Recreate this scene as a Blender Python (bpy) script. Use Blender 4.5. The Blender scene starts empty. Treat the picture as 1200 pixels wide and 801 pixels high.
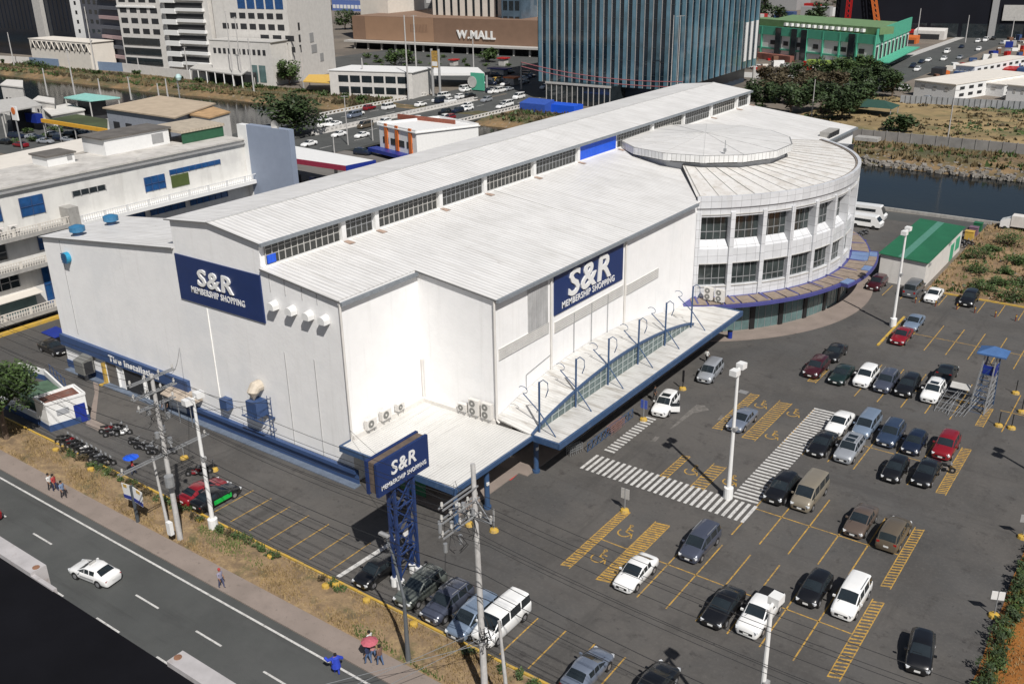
import bpy, math, random
from math import sin, cos, pi, radians, atan2, hypot, degrees
from mathutils import Vector, Matrix
random.seed(7)
# ---------------------------------------------------------------- camera, world, sun
SC = bpy.context.scene
COL = SC.collection
CAMH = 46.0; FPX = 1122.846; PITCH = radians(22.54568603); YAW = radians(126.32057337); ROLL = radians(-1.04600812)
CP = Vector((0, 0, CAMH))
Fw = Vector((cos(PITCH)*cos(YAW), cos(PITCH)*sin(YAW), -sin(PITCH)))
R0 = Fw.cross(Vector((0, 0, 1))).normalized(); U0 = R0.cross(Fw)
Rt = R0*cos(ROLL) + U0*sin(ROLL); Up = U0*cos(ROLL) - R0*sin(ROLL)
cam = bpy.data.cameras.new('camera'); camo = bpy.data.objects.new('camera', cam); COL.objects.link(camo)
cam.sensor_width = 36; cam.lens = FPX/1200*36; cam.clip_start = .5; cam.clip_end = 6000
camo.matrix_world = Matrix.Translation(CP) @ Matrix((Rt, Up, -Fw)).transposed().to_4x4()
SC.camera = camo
SUN_EL = radians(49.0); sdir = Vector((9.1, -6.3, 0)).normalized()
sdir = Vector((sdir.x*cos(SUN_EL), sdir.y*cos(SUN_EL), sin(SUN_EL)))
w = bpy.data.worlds.new('World'); SC.world = w; w.use_nodes = True
nt = w.node_tree; bg = nt.nodes['Background']
sk = nt.nodes.new('ShaderNodeTexSky'); sk.sky_type = 'NISHITA'; sk.sun_disc = False
sk.sun_elevation = SUN_EL; sk.sun_rotation = atan2(sdir.x, sdir.y); sk.dust_density = 1.5
nt.links.new(sk.outputs[0], bg.inputs[0]); bg.inputs[1].default_value = 0.05
sl = bpy.data.lights.new('sun', 'SUN'); so = bpy.data.objects.new('sun', sl); COL.objects.link(so)
sl.energy = 5.0; sl.angle = radians(.53); sl.color = (1, .962, .91)
so.rotation_euler = (-sdir).to_track_quat('-Z', 'Y').to_euler()
SC.view_settings.view_transform = 'Standard'; SC.view_settings.look = 'None'
SC.view_settings.exposure = 0.0; SC.view_settings.gamma = 1.0

def ray(x, y): return Fw*FPX + Rt*(x-600) - Up*(y-400.5)
def at(x, y, z=0.0):            # where a sight line meets the level z
    d = ray(x, y); return CP + d*((z-CAMH)/d.z)
def at_y(x, y, Y):
    d = ray(x, y); return CP + d*(Y/d.y)
def at_x(x, y, X):
    d = ray(x, y); return CP + d*(X/d.x)

# ---------------------------------------------------------------- materials
MATS = {}
def mat(name, col, rough=.7, var=.12, scale=1.5, metal=0., bump=0., bscale=20., stain=None, spec=.5, wave=None, brick=None, stretch=None, coords='Object'):
    """procedural: base colour broken up by two noises, optional ribs, seams and stains"""
    if name in MATS: return MATS[name]
    m = bpy.data.materials.new(name); m.use_nodes = True; MATS[name] = m
    t = m.node_tree; N = t.nodes; L = t.links
    b = N['Principled BSDF']; b.inputs['Roughness'].default_value = rough; b.inputs['Metallic'].default_value = metal
    b.inputs['Specular IOR Level'].default_value = spec
    tc = N.new('ShaderNodeTexCoord'); src = tc.outputs['Object']
    g = N.new('ShaderNodeNewGeometry') if coords == 'World' else None
    if g: src = g.outputs['Position']
    if stretch:
        mp = N.new('ShaderNodeMapping'); mp.inputs['Scale'].default_value = stretch; L.new(src, mp.inputs[0]); nsrc = mp.outputs[0]
    else: nsrc = src
    no = N.new('ShaderNodeTexNoise'); no.inputs['Scale'].default_value = scale; no.inputs['Detail'].default_value = 6; no.inputs['Roughness'].default_value = .6
    L.new(nsrc, no.inputs['Vector'])
    rp = N.new('ShaderNodeValToRGB'); e = rp.color_ramp.elements
    e[0].position = .3; e[1].position = .72
    e[0].color = tuple(max(0, c*(1-var)) for c in col)+(1,); e[1].color = tuple(min(1, c*(1+var)) for c in col)+(1,)
    L.new(no.outputs[0], rp.inputs[0]); out = rp.outputs[0]
    if stain:
        for (sc, sr, lo, hi, scol, samt) in (stain if isinstance(stain, list) else [stain]):
            mp = N.new('ShaderNodeMapping'); mp.inputs['Scale'].default_value = sr; L.new(src, mp.inputs[0])
            n2 = N.new('ShaderNodeTexNoise'); n2.inputs['Scale'].default_value = sc; n2.inputs['Detail'].default_value = 8; n2.inputs['Roughness'].default_value = .7
            L.new(mp.outputs[0], n2.inputs['Vector'])
            mr = N.new('ShaderNodeMapRange'); mr.inputs[1].default_value = lo; mr.inputs[2].default_value = hi; mr.inputs[4].default_value = samt
            L.new(n2.outputs[0], mr.inputs[0])
            mx = N.new('ShaderNodeMix'); mx.data_type = 'RGBA'; L.new(mr.outputs[0], mx.inputs[0]); L.new(out, mx.inputs[6])
            mx.inputs[7].default_value = tuple(scol)+(1,); out = mx.outputs[2]
    if brick:
        bw, bh, mort, bcol = brick[:4]
        br = N.new('ShaderNodeTexBrick'); br.offset = brick[4] if len(brick) > 4 else 0; br.squash = 1
        br.inputs['Scale'].default_value = 1; br.inputs['Brick Width'].default_value = bw; br.inputs['Row Height'].default_value = bh
        br.inputs['Mortar Size'].default_value = mort; br.inputs['Mortar Smooth'].default_value = .1
        br.inputs['Color1'].default_value = (1, 1, 1, 1); br.inputs['Color2'].default_value = (.88, .88, .88, 1); br.inputs['Mortar'].default_value = tuple(bcol)+(1,)
        L.new(tc.outputs['UV'], br.inputs['Vector'])
        mx = N.new('ShaderNodeMix'); mx.data_type = 'RGBA'; mx.blend_type = 'MULTIPLY'; mx.inputs[0].default_value = 1
        L.new(out, mx.inputs[6]); L.new(br.outputs[0], mx.inputs[7]); out = mx.outputs[2]
    L.new(out, b.inputs['Base Color'])
    hgt = None
    if wave:
        axis, period, amt = wave
        wv = N.new('ShaderNodeTexWave'); wv.wave_type = 'BANDS'; wv.bands_direction = axis; wv.inputs['Scale'].default_value = .314/period
        wv.inputs['Distortion'].default_value = .0; L.new(src, wv.inputs[0])
        bp = N.new('ShaderNodeBump'); bp.inputs['Strength'].default_value = amt; bp.inputs['Distance'].default_value = .06
        L.new(wv.outputs['Fac'], bp.inputs['Height']); hgt = bp
        mr = N.new('ShaderNodeMapRange'); mr.inputs[1].default_value = .0; mr.inputs[2].default_value = .35; mr.inputs[3].default_value = .87; mr.inputs[4].default_value = 1.
        L.new(wv.outputs['Fac'], mr.inputs[0]); mx = N.new('ShaderNodeMix'); mx.data_type = 'RGBA'; mx.blend_type = 'MULTIPLY'; mx.inputs[0].default_value = 1
        L.new(out, mx.inputs[6]); L.new(mr.outputs[0], mx.inputs[7]); L.new(mx.outputs[2], b.inputs['Base Color'])
    if bump:
        n3 = N.new('ShaderNodeTexNoise'); n3.inputs['Scale'].default_value = bscale; n3.inputs['Detail'].default_value = 4
        L.new(src, n3.inputs['Vector'])
        bp = N.new('ShaderNodeBump'); bp.inputs['Strength'].default_value = bump; bp.inputs['Distance'].default_value = .05
        L.new(n3.outputs[0], bp.inputs['Height'])
        if hgt: L.new(hgt.outputs[0], bp.inputs['Normal'])
        hgt = bp
    if hgt: L.new(hgt.outputs[0], b.inputs['Normal'])
    return m

M_wallf = mat('painted_masonry_wall', (.80, .795, .79), .75, .035, .6, bump=.35, bscale=3, stain=[(1, (1.4, 1.4, .07), .55, .8, (.5, .49, .46), .35), (.12, (1, 1, 1), .5, .62, (.70, .71, .72), .5), (3.5, (1, 1, .5), .66, .74, (.4, .38, .35), .45)])
M_roof = mat('white_ribbed_roof_sheet', (.69, .68, .665), .5, .06, .25, wave=('Y', .55, .6), stain=[(1, (.12, 1.9, 1), .48, .7, (.45, .43, .40), .6), (.2, (1, 1, 1), .48, .7, (.53, .52, .50), .5), (.7, (1, 1, 1), .64, .72, (.3, .27, .24), .5), (4, (1, 1, 1), .62, .75, (.38, .36, .33), .5)])
M_roofseam = mat('roof_seam_grey', (.48, .48, .47), .7)
M_canroof = mat('streaked_canopy_roof_sheet', (.60, .59, .565), .5, .06, .3, wave=('X', .3, .4), stain=[(1, (2.5, .12, 1), .52, .72, (.36, .35, .33), .7), (.5, (1, 1, 1), .6, .75, (.33, .3, .27), .5)])
M_canroof2 = mat('mottled_canopy_roof_sheet', (.60, .59, .565), .5, .06, .3, wave=('Y', .35, .3), stain=[(1, (.25, 1.5, 1), .50, .66, (.32, .29, .25), .75), (.5, (1, 1, 1), .5, .65, (.45, .44, .42), .6)])
M_tile = mat('aluminium_wall_panel', (.60, .61, .63), .42, .07, .8, brick=(1.25, 1.15, .02, (.42, .42, .42)), stain=[(1, (1, 1, .15), .55, .8, (.42, .41, .39), .5)])
M_white = mat('white_paint', (.71, .71, .70), .5, .04, 2)
M_offwhite = mat('aged_white_paint', (.60, .58, .55), .7, .08, .8, stain=(.8, (1, 1, .2), .55, .8, (.36, .34, .31), .5))
M_cream = mat('cream_wall', (.64, .60, .54), .75, .06, .5)
M_grey = mat('grey_paint', (.3, .3, .3), .6, .1, 2)
M_lgrey = mat('light_grey_concrete', (.42, .41, .39), .8, .12, 1.2, bump=.2)
M_pave = mat('worn_concrete_paving', (.25, .205, .178), .85, .14, 1.0, bump=.3, bscale=8, stain=[(.5, (1, 1, 1), .45, .65, (.17, .14, .12), .7), (2, (1, 1, 1), .6, .7, (.12, .10, .085), .6)])
M_conc = mat('weathered_concrete', (.33, .32, .30), .85, .15, 2., bump=.3, stain=(1, (1, 1, .2), .5, .75, (.16, .15, .14), .6))
M_pole = mat('concrete_pole', (.42, .41, .40), .8, .15, 3, stain=(1, (1, 1, .3), .5, .7, (.2, .19, .18), .6))
M_navy = mat('navy_paint', (.035, .07, .17), .45, .1, 1, stain=(.8, (1, 1, .3), .6, .8, (.12, .15, .22), .4))
M_blue = mat('sign_blue', (.012, .030, .115), .4, .08, .5)
M_trimblue = mat('blue_steel', (.035, .075, .16), .45, .1, 2, stain=(1, (1, 1, 1), .55, .75, (.13, .16, .2), .5))
M_royal = mat('royal_blue_paint', (.012, .03, .22), .4, .1, 2)
M_bright = mat('bright_blue_sheet', (.01, .09, .62), .5, .08, 1, wave=('Y', .4, .3))
M_purple = mat('violet_blue_fascia', (.06, .062, .21), .5, .12, 1)
M_brown = mat('brown_sheet_infill', (.24, .19, .15), .8, .2, 1.5)
M_black = mat('black_plastic', (.012, .012, .013), .5, .1, 3)
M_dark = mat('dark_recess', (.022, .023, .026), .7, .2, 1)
M_steel = mat('galvanised_steel', (.38, .39, .40), .45, .12, 3, metal=.5)
M_wire = mat('black_cable', (.012, .012, .013), .6, .1, 3)
M_glass = mat('dark_window_glass', (.018, .024, .028), .08, .3, .7, spec=.9)
M_louv = mat('dark_louvre_glass', (.035, .037, .035), .25, .35, 1.2)
M_teal = mat('teal_shop_glass', (.10, .165, .165), .15, .25, .6, spec=.8)
M_bluewin = mat('blue_window_glass', (.015, .07, .20), .12, .3, 1.0, spec=.8)
M_yellow = mat('yellow_road_paint', (.50, .29, .045), .75, .18, 2, coords='World', stain=[(2.2, (1, 1, 1), .45, .64, (.12, .10, .07), .8), (9, (1, 1, 1), .5, .6, (.10, .09, .07), .6)])
M_wpaint = mat('white_road_paint', (.56, .55, .53), .75, .12, 2, coords='World', stain=[(2.2, (1, 1, 1), .5, .68, (.16, .15, .14), .7), (9, (1, 1, 1), .52, .62, (.16, .15, .14), .5)])
M_kerby = mat('yellow_kerb_paint', (.5, .32, .05), .75, .15, 3, stain=(1.5, (1, 1, 1), .5, .65, (.2, .17, .13), .7))
M_asph = mat('parking_asphalt', (.066, .064, .062), .9, .3, .10, coords='World', bump=.25, bscale=14,
             stain=[(.045, (1, 1, 1), .42, .58, (.098, .090, .082), .75), (.55, (1, 1, 1), .56, .68, (.035, .032, .030), .8), (.12, (1, 1, 1), .5, .6, (.06, .056, .052), .6), (3.5, (1, 1, 1), .5, .75, (.13, .12, .11), .45), (.35, (1, .1, 1), .58, .70, (.05, .047, .044), .7), (.4, (.08, 1, 1), .56, .68, (.052, .048, .045), .6), (1.6, (1, 1, 1), .62, .68, (.03, .029, .028), .8), (.9, (1, 1, 1), .63, .66, (.045, .042, .04), .7)])
M_road = mat('road_asphalt', (.064, .067, .065), .9, .16, .2, coords='World', bump=.2, bscale=14, stain=[(.4, (.12, 1.4, 1), .55, .7, (.036, .036, .035), .65), (.06, (1, 1, 1), .5, .6, (.084, .085, .083), .5), (1.4, (1, 1, 1), .66, .72, (.025, .025, .025), .6), (3, (1, 1, 1), .55, .8, (.09, .09, .09), .3)])
M_dryg = mat('dry_verge_soil', (.225, .155, .088), .95, .25, .5, coords='World', bump=.6, bscale=6, stain=[(2.2, (1, 1, 1), .48, .62, (.33, .235, .12), .7), (.35, (1, 1, 1), .54, .64, (.06, .07, .025), .7), (.8, (1, 1, 1), .52, .66, (.12, .085, .055), .75), (5, (1, 1, 1), .55, .66, (.09, .065, .04), .6)])
M_ground = mat('bare_city_ground', (.16, .135, .11), .95, .25, .03, coords='World', stain=[(.02, (1, 1, 1), .5, .6, (.09, .08, .07), .8), (.2, (1, 1, 1), .55, .7, (.06, .065, .03), .5)])
M_bankm = mat('river_bank_soil', (.20, .13, .065), .95, .35, .1, coords='World', bump=.6, bscale=2, stain=[(.10, (.5, 1, 1), .42, .56, (.045, .055, .02), .85), (.5, (1, 1, 1), .5, .62, (.10, .08, .05), .6), (.9, (1, 1, 1), .58, .66, (.3, .28, .25), .6)])
M_leaf = mat('green_leaves', (.05, .085, .022), .6, .45, .6, coords='World')
M_leafd = mat('dark_green_leaves', (.032, .055, .016), .65, .45, .25, coords='World')
M_leafb = mat('brownish_leaves', (.065, .05, .024), .7, .4, .3, coords='World')
M_grass = mat('dry_grass_blades', (.27, .19, .09), .8, .35, 1.2, coords='World')
M_grassg = mat('green_grass_blades', (.10, .13, .035), .8, .35, 1.2, coords='World')
M_bark = mat('tree_bark', (.12, .085, .06), .9, .3, 3)
M_red = mat('red_paint', (.36, .012, .012), .4, .1, 2)
M_orange = mat('orange_paint', (.55, .14, .03), .5, .1, 2)
M_greenr = mat('green_roof_sheet', (.018, .125, .058), .5, .15, .4, wave=('Y', .4, .3))
M_mint = mat('mint_green_paint', (.075, .36, .24), .6, .08, .5)
M_olive = mat('olive_green_roof', (.13, .22, .10), .7, .15, .4)
M_rub = mat('rubber', (.014, .014, .014), .8, .2, 5)
M_chrome = mat('bright_alloy', (.5, .5, .52), .3, .05, 5, metal=.7)
M_lens = mat('headlight_lens', (.62, .64, .66), .12, .1, 8)
M_tail = mat('tail_light_red', (.3, .01, .01), .25, .1, 8)
M_plate = mat('white_number_plate', (.7, .7, .68), .5, .05, 5)
M_skin = mat('skin', (.28, .15, .09), .6, .05, 5)
M_hair = mat('black_hair', (.012, .010, .009), .6, .1, 9)

def water_mat():
    m = bpy.data.materials.new('river_water'); m.use_nodes = True; t = m.node_tree; b = t.nodes['Principled BSDF']
    b.inputs['Roughness'].default_value = .10; b.inputs['Specular IOR Level'].default_value = .22
    ge = t.nodes.new('ShaderNodeNewGeometry'); no = t.nodes.new('ShaderNodeTexNoise'); no.inputs['Scale'].default_value = .9; no.inputs['Detail'].default_value = 5
    mp = t.nodes.new('ShaderNodeMapping'); mp.inputs['Scale'].default_value = (.5, 1.3, 1); t.links.new(ge.outputs['Position'], mp.inputs[0]); t.links.new(mp.outputs[0], no.inputs[0])
    bp = t.nodes.new('ShaderNodeBump'); bp.inputs['Strength'].default_value = .2; bp.inputs['Distance'].default_value = .1
    t.links.new(no.outputs[0], bp.inputs['Height']); t.links.new(bp.outputs[0], b.inputs['Normal'])
    rp = t.nodes.new('ShaderNodeValToRGB'); n2 = t.nodes.new('ShaderNodeTexNoise'); n2.inputs['Scale'].default_value = .03; t.links.new(ge.outputs['Position'], n2.inputs[0])
    rp.color_ramp.elements[0].position = .35; rp.color_ramp.elements[0].color = (.005, .008, .011, 1); rp.color_ramp.elements[1].position = .65; rp.color_ramp.elements[1].color = (.013, .015, .014, 1)
    t.links.new(n2.outputs[0], rp.inputs[0]); t.links.new(rp.outputs[0], b.inputs['Base Color'])
    return m
M_water = water_mat()
PAINT = {}
def paint(name, col, rough=.28, metal=.0):
    if name not in PAINT:
        m = mat('car_paint_'+name, col, rough, .04, 1.0, metal=metal, spec=.6); b = m.node_tree.nodes['Principled BSDF']
        b.inputs['Coat Weight'].default_value = .6; b.inputs['Coat Roughness'].default_value = .06
        PAINT[name] = m
    return PAINT[name]
paint('white', (.78, .78, .77)); paint('black', (.008, .008, .009)); paint('silver', (.36, .38, .41), .35, .35); paint('grey', (.14, .15, .165), .35, .3)
paint('lightblue', (.20, .26, .35), .35, .3); paint('navy', (.010, .016, .035)); paint('midblue', (.035, .055, .10), .3, .2); paint('slate', (.075, .085, .12), .3, .3)
paint('red', (.20, .008, .014)); paint('burgundy', (.045, .008, .012)); paint('beige', (.27, .235, .18), .35, .3); paint('bronze', (.15, .12, .085), .35, .3)
paint('greengrey', (.13, .145, .13), .35, .3); paint('darkgreen', (.010, .022, .020)); paint('yellow', (.62, .36, .02)); paint('bluegrey', (.17, .20, .26), .35, .3); paint('brown', (.10, .075, .06))

# ---------------------------------------------------------------- mesh helpers
W = {}
class MB:
    def __init__(s): s.v = []; s.f = []; s.m = []; s.uv = None
    def add(s, vs, fs, m=0):
        k = len(s.v); s.v += [tuple(p) for p in vs]
        s.f += [tuple(i+k for i in f) for f in fs]; s.m += [m]*len(fs); return s
    def box(s, c, d, rz=0., m=0, tilt=None):
        x, y, z = d[0]/2, d[1]/2, d[2]/2
        vs = [Vector((a*x, b*y, e*z)) for a in (-1, 1) for b in (-1, 1) for e in (-1, 1)]
        R = Matrix.Rotation(rz, 3, 'Z')
        if tilt: R = R @ Matrix.Rotation(tilt[1], 3, tilt[0])
        vs = [R @ v + Vector(c) for v in vs]
        return s.add(vs, [(0, 1, 3, 2), (4, 6, 7, 5), (0, 4, 5, 1), (2, 3, 7, 6), (0, 2, 6, 4), (1, 5, 7, 3)], m)
    def b2(s, x0, x1, y0, y1, z0, z1, m=0): return s.box(((x0+x1)/2, (y0+y1)/2, (z0+z1)/2), (abs(x1-x0), abs(y1-y0), abs(z1-z0)), 0, m)
    def poly(s, pts, m=0): return s.add(pts, [tuple(range(len(pts)))], m)
    def prism(s, pts, z0, z1, m=0, mt=None):
        """pts counter-clockwise; z0, z1 numbers or lists per point"""
        n = len(pts); a = z0 if isinstance(z0, (list, tuple)) else [z0]*n; b = z1 if isinstance(z1, (list, tuple)) else [z1]*n
        vs = [(p[0], p[1], a[i]) for i, p in enumerate(pts)]+[(p[0], p[1], b[i]) for i, p in enumerate(pts)]
        s.add(vs, [tuple(range(n))[::-1]]+[(i, (i+1) % n, (i+1) % n+n, i+n) for i in range(n)], m)
        k = len(s.v)-2*n; s.f.append(tuple(range(k+n, k+2*n))); s.m.append(m if mt is None else mt); return s
    def tube(s, pts, r, n=6, m=0, cap=True):
        pts = [Vector(p) for p in pts]; rs = r if isinstance(r, (list, tuple)) else [r]*len(pts); k = len(s.v); ref = None
        for i, p in enumerate(pts):
            d = (pts[min(i+1, len(pts)-1)]-pts[max(i-1, 0)]).normalized()
            if ref is None: ref = Vector((0, 0, 1)) if abs(d.z) < .9 else Vector((1, 0, 0))
            a = d.cross(ref).normalized(); b = d.cross(a)
            for j in range(n):
                t = 2*pi*j/n; s.v.append(tuple(p+(a*cos(t)+b*sin(t))*rs[i]))
        for i in range(len(pts)-1):
            for j in range(n):
                q = k+i*n; s.f.append((q+j, q+(j+1) % n, q+n+(j+1) % n, q+n+j)); s.m.append(m)
        if cap:
            s.f.append(tuple(k+j for j in range(n))[::-1]); s.m.append(m); q = k+(len(pts)-1)*n; s.f.append(tuple(q+j for j in range(n))); s.m.append(m)
        return s
    def beam(s, p0, p1, w_, h_=None, m=0):
        p0 = Vector(p0); p1 = Vector(p1); d = p1-p0; L_ = d.length
        if L_ < 1e-6: return s
        d.normalize(); a = d.cross(Vector((0, 0, 1)))
        if a.length < .01: a = Vector((1, 0, 0))
        a.normalize(); b = a.cross(d); h_ = h_ or w_
        vs = [p+a*(i*w_/2)+b*(j*h_/2) for p in (p0, p1) for i in (-1, 1) for j in (-1, 1)]
        return s.add(vs, [(0, 1, 3, 2), (4, 6, 7, 5), (0, 4, 5, 1), (2, 3, 7, 6), (0, 2, 6, 4), (1, 5, 7, 3)], m)
    def build(s, name, mats, parent=None, local=False, smooth=None, kind=None):
        me = bpy.data.meshes.new(name)
        if parent is not None and not local:
            I = W[parent.name].inverted(); vs = [tuple(I @ Vector(v)) for v in s.v]
        else: vs = s.v
        me.from_pydata(vs, [], s.f)
        for m_ in (mats if isinstance(mats, (list, tuple)) else [mats]): me.materials.append(m_)
        if any(s.m): me.polygons.foreach_set('material_index', s.m)
        if s.uv:
            ul = me.uv_layers.new(name='UVMap'); k = 0
            for fi, f in enumerate(s.f):
                for vi in f: ul.data[k].uv = s.uv[vi] if vi < len(s.uv) else (0, 0); k += 1
        me.update()
        if smooth is not None:
            me.shade_smooth(); me.set_sharp_from_angle(angle=radians(smooth))
        o = bpy.data.objects.new(name, me); COL.objects.link(o)
        if parent is not None: o.parent = parent; W[o.name] = W[parent.name]
        else: W[o.name] = Matrix.Identity(4)
        if kind: o['kind'] = kind
        return o
def tag(o, label, cat, group=None, kind=None):
    o['label'] = label; o['category'] = cat
    if group: o['group'] = group
    if kind: o['kind'] = kind
    return o
def T(name, label, cat, loc=(0, 0, 0), rz=0., group=None):
    o = bpy.data.objects.new(name, None); COL.objects.link(o); o.location = loc; o.rotation_euler = (0, 0, rz); o.empty_display_size = .3
    W[o.name] = Matrix.Translation(Vector(loc)) @ Matrix.Rotation(rz, 4, 'Z')
    return tag(o, label, cat, group)
def solo(name, mb, m, label, cat, group=None, kind=None, smooth=None):
    """a thing that is one mesh, origin at its base centre"""
    xs = [v[0] for v in mb.v]; ys = [v[1] for v in mb.v]; z0 = min(v[2] for v in mb.v)
    c = Vector(((min(xs)+max(xs))/2, (min(ys)+max(ys))/2, z0))
    mb.v = [tuple(Vector(v)-c) for v in mb.v]
    o = mb.build(name, m, smooth=smooth); o.location = c; W[o.name] = Matrix.Translation(c)
    return tag(o, label, cat, group, kind)
def copy_tree(src, parent=None):
    c = src.copy(); COL.objects.link(c)
    if parent is not None: c.parent = parent
    for ch in src.children: copy_tree(ch, c)
    return c
def place(c, loc, rz): c.location = loc; c.rotation_euler = (0, 0, rz); W[c.name] = Matrix.Translation(Vector(loc)) @ Matrix.Rotation(rz, 4, 'Z'); return c
def struct(name, mb, m): o = mb.build(name, m); o['kind'] = 'structure'; return o
def text_mb(txt, p, du, dv, wd, ht, depth=.1, bold=.02, shear=0.):
    """letters filling a wd x ht box whose lower left corner is p; du along, dv up the board"""
    cu = bpy.data.curves.new('t', 'FONT'); cu.body = txt; cu.size = 1; cu.offset = bold; cu.extrude = .5; cu.shear = shear; cu.space_character = 1.10; cu.resolution_u = 3
    o = bpy.data.objects.new('t', cu); COL.objects.link(o); bpy.context.view_layer.update()
    me = bpy.data.meshes.new_from_object(o.evaluated_get(bpy.context.evaluated_depsgraph_get()))
    xs = [v.co.x for v in me.vertices]; ys = [v.co.y for v in me.vertices]; x0, x1, y0, y1 = min(xs), max(xs), min(ys), max(ys)
    du = Vector(du).normalized(); dv = Vector(dv).normalized(); n = du.cross(dv); mb = MB(); p = Vector(p)
    vs = [p+du*((v.co.x-x0)/(x1-x0)*wd)+dv*((v.co.y-y0)/(y1-y0)*ht)+n*((v.co.z+.5)*depth) for v in me.vertices]
    mb.add(vs, [tuple(f.vertices) for f in me.polygons])
    bpy.data.objects.remove(o); bpy.data.curves.remove(cu); bpy.data.meshes.remove(me)
    return mb

# ================================================================ THE SETTING
def yn(x): return 165+14.5*min(1, max(0, (x+190)/130))      # near waterline of the river
def yf(x): return 210+10*min(1, max(0, (x+330)/250))        # far waterline
mb = MB(); xs = [-4000, -1500]+list(range(-700, 400, 10))+[1500, 4000]
bz = lambda x: 0. if -226 < x < -160 else 1.
prof = lambda x: [(-600, 0), (yn(x)-1.5, 0), (yn(x), -1.2), (yn(x)+4, -2.6), (yf(x)-3, -2.6), (yf(x), -1.4), (yf(x)+4, -.2+.4*bz(x)), (yf(x)+8, -.05+.95*bz(x)), (yf(x)+20, -.05+.15*bz(x)), (yf(x)+24, 0), (4200, 0)]
rnd = random.Random(3)
for x in xs:
    for (y, z) in prof(x):
        j = .5 if abs(y-yf(x)) < 15 else 0
        mb.v.append((x, y+rnd.uniform(-j, j), z+rnd.uniform(-j, j)*.4))
n = 11
for i in range(len(xs)-1):
    for j in range(n-1):
        mb.f.append((i*n+j, (i+1)*n+j, (i+1)*n+j+1, i*n+j+1)); mb.m.append(1 if 2 <= j <= 8 else 0)
struct('ground', mb, [M_ground, M_bankm])
mb = MB(); mb.add([(-3000, 160, -1.35), (2000, 160, -1.35), (2000, 228, -1.35), (-3000, 228, -1.35)], [(0, 1, 2, 3)]); struct('water', mb, M_water)
def sheet(name, m, pts, z):
    mb = MB(); mb.poly([(p[0], p[1], z) for p in pts]); return struct(name, mb, m)
sheet('parking_lot', M_asph, [(-150, 42.1), (-5.4, 42.1), (-5.2, 58), (-5.4, 137), (-16, 137), (-29, 137), (-29, 178), (-60, 176.5), (-110, 172), (-150, 168)], .004)
sheet('road', M_road, [(-600, 8), (300, 8), (300, 35.9), (-600, 35.9)], .004)
mb = MB(); mb.b2(-600, 300, 35.9, 37.0, .006, .12); struct('pavement', mb, M_pave)
mb = MB(); mb.b2(-600, 300, 37.0, 37.9, .006, .10); struct('path', mb, M_pave)
mb = MB()
vx = [-600, -120]+[-110+i*1.2 for i in range(100)]+[40, 300]; vy = [37.9, 38.6, 39.4, 40.2, 41.0, 41.7]
for x in vx:
    for y in vy: mb.v.append((x, y, .1 if y < 38 or y > 41.5 else .14+rnd.uniform(0, .14)))
for i in range(len(vx)-1):
    for j in range(5): mb.f.append((i*6+j, (i+1)*6+j, (i+1)*6+j+1, i*6+j+1)); mb.m.append(0)
struct('verge', mb, M_dryg)
sheet('verge_edge', M_conc, [(-150, 41.7), (-4.6, 41.7), (-4.6, 42.1), (-150, 42.1)], .02)
mb = MB()
for i in range(0, 34):
    x0 = -106+i*3.0
    if x0 < -6: mb.b2(x0, x0+2.94, 41.8, 41.98, .0, .17+.03*(i % 2))
struct('kerb', mb, M_kerby)
# right hand verge beyond the lot
mb = MB()
for i in range(60):
    y = 44+i*2.
    for j, x in enumerate((-5.3, -4.6, -2, 4, 60)): mb.v.append((x+(.05*sin(i*1.7) if j == 0 else 0), y, .02+(0 if j == 0 else rnd.uniform(.05, .3))))
for i in range(59):
    for j in range(4): mb.f.append((i*5+j, i*5+j+1, (i+1)*5+j+1, (i+1)*5+j)); mb.m.append(0)
struct('verge_right', mb, mat('red_dry_soil', (.26, .10, .018), .95, .25, .5, coords='World', bump=.6, bscale=5, stain=(.5, (1, 1, 1), .55, .68, (.07, .075, .025), .6)))
mb = MB(); mb.b2(-26, -5.3, 136.6, 136.9, 0, .16); mb.b2(-27.85, -27.6, 113, 124.5, 0, .16); struct('kerb_row', mb, M_kerby)
# scrubby plot to the right of the shed
mb = MB(); gx = [-28.2+2*i for i in range(30)]; gy = [137.2+2*i for i in range(21)]
for x in gx:
    for y in gy: mb.v.append((x, y, .02+(rnd.uniform(.0, .5) if x > -27 and y > 138 else 0)))
for i in range(29):
    for j in range(20): mb.f.append((i*21+j, (i+1)*21+j, (i+1)*21+j+1, i*21+j+1)); mb.m.append(0)
struct('rough_ground', mb, mat('rubble_and_dry_scrub_soil', (.22, .145, .08), .95, .3, .3, coords='World', bump=.6, bscale=4, stain=[(.25, (1, 1, 1), .52, .66, (.06, .07, .025), .7), (1.2, (1, 1, 1), .6, .7, (.36, .32, .27), .6)]))
sheet('riverside_road', M_road, [(-75, yn(-75)-9), (-45, yn(-45)-8), (80, yn(80)-8), (80, yn(80)-2.2), (-45, yn(-45)-2.2), (-75, yn(-75)-2.2)], .012)
mb = MB()
for x in range(-80, 60, 4): mb.b2(x, x+3.96, yn(x)-1.9, yn(x)-1.4, -.3, .55)
solo('river_parapet', mb, M_conc, 'low concrete parapet along the near side of the river on the right', 'parapet')
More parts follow.
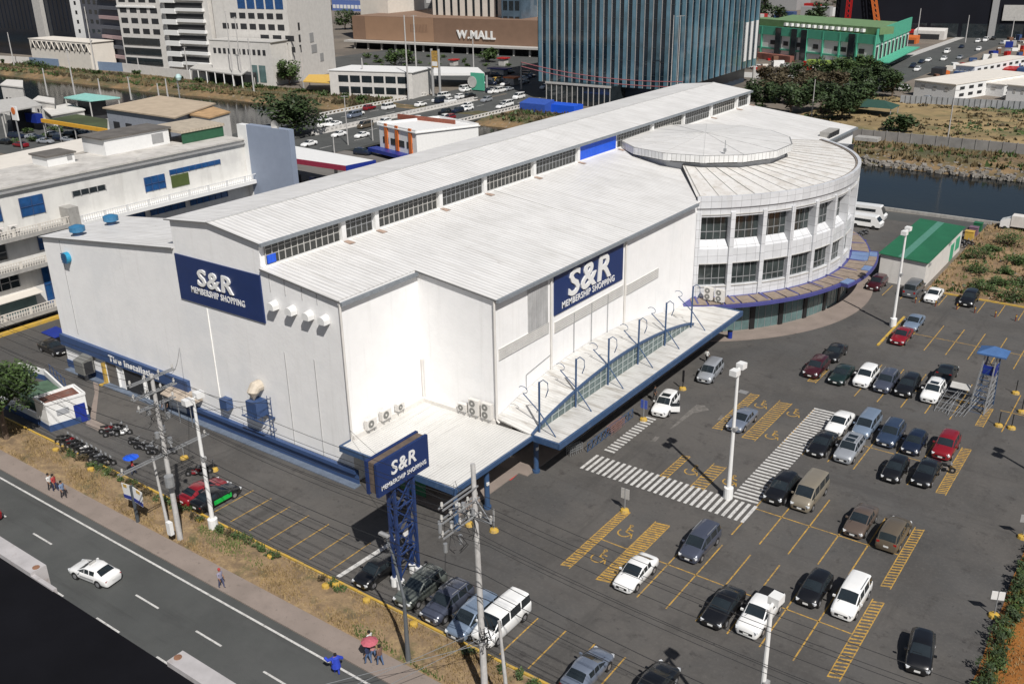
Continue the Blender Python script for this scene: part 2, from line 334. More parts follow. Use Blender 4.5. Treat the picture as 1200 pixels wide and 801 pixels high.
# the empty plot with dry grass over the river, and lanes behind
mb = MB(); gx = [-95+3*i for i in range(50)]; gy = [246.5+3*i for i in range(24)]
for x in gx:
    for y in gy: mb.v.append((x, y, .02+rnd.uniform(.0, .6)))
for i in range(49):
    for j in range(23): mb.f.append((i*24+j, (i+1)*24+j, (i+1)*24+j+1, i*24+j+1)); mb.m.append(0)
struct('dry_field', mb, mat('dry_field_grass', (.24, .175, .085), .95, .3, .07, coords='World', bump=.5, bscale=2, stain=[(.08, (.6, 1, 1), .5, .62, (.075, .085, .035), .75), (.5, (1, 1, 1), .6, .72, (.3, .26, .2), .5)]))
sheet('far_road', M_road, [(-108, 300), (-90, 300), (-86, 560), (-109, 560)], .03)
mb = MB(); mb.b2(-112, -108.2, 300, 560, 0, .15); struct('far_pavement', mb, M_lgrey)
sheet('far_lane', M_lgrey, [(-230, 338), (-108, 338), (-108, 352), (-230, 352)], .02)
# avenue and bridge on the left
mb = MB()
mb.b2(-214, -194.4, 150, 420, -.5, .03); mb.b2(-192.6, -171.5, 150, 420, -.5, .031)
mb.poly([(-330, 118, .035), (-171.5, 118, .035), (-171.5, 151, .035), (-330, 151, .035)])
struct('bridge_road', mb, M_road)
mb = MB()
for y in range(152, 420, 12): 
    for x in (-207.5, -201, -185.5, -178.5): mb.b2(x-.1, x+.1, y, y+4, .03, .04)
struct('bridge_lane_marks', mb, M_wpaint)
sheet('apron_left', M_lgrey, [(-330, 120), (-216, 120), (-216, 164), (-330, 168)], .02)
sheet('station_forecourt', mat('forecourt_concrete', (.14, .13, .12), .9, .2, .2), [(-171, 130), (-118, 130), (-118, 172), (-171, 165)], .02)
sheet('mall_forecourt', M_road, [(-330, 290), (-190, 262), (-190, 360), (-330, 372)], .024)
# road paint
mb = MB()
def stripe(x0, x1, y0, y1, z=.010): mb.add([(x0, y0, z), (x1, y0, z), (x1, y1, z), (x0, y1, z)], [(0, 1, 2, 3)])
stripe(-600, 300, 35.02, 35.2)
for i in range(-12, 16):
    x = -52.6+7.4*i; stripe(x, x+2.9, 31.78, 31.94); stripe(x, x+2.9, 28.45, 28.6)
struct('lane_markings', mb, M_wpaint)
# parking bays
mb = MB(); s = .055
def yl(x, y0, y1): stripe(x-s, x+s, y0, y1)
def xl(y, x0, x1): stripe(x0, x1, y-s, y+s)
XS = [-28.05+2.447*i for i in range(7)]
for (a, c_, b_) in ((53.6, 58.65, 63.6), (65.4, 70.3, 75.3), (81.8, 86.9, 91.9), (97.4, 102.5, 107.6)):
    for i, x in enumerate(XS):
        if a == 65.4 and i < 1: continue
        if a == 97.4 and i == 0: continue
        if i == 6: continue
        yl(x, a, b_)
    xl(c_, -34.2 if a == 53.6 else -25.6, -13.4)
for k in range(7): yl(-64.6+2.46*k, 42.7, 47.3)
for k in range(10): yl(-35.3+2.46*k, 42.5, 47.3)
for k in range(10): yl(-25.2+2.46*k, 114.6, 119.4); yl(-25.2+2.46*k, 119.4, 124.2); yl(-32.6+2.46*k, 131.4, 136.4)
xl(119.4, -27.4, -2.8)
for x in (-10.9, -8.45): yl(x, 97.4, 107.6)
xl(102.5, -12, -6)
for (x, y) in ((-34.4, 75.3), (-31.9, 75.3)): pass
struct('parking_bay_lines', mb, M_yellow)
mb = MB()
def hatch(x0, x1, y0, y1, step=.42, wd=.17):
    stripe(x0, x0+.08, y0, y1, .011); stripe(x1-.08, x1, y0, y1, .011)
    y = y0
    while y < y1-.3:
        mb.add([(x0+.08, y, .0115), (x1-.08, y+.28, .0115), (x1-.08, y+.28+wd, .0115), (x0+.08, y+wd, .0115)], [(0, 1, 2, 3)]); y += step
hatch(-35.1, -34.2, 53.7, 63.6, .36, .22); hatch(-31.8, -30.4, 53.7, 63.6, .34, .22); hatch(-13.4, -12.5, 53.4, 63.5); hatch(-13.4, -12.6, 65.4, 75.2); hatch(-13.4, -12.5, 81.8, 91.9, .36)
hatch(-13.4, -12.6, 97.4, 102.4)
for q in ([(773.7, 559), (783.7, 560), (809, 534), (797.5, 532.5)], [(809, 570), (825, 575), (852, 546), (835, 543)], [(835, 501), (845, 505), (890, 463), (880, 460)], [(870, 512.5), (885, 517), (929, 472), (912, 469)], [(931, 442), (941, 446), (953, 428), (946, 427)]):
    p = [at(*k) for k in q]; x0 = (p[0].x+p[3].x)/2; x1 = (p[1].x+p[2].x)/2
    if q[0][0] == 931: x0 = -31.2; x1 = -30.2
    hatch(x0, x1, (p[0].y+p[1].y)/2, (p[2].y+p[3].y)/2, .5, .2)
struct('hatched_bay_markings', mb, M_yellow)
mb = MB()
def wheelchair(px, py, sc=1.):
    c = at(px, py); z = .0115
    def st(a, b, wd=.13):
        a = Vector(a)*sc; b = Vector(b)*sc; d = (b-a).normalized(); n_ = Vector((-d.y, d.x))*wd/2
        mb.add([(c.x+p.x, c.y+p.y, z) for p in (a-n_, b-n_, b+n_, a+n_)], [(0, 1, 2, 3)])
    for i in range(14):
        a0 = radians(150+i*17); a1 = radians(150+(i+1)*17); st((.55*cos(a0)-.1, .55*sin(a0)-.3), (.55*cos(a1)-.1, .55*sin(a1)-.3))
    st((-.1, .75), (-.05, -.1), .16); st((-.05, -.1), (.5, -.1)); st((.5, -.1), (.75, -.7)); st((-.1, .4), (.4, .35))
    for i in range(8):
        a0 = i*pi/4; st((.14*cos(a0)-.1, .14*sin(a0)+.95), (.14*cos(a0+.8)-.1, .14*sin(a0+.8)+.95), .1)
for q in ((735, 622.5), (704, 652), (812, 551), (857, 563), (931, 484), (906, 510), (893, 474)): wheelchair(*q)
struct('wheelchair_bay_symbols', mb, M_yellow)
mb = MB()
for i in range(28):
    x = -42.0+.60*i; mb.add([(x, 67.6, .012), (x+.3, 67.6, .012), (x+.3, 70.7, .012), (x, 70.7, .012)], [(0, 1, 2, 3)])
for i in range(36):
    y = 71.0+.60*i; mb.add([(-28.15, y, .012), (-25.7, y+.1, .012), (-25.7, y+.4, .012), (-28.15, y+.3, .012)], [(0, 1, 2, 3)])
for i in range(15):
    y = 71.9+.60*i; mb.add([(-41.9, y, .012), (-40.75, y, .012), (-40.75, y+.3, .012), (-41.9, y+.3, .012)], [(0, 1, 2, 3)])
p0 = at(397, 675); mb.add([(-48.9, 42.4, .011), (-48.5, 42.4, .011), (-48.0, 50.5, .011), (-48.5, 50.5, .011)], [(0, 1, 2, 3)])
struct('pedestrian_crossings', mb, M_wpaint)
mb = MB(); mb.poly([tuple(at(*q, .009)) for q in ((785, 502), (789, 501), (812, 484), (831, 480), (826, 475), (816, 474), (806, 482))]); mb.poly([tuple(at(*q, .009)) for q in ((762, 517), (768, 517), (773, 512), (768, 511))]); mb.poly([tuple(at(*q, .009)) for q in ((840, 492), (846, 491), (851, 486), (845, 486))]); struct('worn_asphalt_patch', mb, mat('pale_worn_asphalt', (.15, .14, .128), .9, .3, 1.5, coords='World', stain=(2, (1, 1, 1), .5, .6, (.095, .088, .082), .9)))
# concrete walk round the rotunda and under the canopy
RC = Vector((-63.8, 126.2)); RR = 26.4
def rp(a, r, z): a = radians(a); return (RC.x+r*cos(a), RC.y+r*sin(a), z)
mb = MB(); A = [(-57+3*i) for i in range(37)]
for a in A: q_ = RR+2.9+1.2*max(0, cos(radians(a+10)*1.6)); mb.v += [rp(a, RR-.3, .14), rp(a, q_, .14), rp(a, q_, 0)]
for i in range(len(A)-1):
    for j in (0, 1): mb.f.append((i*3+j, i*3+j+1, i*3+j+4, i*3+j+3)); mb.m.append(0)
struct('curved_walkway', mb, M_pave)
mb = MB(); mb.b2(-48.6, -45.2, 63.5, 103, 0, .1); mb.b2(-57.5, -46.2, 54.2, 63.5, 0, .1); struct('walkway', mb, M_pave)
mb = MB(); mb.add([tuple(at(*q, .016)) for q in ((588, 563), (599, 562), (611, 551), (602, 548))], [(0, 1, 2, 3)]); struct('red_floor_marking', mb, mat('red_floor_paint', (.55, .02, .02), .7))
mb = MB(); mb.b2(-105, -57, 52.7, 53.55, 0, .1); struct('facade_kerb', mb, mat('grey_blue_kerb', (.12, .15, .2), .8, .2, 2))
mb = MB(); mb.poly([tuple(at(*q, .012)) for q in ((108, 440), (114, 441), (116, 455), (112, 492), (128, 500), (118, 506), (100, 497), (105, 488), (111, 460))]); struct('concrete_path_patch', mb, M_pave)

# ================================================================ THE STORE
S = T('warehouse_store', 'huge white windowless store building with ribbed white roof and a raised row of roof windows', 'store', (-77, 108, 0))
YF, YB = 53.6, 163.2
def rz_(x):                     # height of the lower roofs at x
    return 19.1-(x+67.6)*.1165 if x > -70 else 16.1+(x+105.5)*.112
mb = MB()
mb.prism([(-105.5, YF), (-80.5, YF), (-80.5, 63.7), (-105.5, 63.7)], 0, [16.1, 18.9, 18.9, 16.1])
mb.prism([(-94.5, 63.7), (-80.5, 63.7), (-80.5, YB), (-94.5, YB)], 0, [17.33, 18.9, 18.9, 17.33])
mb.prism([(-80.5, YF), (-74.3, YF), (-67.6, YF), (-67.6, YB), (-74.3, YB), (-80.5, YB)], 0, [21.8, 22.4, 21.55, 21.55, 22.4, 21.8])
mb.prism([(-67.6, YF), (-57.7, YF), (-57.7, YB), (-67.6, YB)], 0, [19.1, 17.95, 17.95, 19.1])
mb.prism([(-57.7, 63.6), (-48.7, 63.6), (-48.7, YB), (-57.7, YB)], 0, [17.95, 16.9, 16.9, 17.95])
mb.build('wall', M_wallf, S)
mb = MB()
def slab(x0, x1, y0, y1, z0, z1, t=.12):
    mb.prism([(x0, y0), (x1, y0), (x1, y1), (x0, y1)], [z0+.02, z1+.02, z1+.02, z0+.02], [z0+t, z1+t, z1+t, z0+t])
slab(-105.8, -80.52, YF-.25, 63.9, 16.07, 18.9); slab(-94.8, -80.52, 63.92, YB, 17.3, 18.9)
slab(-67.55, -57.7, YF-.25, YB+.2, 19.08, 17.95); slab(-57.68, -48.3, 63.35, YB+.2, 17.95, 16.86)
mb.build('lower_roof', M_roof, S)
mb = MB(); slab(-81.0, -74.3, YF-.3, YB+.3, 21.76, 22.4); slab(-74.28, -67.1, YF-.3, YB+.3, 22.4, 21.48); mb.build('upper_roof', M_roof, S)
mb = MB()       # ridge cap and sheet laps
mb.beam((-74.29, YF-.3, 22.54), (-74.29, YB+.3, 22.54), .35, .05)
for y in (88.5, 127.0):
    mb.beam((-67.4, y, 19.24), (-57.7, y, 18.1), .06, .05); mb.beam((-57.7, y, 18.1), (-48.4, y, 17.02), .06, .05)
mb.build('ridge_cap', M_roofseam, S)
mb = MB()       # eaves gutters and dark edge trims
for (a, b_) in (((-48.15, 63.4, 16.8), (-48.15, 103.6, 16.8)), ((-48.15, 150, 16.8), (-48.15, YB+.2, 16.8)), ((-57.35, YF-.2, 17.75), (-57.35, 63.3, 17.75)), ((-66.98, YF-.3, 21.45), (-66.98, YB+.3, 21.45))):
    mb.beam(a, b_, .3, .3)
gm = mat('grey_gutter', (.20, .22, .24), .5, .15, 2); mb.build('gutter', gm, S)
mb = MB()
mb.beam((-105.8, YF-.28, 16.12), (-80.5, YF-.28, 18.95), .06, .13); mb.beam((-67.5, YF-.28, 19.12), (-57.4, YF-.28, 17.95), .06, .13); mb.beam((-57.6, 63.32, 17.98), (-48.2, 63.32, 16.9), .06, .13)
mb.beam((-81, YF-.33, 21.82), (-74.3, YF-.33, 22.46), .06, .1); mb.beam((-74.3, YF-.33, 22.46), (-67.1, YF-.33, 21.55), .06, .1)
mb.build('roof_edge_trim', mat('dark_edge_trim', (.13, .13, .13), .6), S)
# clerestory bays
bays = [(54.2, 63.5), (64.3, 68.1), (69.1, 78.3), (79.2, 86.4), (87.2, 96.4), (97.4, 106.6), (107.6, 116.9), (117.7, 127), (128.2, 137.3), (138.3, 147.2), (148.4, 157.3), (158.6, 162.7)]
blank_bay = 6
for k, (y0, y1) in enumerate(bays):
    if k == blank_bay:
        mb = MB(); mb.b2(-67.62, -67.42, y0-.4, y1+.2, 19.0, 21.35); mb.build('blue_infill_panel', M_bright, S); continue
    mb = MB(); mb.b2(-67.62, -67.52, y0, y1, 19.35, 21.15); wn = mb.build('clerestory_window', M_louv, S)
    mb = MB(); nx = max(3, round((y1-y0)/.78))
    for i in range(nx+1): y = y0+(y1-y0)*i/nx; mb.b2(-67.52, -67.46, y-.04, y+.04, 19.35, 21.15)
    for z in (20.2, 20.75): mb.b2(-67.53, -67.475, y0, y1, z-.03, z+.03)
    mb.build('frame', M_steel if k % 2 else M_lgrey, wn)
    if k == 0: mb = MB(); mb.b2(-67.45, -67.4, y0+.1, y0+1.1, 19.4, 20.2); mb.build('blue_pane_patch', M_bright, wn)
    mb = MB(); yy = (y1+bays[k+1][0])/2 if k < 11 else YB-.2; mb.b2(-67.6, -67.2, yy-.28, yy+.28, 19.05, 21.4); mb.build('window_pier', M_white, S)
mb = MB(); mb.b2(-67.6, -67.3, YF, YB, 21.15, 21.42); mb.b2(-67.6, -67.3, YF, YB, 19.0, 19.3); mb.build('window_ledge', M_white, S)
mb = MB()
for (y0, y1) in bays: mb.add([(-67.2, y1+.2, 19.22), (-66.2, y1+.1, 19.1), (-66.2, y1+.9, 19.1), (-67.2, y1+.8, 19.22)], [(0, 1, 2, 3)])
mb.build('rust_stain', mat('rusty_flashing', (.34, .25, .2), .8, .3, 2), S)
# roof ventilators on the low left roof
for (px, py) in ((91, 272), (130, 258)):
    p = at(px, py, 17.2); v = T('roof_ventilator', 'blue roof ventilator nearest the left front corner of the white roof' if px == 91 else 'blue roof ventilator further back along the left edge of the white roof', 'ventilator', (p.x, p.y, rz_(p.x)+.1), 0, 'blue ventilators on the roof')
    b = MB(); b.tube([(p.x, p.y, rz_(p.x)), (p.x, p.y, rz_(p.x)+.5)], .55, 14); b.build('base', M_trimblue, v)
    b = MB(); b.tube([(p.x, p.y, rz_(p.x)+.5), (p.x, p.y, rz_(p.x)+.62), (p.x, p.y, rz_(p.x)+1.15), (p.x, p.y, rz_(p.x)+1.35)], [.45, .85, .85, .3], 14); b.build('hood', mat('ventilator_blue', (.04, .16, .30), .4), v)
b = MB(); c = at_y(78, 302, 53.4); b.tube([(c.x, 53.6, c.z), (c.x, 53.1, c.z)], .65, 16); b.build('wall_fan', mat('fan_turquoise', (.02, .25, .42), .4), S)
b = MB()
for i in range(5): b.beam((c.x-.5, 53.05, c.z-.5+.25*i), (c.x+.5, 53.05, c.z-.5+.25*i), .05, .1)
b.build('fan_louvre', M_navy, S)
for x in (-66.1, -63.7, -61.5, -59.5):
    b = MB()
    for i in range(7):
        a = pi*i/6; b.v += [(x-.42*cos(a), 53.58, 16.0+.42*sin(a)), (x-.42*cos(a), 52.85, 16.0+.30*sin(a))]
    b.v += [(x-.42, 52.85, 15.6), (x+.42, 52.85, 15.6), (x-.42, 53.58, 15.6), (x+.42, 53.58, 15.6)]
    b.f += [(2*i, 2*i+2, 2*i+3, 2*i+1) for i in range(6)]+[tuple(2*i+1 for i in range(7))+(15, 14), (0, 1, 14, 16), (12, 17, 15, 13)]; b.m += [0]*9
    vh = b.build('vent_hood', M_white, S)
# thin cracks, downpipes and wall straps
b = MB()
for (px, y0, y1) in ((333, 412, 520), (368, 421, 535), (309, 400, 400)):
    p0 = at_y(px, y0, 53.57); p1 = at_y(px+10, y1, 53.57)
    if y1 > y0: b.beam((p0.x, 53.57, p0.z), (p0.x, 53.57, p1.z), .07, .05)
for x in (-66.6, -64.6, -62.4, -60.5): b.beam((x, 53.57, 18.9-(x+67.6)*.11), (x, 53.57, 17.1), .05, .04)
b.beam((-101.9, 53.57, 16.3), (-101.9, 53.57, 5), .09, .05); b.build('wall_crack', mat('grey_mortar_line', (.40, .40, .40), .8), S)
for (x, y, z0, z1) in ((-57.55, 53.45, 4.3, 17.8), (-48.55, 63.45, 5.0, 16.8), (-48.55, 72.6, 5.6, 16.8), (-48.55, 87.1, 5.6, 16.8), (-57.55, 63.45, 4.5, 9)):
    b = MB(); b.tube([(x, y, z0), (x, y, z1)], .11, 8); b.tube([(x, y, z0), (x+.3, y, z0-.25)], .11, 8); b.build('downpipe', M_offwhite, S)
b = MB(); b.b2(-76.6, -76.5, 53.52, 53.6, 0.5, 13.4); b.build('wall_strip', mat('pale_strip', (.85, .84, .8), .6), S)
# louvre bands on the long side wall
for (y0, y1, z) in ((64.1, 72.3, 11.9), (73.3, 86.8, 11.5), (87.6, 95.0, 10.6)):
    zz = {11.9: 11.9, 11.5: 11.5, 10.6: 11.2}[z]
    b = MB(); b.b2(-48.7, -48.62, y0, y1, zz-1.15, zz); lb = b.build('louvre_band', M_offwhite, S)
    b = MB()
    for i in range(6): b.beam((-48.58, y0+.05, zz-1.05+.2*i), (-48.58, y1-.05, zz-1.05+.2*i), .05, .045)
    b.build('slat', mat('slat_grey', (.5, .5, .49), .6), lb)
b = MB(); b.b2(-48.7, -48.6, 68.8, 72.1, 11.9, 17.0); b.build('weathered_wall_panel', mat('grey_streaked_sheet', (.42, .42, .42), .6, .15, 1, wave=('Y', .3, .4), stain=(1, (1, 2.5, .15), .45, .7, (.25, .25, .25), .6)), S)
b = MB()
for y in (76.8, 80.2, 83.5): b.beam((-48.56, y, 11.4), (-48.56, y, 7.0), .05)
b.beam((-48.56, 68.3, 7.8), (-48.56, 72.5, 8.4), .04); b.beam((-48.56, 68.3, 7.8), (-48.56, 68.3, 6.3), .04)
b.build('wall_conduit', M_steel, S)
# blue base band and tyre bay fronts on the front wall
b = MB(); b.b2(-82.6, -57.2, 53.45, 53.6, .02, 1.55); b.build('base_band', M_navy, S); b = MB(); b.b2(-105.6, -98.0, 53.5, 53.6, .02, 1.0); b.build('base_band', M_navy, S)
b = MB(); b.b2(-82.5, -57.3, 53.15, 53.5, 1.2, 1.6); b.build('base_ledge', M_navy, S)
b = MB(); b.b2(-105.6, -81.4, 53.2, 53.6, 3.0, 4.35); bb = b.build('fascia_band', M_navy, S)
text_mb('Tire Installation', (-95.6, 53.19, 3.3), (1, 0, 0), (0, 0, 1), 9.2, .75, .05, .02).build('lettering', M_white, bb)
for (x0, x1) in ((-97.0, -94.9), (-93.6, -90.0), (-89.3, -85.6)):
    b = MB(); b.b2(x0, x1, 53.5, 53.6, .02, 2.95); sh = b.build('service_bay_opening', M_dark if x0 > -97 else mat('roller_shutter_grey', (.15, .14, .13), .6, wave=('Z', .12, .5)), S)
    b = MB(); b.b2(x0-.12, x0, 53.42, 53.6, .02, 3.0); b.b2(x1, x1+.12, 53.42, 53.6, .02, 3.0); b.build('frame', M_white, sh)
b = MB(); b.b2(-97.4, -97.05, 53.1, 53.45, 0, 2.6); b.b2(-97.4, -97.1, 52.4, 53.1, 0, .2); b.build('corner_guard', M_kerby, S)
b = MB(); b.prism([(-84.5, 51.9), (-79.5, 51.9), (-79.5, 53.5), (-84.5, 53.5)], 2.6, [2.7, 2.7, 3.2, 3.2]); aw = b.build('awning', mat('stained_canvas', (.36, .30, .24), .8, .35, 1.2), S)
b = MB()
for x in (-84.3, -81.8, -79.7): b.beam((x, 52, 0), (x, 52, 2.7), .07)
b.build('post', M_steel, aw)
b = MB(); c = at_y(266, 472, 53.3); b.box((c.x, 53.2, c.z), (1.1, .8, 1.1)); b.build('wall_box', M_navy, S)

def board(name, label, x, y, z0, z1, wd, face, txt, th=.14):
    """signboard lying on a wall; face 'S' looks to -Y, 'E' to +X"""
    if face == 'S': loc = (x+wd/2, y, z0); du = (1, 0, 0)
    else: loc = (x, y+wd/2, z0); du = (0, 1, 0)
    t = T(name, label, 'sign', loc); b = MB()
    if face == 'S': b.b2(x, x+wd, y-th, y, z0, z1)
    else: b.b2(x, x+th, y, y+wd, z0, z1)
    pn = b.build('panel', M_blue, t)
    if face == 'S':
        for (s_, a, c_, w_, h_, sh, bo) in txt: text_mb(s_, (x+a, y-th, z0+c_), du, (0, 0, 1), w_, h_, .14 if h_ > 1 else .04, bo, sh).build('lettering', M_white, pn)
    else:
        for (s_, a, c_, w_, h_, sh, bo) in txt: text_mb(s_, (x+th, y+a, z0+c_), du, (0, 0, 1), w_, h_, .14 if h_ > 1 else .04, bo, sh).build('lettering', M_white, pn)
    return t
board('wall_sign', 'blue S&R sign high on the grey-white front wall of the store', -80.4, 53.6, 13.75, 18.45, 12.6, 'S', [('S&R', 3.3, 2.0, 5.3, 1.75, .10, .018), ('MEMBERSHIP SHOPPING', 2.0, 1.05, 8.0, .65, 0, .012)])
board('wall_sign', 'large blue S&R sign on the sunlit long side wall above the canopy', -48.7, 73.2, 12.25, 16.6, 13.3, 'E', [('S&R', 2.4, 1.2, 8.2, 2.75, .10, .018), ('MEMBERSHIP SHOPPING', 1.3, .35, 10.2, .68, 0, .012)])

# blower unit on the front wall
B = T('wall_blower', 'blue blower unit with beige elbow duct and ladder bolted to the front wall', 'blower', (-69.3, 52.7, 2.5))
b = MB(); c = at_y(308, 476, 52.8); b.b2(-70.5, -69.0, 52.1, 53.5, 4.0, 5.6); b.build('fan_housing', M_navy, B)
b = MB(); b.tube([(-69.8, 53.5, 6.9), (-69.8, 52.9, 6.9), (-69.8, 52.6, 6.5), (-69.8, 52.6, 5.6)], [.62, .62, .6, .5], 12); b.build('elbow_duct', mat('beige_duct', (.5, .44, .36), .6), B)
b = MB()
for x in (-68.6, -68.1): b.beam((x, 53.2, 1.6), (x, 53.2, 6.2), .05)
for i in range(9): b.beam((-68.6, 53.2, 1.9+.5*i), (-68.1, 53.2, 1.9+.5*i), .04)
b.beam((-71.2, 52.0, 3.9), (-68.0, 52.0, 3.9), .1); b.beam((-71.2, 53.4, 3.9), (-68.0, 53.4, 3.9), .1)
for x in (-71, -69.6, -68.1): b.beam((x, 52.0, 3.9), (x, 53.5, 2.6), .07); b.beam((x, 52.0, 3.9), (x, 53.5, 3.9), .07); b.beam((x, 52, 3.9), (x, 52, 4.9), .04)
b.build('bracket', M_navy, B)

def ac_unit(p, face, label, fans=1, group='air conditioners of the store', sc=1.):
    rz = {'S': 0, 'E': pi/2, 'W': -pi/2}[face]; h = (.75 if fans == 1 else 1.35)*sc
    t = T('air_conditioner', label, 'air conditioner', p, rz, group); b = MB(); b.box((0, 0, h/2+.15), (1.0*sc, .42, h)); b.build('casing', M_offwhite, t, True)
    for i in range(fans):
        b = MB(); z = .15+h*(i+.5)/fans; b.tube([(-.12, -.2, z), (-.12, -.235, z)], .3*sc, 14); g_ = b.build('fan_grille', mat('fan_grille_grey', (.17, .17, .16), .6), t, True)
        b = MB(); b.tube([(-.12, -.235, z), (-.12, -.25, z)], .09*sc, 8); b.build('fan_hub', M_offwhite, g_, True)
    b = MB(); b.box((-.35, 0, .07), (.08, .45, .14)); b.box((.35, 0, .07), (.08, .45, .14)); b.build('bracket', M_steel, t, True)
    return t
AC = ['nearest the front corner of the recess', 'in the middle of three on the left recess wall', 'innermost small one on the left recess wall']
for i, y in enumerate((55.6, 57.6, 59.6)): ac_unit((-57.2, y, 4.9+.1*i), 'E', 'white air conditioner '+AC[i], 1, sc=1.25 if i < 2 else .95)
AC = ['small one left of two tall ones on the recess back wall', 'tall two-fan one on the recess back wall, middle of three', 'tall two-fan one at the outer end of the recess back wall']
for i, x in enumerate((-52.4, -51.0, -49.5)): ac_unit((x, 63.2, 4.85), 'S', 'white air conditioner, '+AC[i], 1 if i == 0 else 2, sc=1.0 if i == 0 else 1.15)

# ---------------------------------------------------------------- entrance canopies
Cn = T('entrance_canopy', 'flat ribbed canopy with blue edge filling the recess at the front corner', 'canopy', (-51, 58, 0))
ZC = 4.5
b = MB(); b.prism([(-57.7, 52.2), (-44.5, 52.2), (-44.5, 63.4), (-48.7, 63.4), (-48.7, 63.55), (-57.65, 63.55)], ZC-.1, ZC+.05); b.build('roof', M_canroof, Cn)
b = MB()
b.b2(-57.75, -44.35, 52.0, 52.2, ZC-.45, ZC+.14); b.b2(-44.5, -44.3, 52.2, 63.4, ZC-.28, ZC+.14); b.b2(-57.75, -57.6, 52.2, 53.5, ZC-.45, ZC+.14); b.build('fascia', M_trimblue, Cn)
b = MB(); b.b2(-57.65, -57.35, 53.6, 63.5, ZC+.05, ZC+.5); b.b2(-57.65, -48.7, 63.2, 63.58, ZC+.05, ZC+.45); b.build('flashing', M_offwhite, Cn)
for (x, y) in ((-45.0, 57.1), (-45.0, 64.7), (-45.2, 53.0)):
    b = MB(); b.tube([(x, y, 0), (x, y, .25), (x, y, .26), (x, y, ZC-.1)], [.36, .36, .24, .24], 14); q = b.build('column', M_trimblue, Cn)
    b = MB(); b.box((x+.22, y-.12, 2.6), (.12, .3, .28)); b.build('notice', M_white, q)
    b = MB(); b.tube([(x, y, 3.6), (x-1.2, y, 4.4)], .1, 6); b.tube([(x, y, 3.6), (x, y+1.2, 4.4)], .1, 6); b.build('brace', M_trimblue, q)
b = MB(); b.b2(-57.6, -50, 63.35, 63.58, .1, 4.2); b.build('entrance_glazing', M_dark, Cn)
b = MB(); b.box((-51.5, 54.4, 1.6), (3.4, .12, 1.6)); b.build('notice_board', M_greenr, Cn)
C2 = T('side_canopy', 'long side canopy with bowed glass band and blue masts along the sunlit wall', 'canopy', (-45, 84, 0))
ZB = lambda y: ZC+.12+2.15*max(0, sin(pi*(y-63.4)/(96.5-63.4)))**.75 if 63.4 < y < 96.5 else ZC+.12
ys = [63.4+i*(96.5-63.4)/30 for i in range(31)]
b = MB()
for y in ys: b.v += [(-48.65, y, max(5.2, ZB(y)+.35)), (-44.6, y, ZB(y))]
for i in range(30): b.f.append((2*i, 2*i+1, 2*i+3, 2*i+2)); b.m.append(0)
k = len(b.v)
for y in ys: b.v += [(-48.65, y, max(5.2, ZB(y)+.35)-.1), (-44.6, y, ZB(y)-.1)]
for i in range(30): b.f.append((k+2*i+2, k+2*i+3, k+2*i+1, k+2*i)); b.m.append(0)
b.build('bowed_roof', M_canroof2, C2)
b = MB(); b.prism([(-48.65, 96.5), (-44.6, 96.5), (-44.6, 63.5), (-41.7, 63.5), (-41.6, 103.4), (-48.65, 103.4)], ZC-.1, ZC+.04); b.build('flat_roof', M_canroof2, C2)
b = MB(); b.b2(-44.4, -41.5, 63.3, 63.5, ZC-.45, ZC+.14); b.b2(-41.7, -41.45, 63.3, 103.6, ZC-.45, ZC+.12); b.b2(-44.5, -41.5, 103.4, 103.6, ZC-.4, ZC+.14); b.build('fascia', M_trimblue, C2)
b = MB()
for i in range(30): b.poly([(-44.62, ys[i], ZC+.04), (-44.62, ys[i+1], ZC+.04), (-44.62, ys[i+1], ZB(ys[i+1])-.1), (-44.62, ys[i], ZB(ys[i])-.1)])
gl = b.build('bowed_glazing', mat('grey_green_glass', (.10, .14, .14), .2, .2, 1, spec=.7), C2)
b = MB()
for i in range(1, 30):
    y = 63.4+i*1.1
    if ZB(y) > ZC+.3: b.b2(-44.6, -44.52, y-(.05 if i % 2 else .02), y+(.05 if i % 2 else .02), ZC+.04, ZB(y)-.05)
for zz in (ZC+.7, ZC+1.35):
    q = [y for y in ys if ZB(y) > zz+.1]
    if q: b.b2(-44.6, -44.53, q[0], q[-1], zz-.018, zz+.018)
b.build('mullion', mat('pale_mullion', (.38, .42, .42), .5), gl)
b = MB()
for i in range(30): b.beam((-44.55, ys[i], ZB(ys[i])), (-44.55, ys[i+1], ZB(ys[i+1])), .18, .26)
b.build('arched_rail', M_trimblue, C2)
for i, y in enumerate((64.4, 70.6, 76.7, 82.9, 89.0, 95.5)):
    ht = 9.6
    b = MB(); b.tube([(-44.4, y, ZC), (-44.4, y, ht)], .10, 8); ms = b.build('mast', M_trimblue, C2)
    b = MB(); b.tube([(-44.4, y, 6.6), (-42.6, y, ZC+.05)], .055, 6); b.build('mast_stay', M_trimblue, ms)
    b = MB(); b.tube([(-44.4, y, 6.6), (-46.2, y, 8.0)], .05, 6)
    b.tube([(-46.2+.5*sin(a*.6), y, 8.0+.35-.35*cos(a*.6)) for a in range(8)], .035, 5)
    b.tube([(-44.4, y, ht-.05), (-44.1, y+.2, ht+.2), (-43.75, y+.4, ht-.1), (-43.7, y+.4, ht-.8), (-43.9, y+.3, ht-1.5)], .05, 6); b.build('mast_arm', M_trimblue, ms)
b = MB()
for y in (66, 74, 82, 90, 98): b.tube([(-42.6, y, 0), (-42.6, y, ZC-.1)], .14, 8)
for y in (74, 82, 90, 98):
    b = MB(); b.tube([(-46.6, y, 0), (-46.6, y, ZC-.1)], .16, 8); b.build('column', M_trimblue, C2)
b = MB(); b.b2(-48.68, -48.6, 66, 78, .1, 3.2); b.build('entrance_glazing', M_dark, C2)

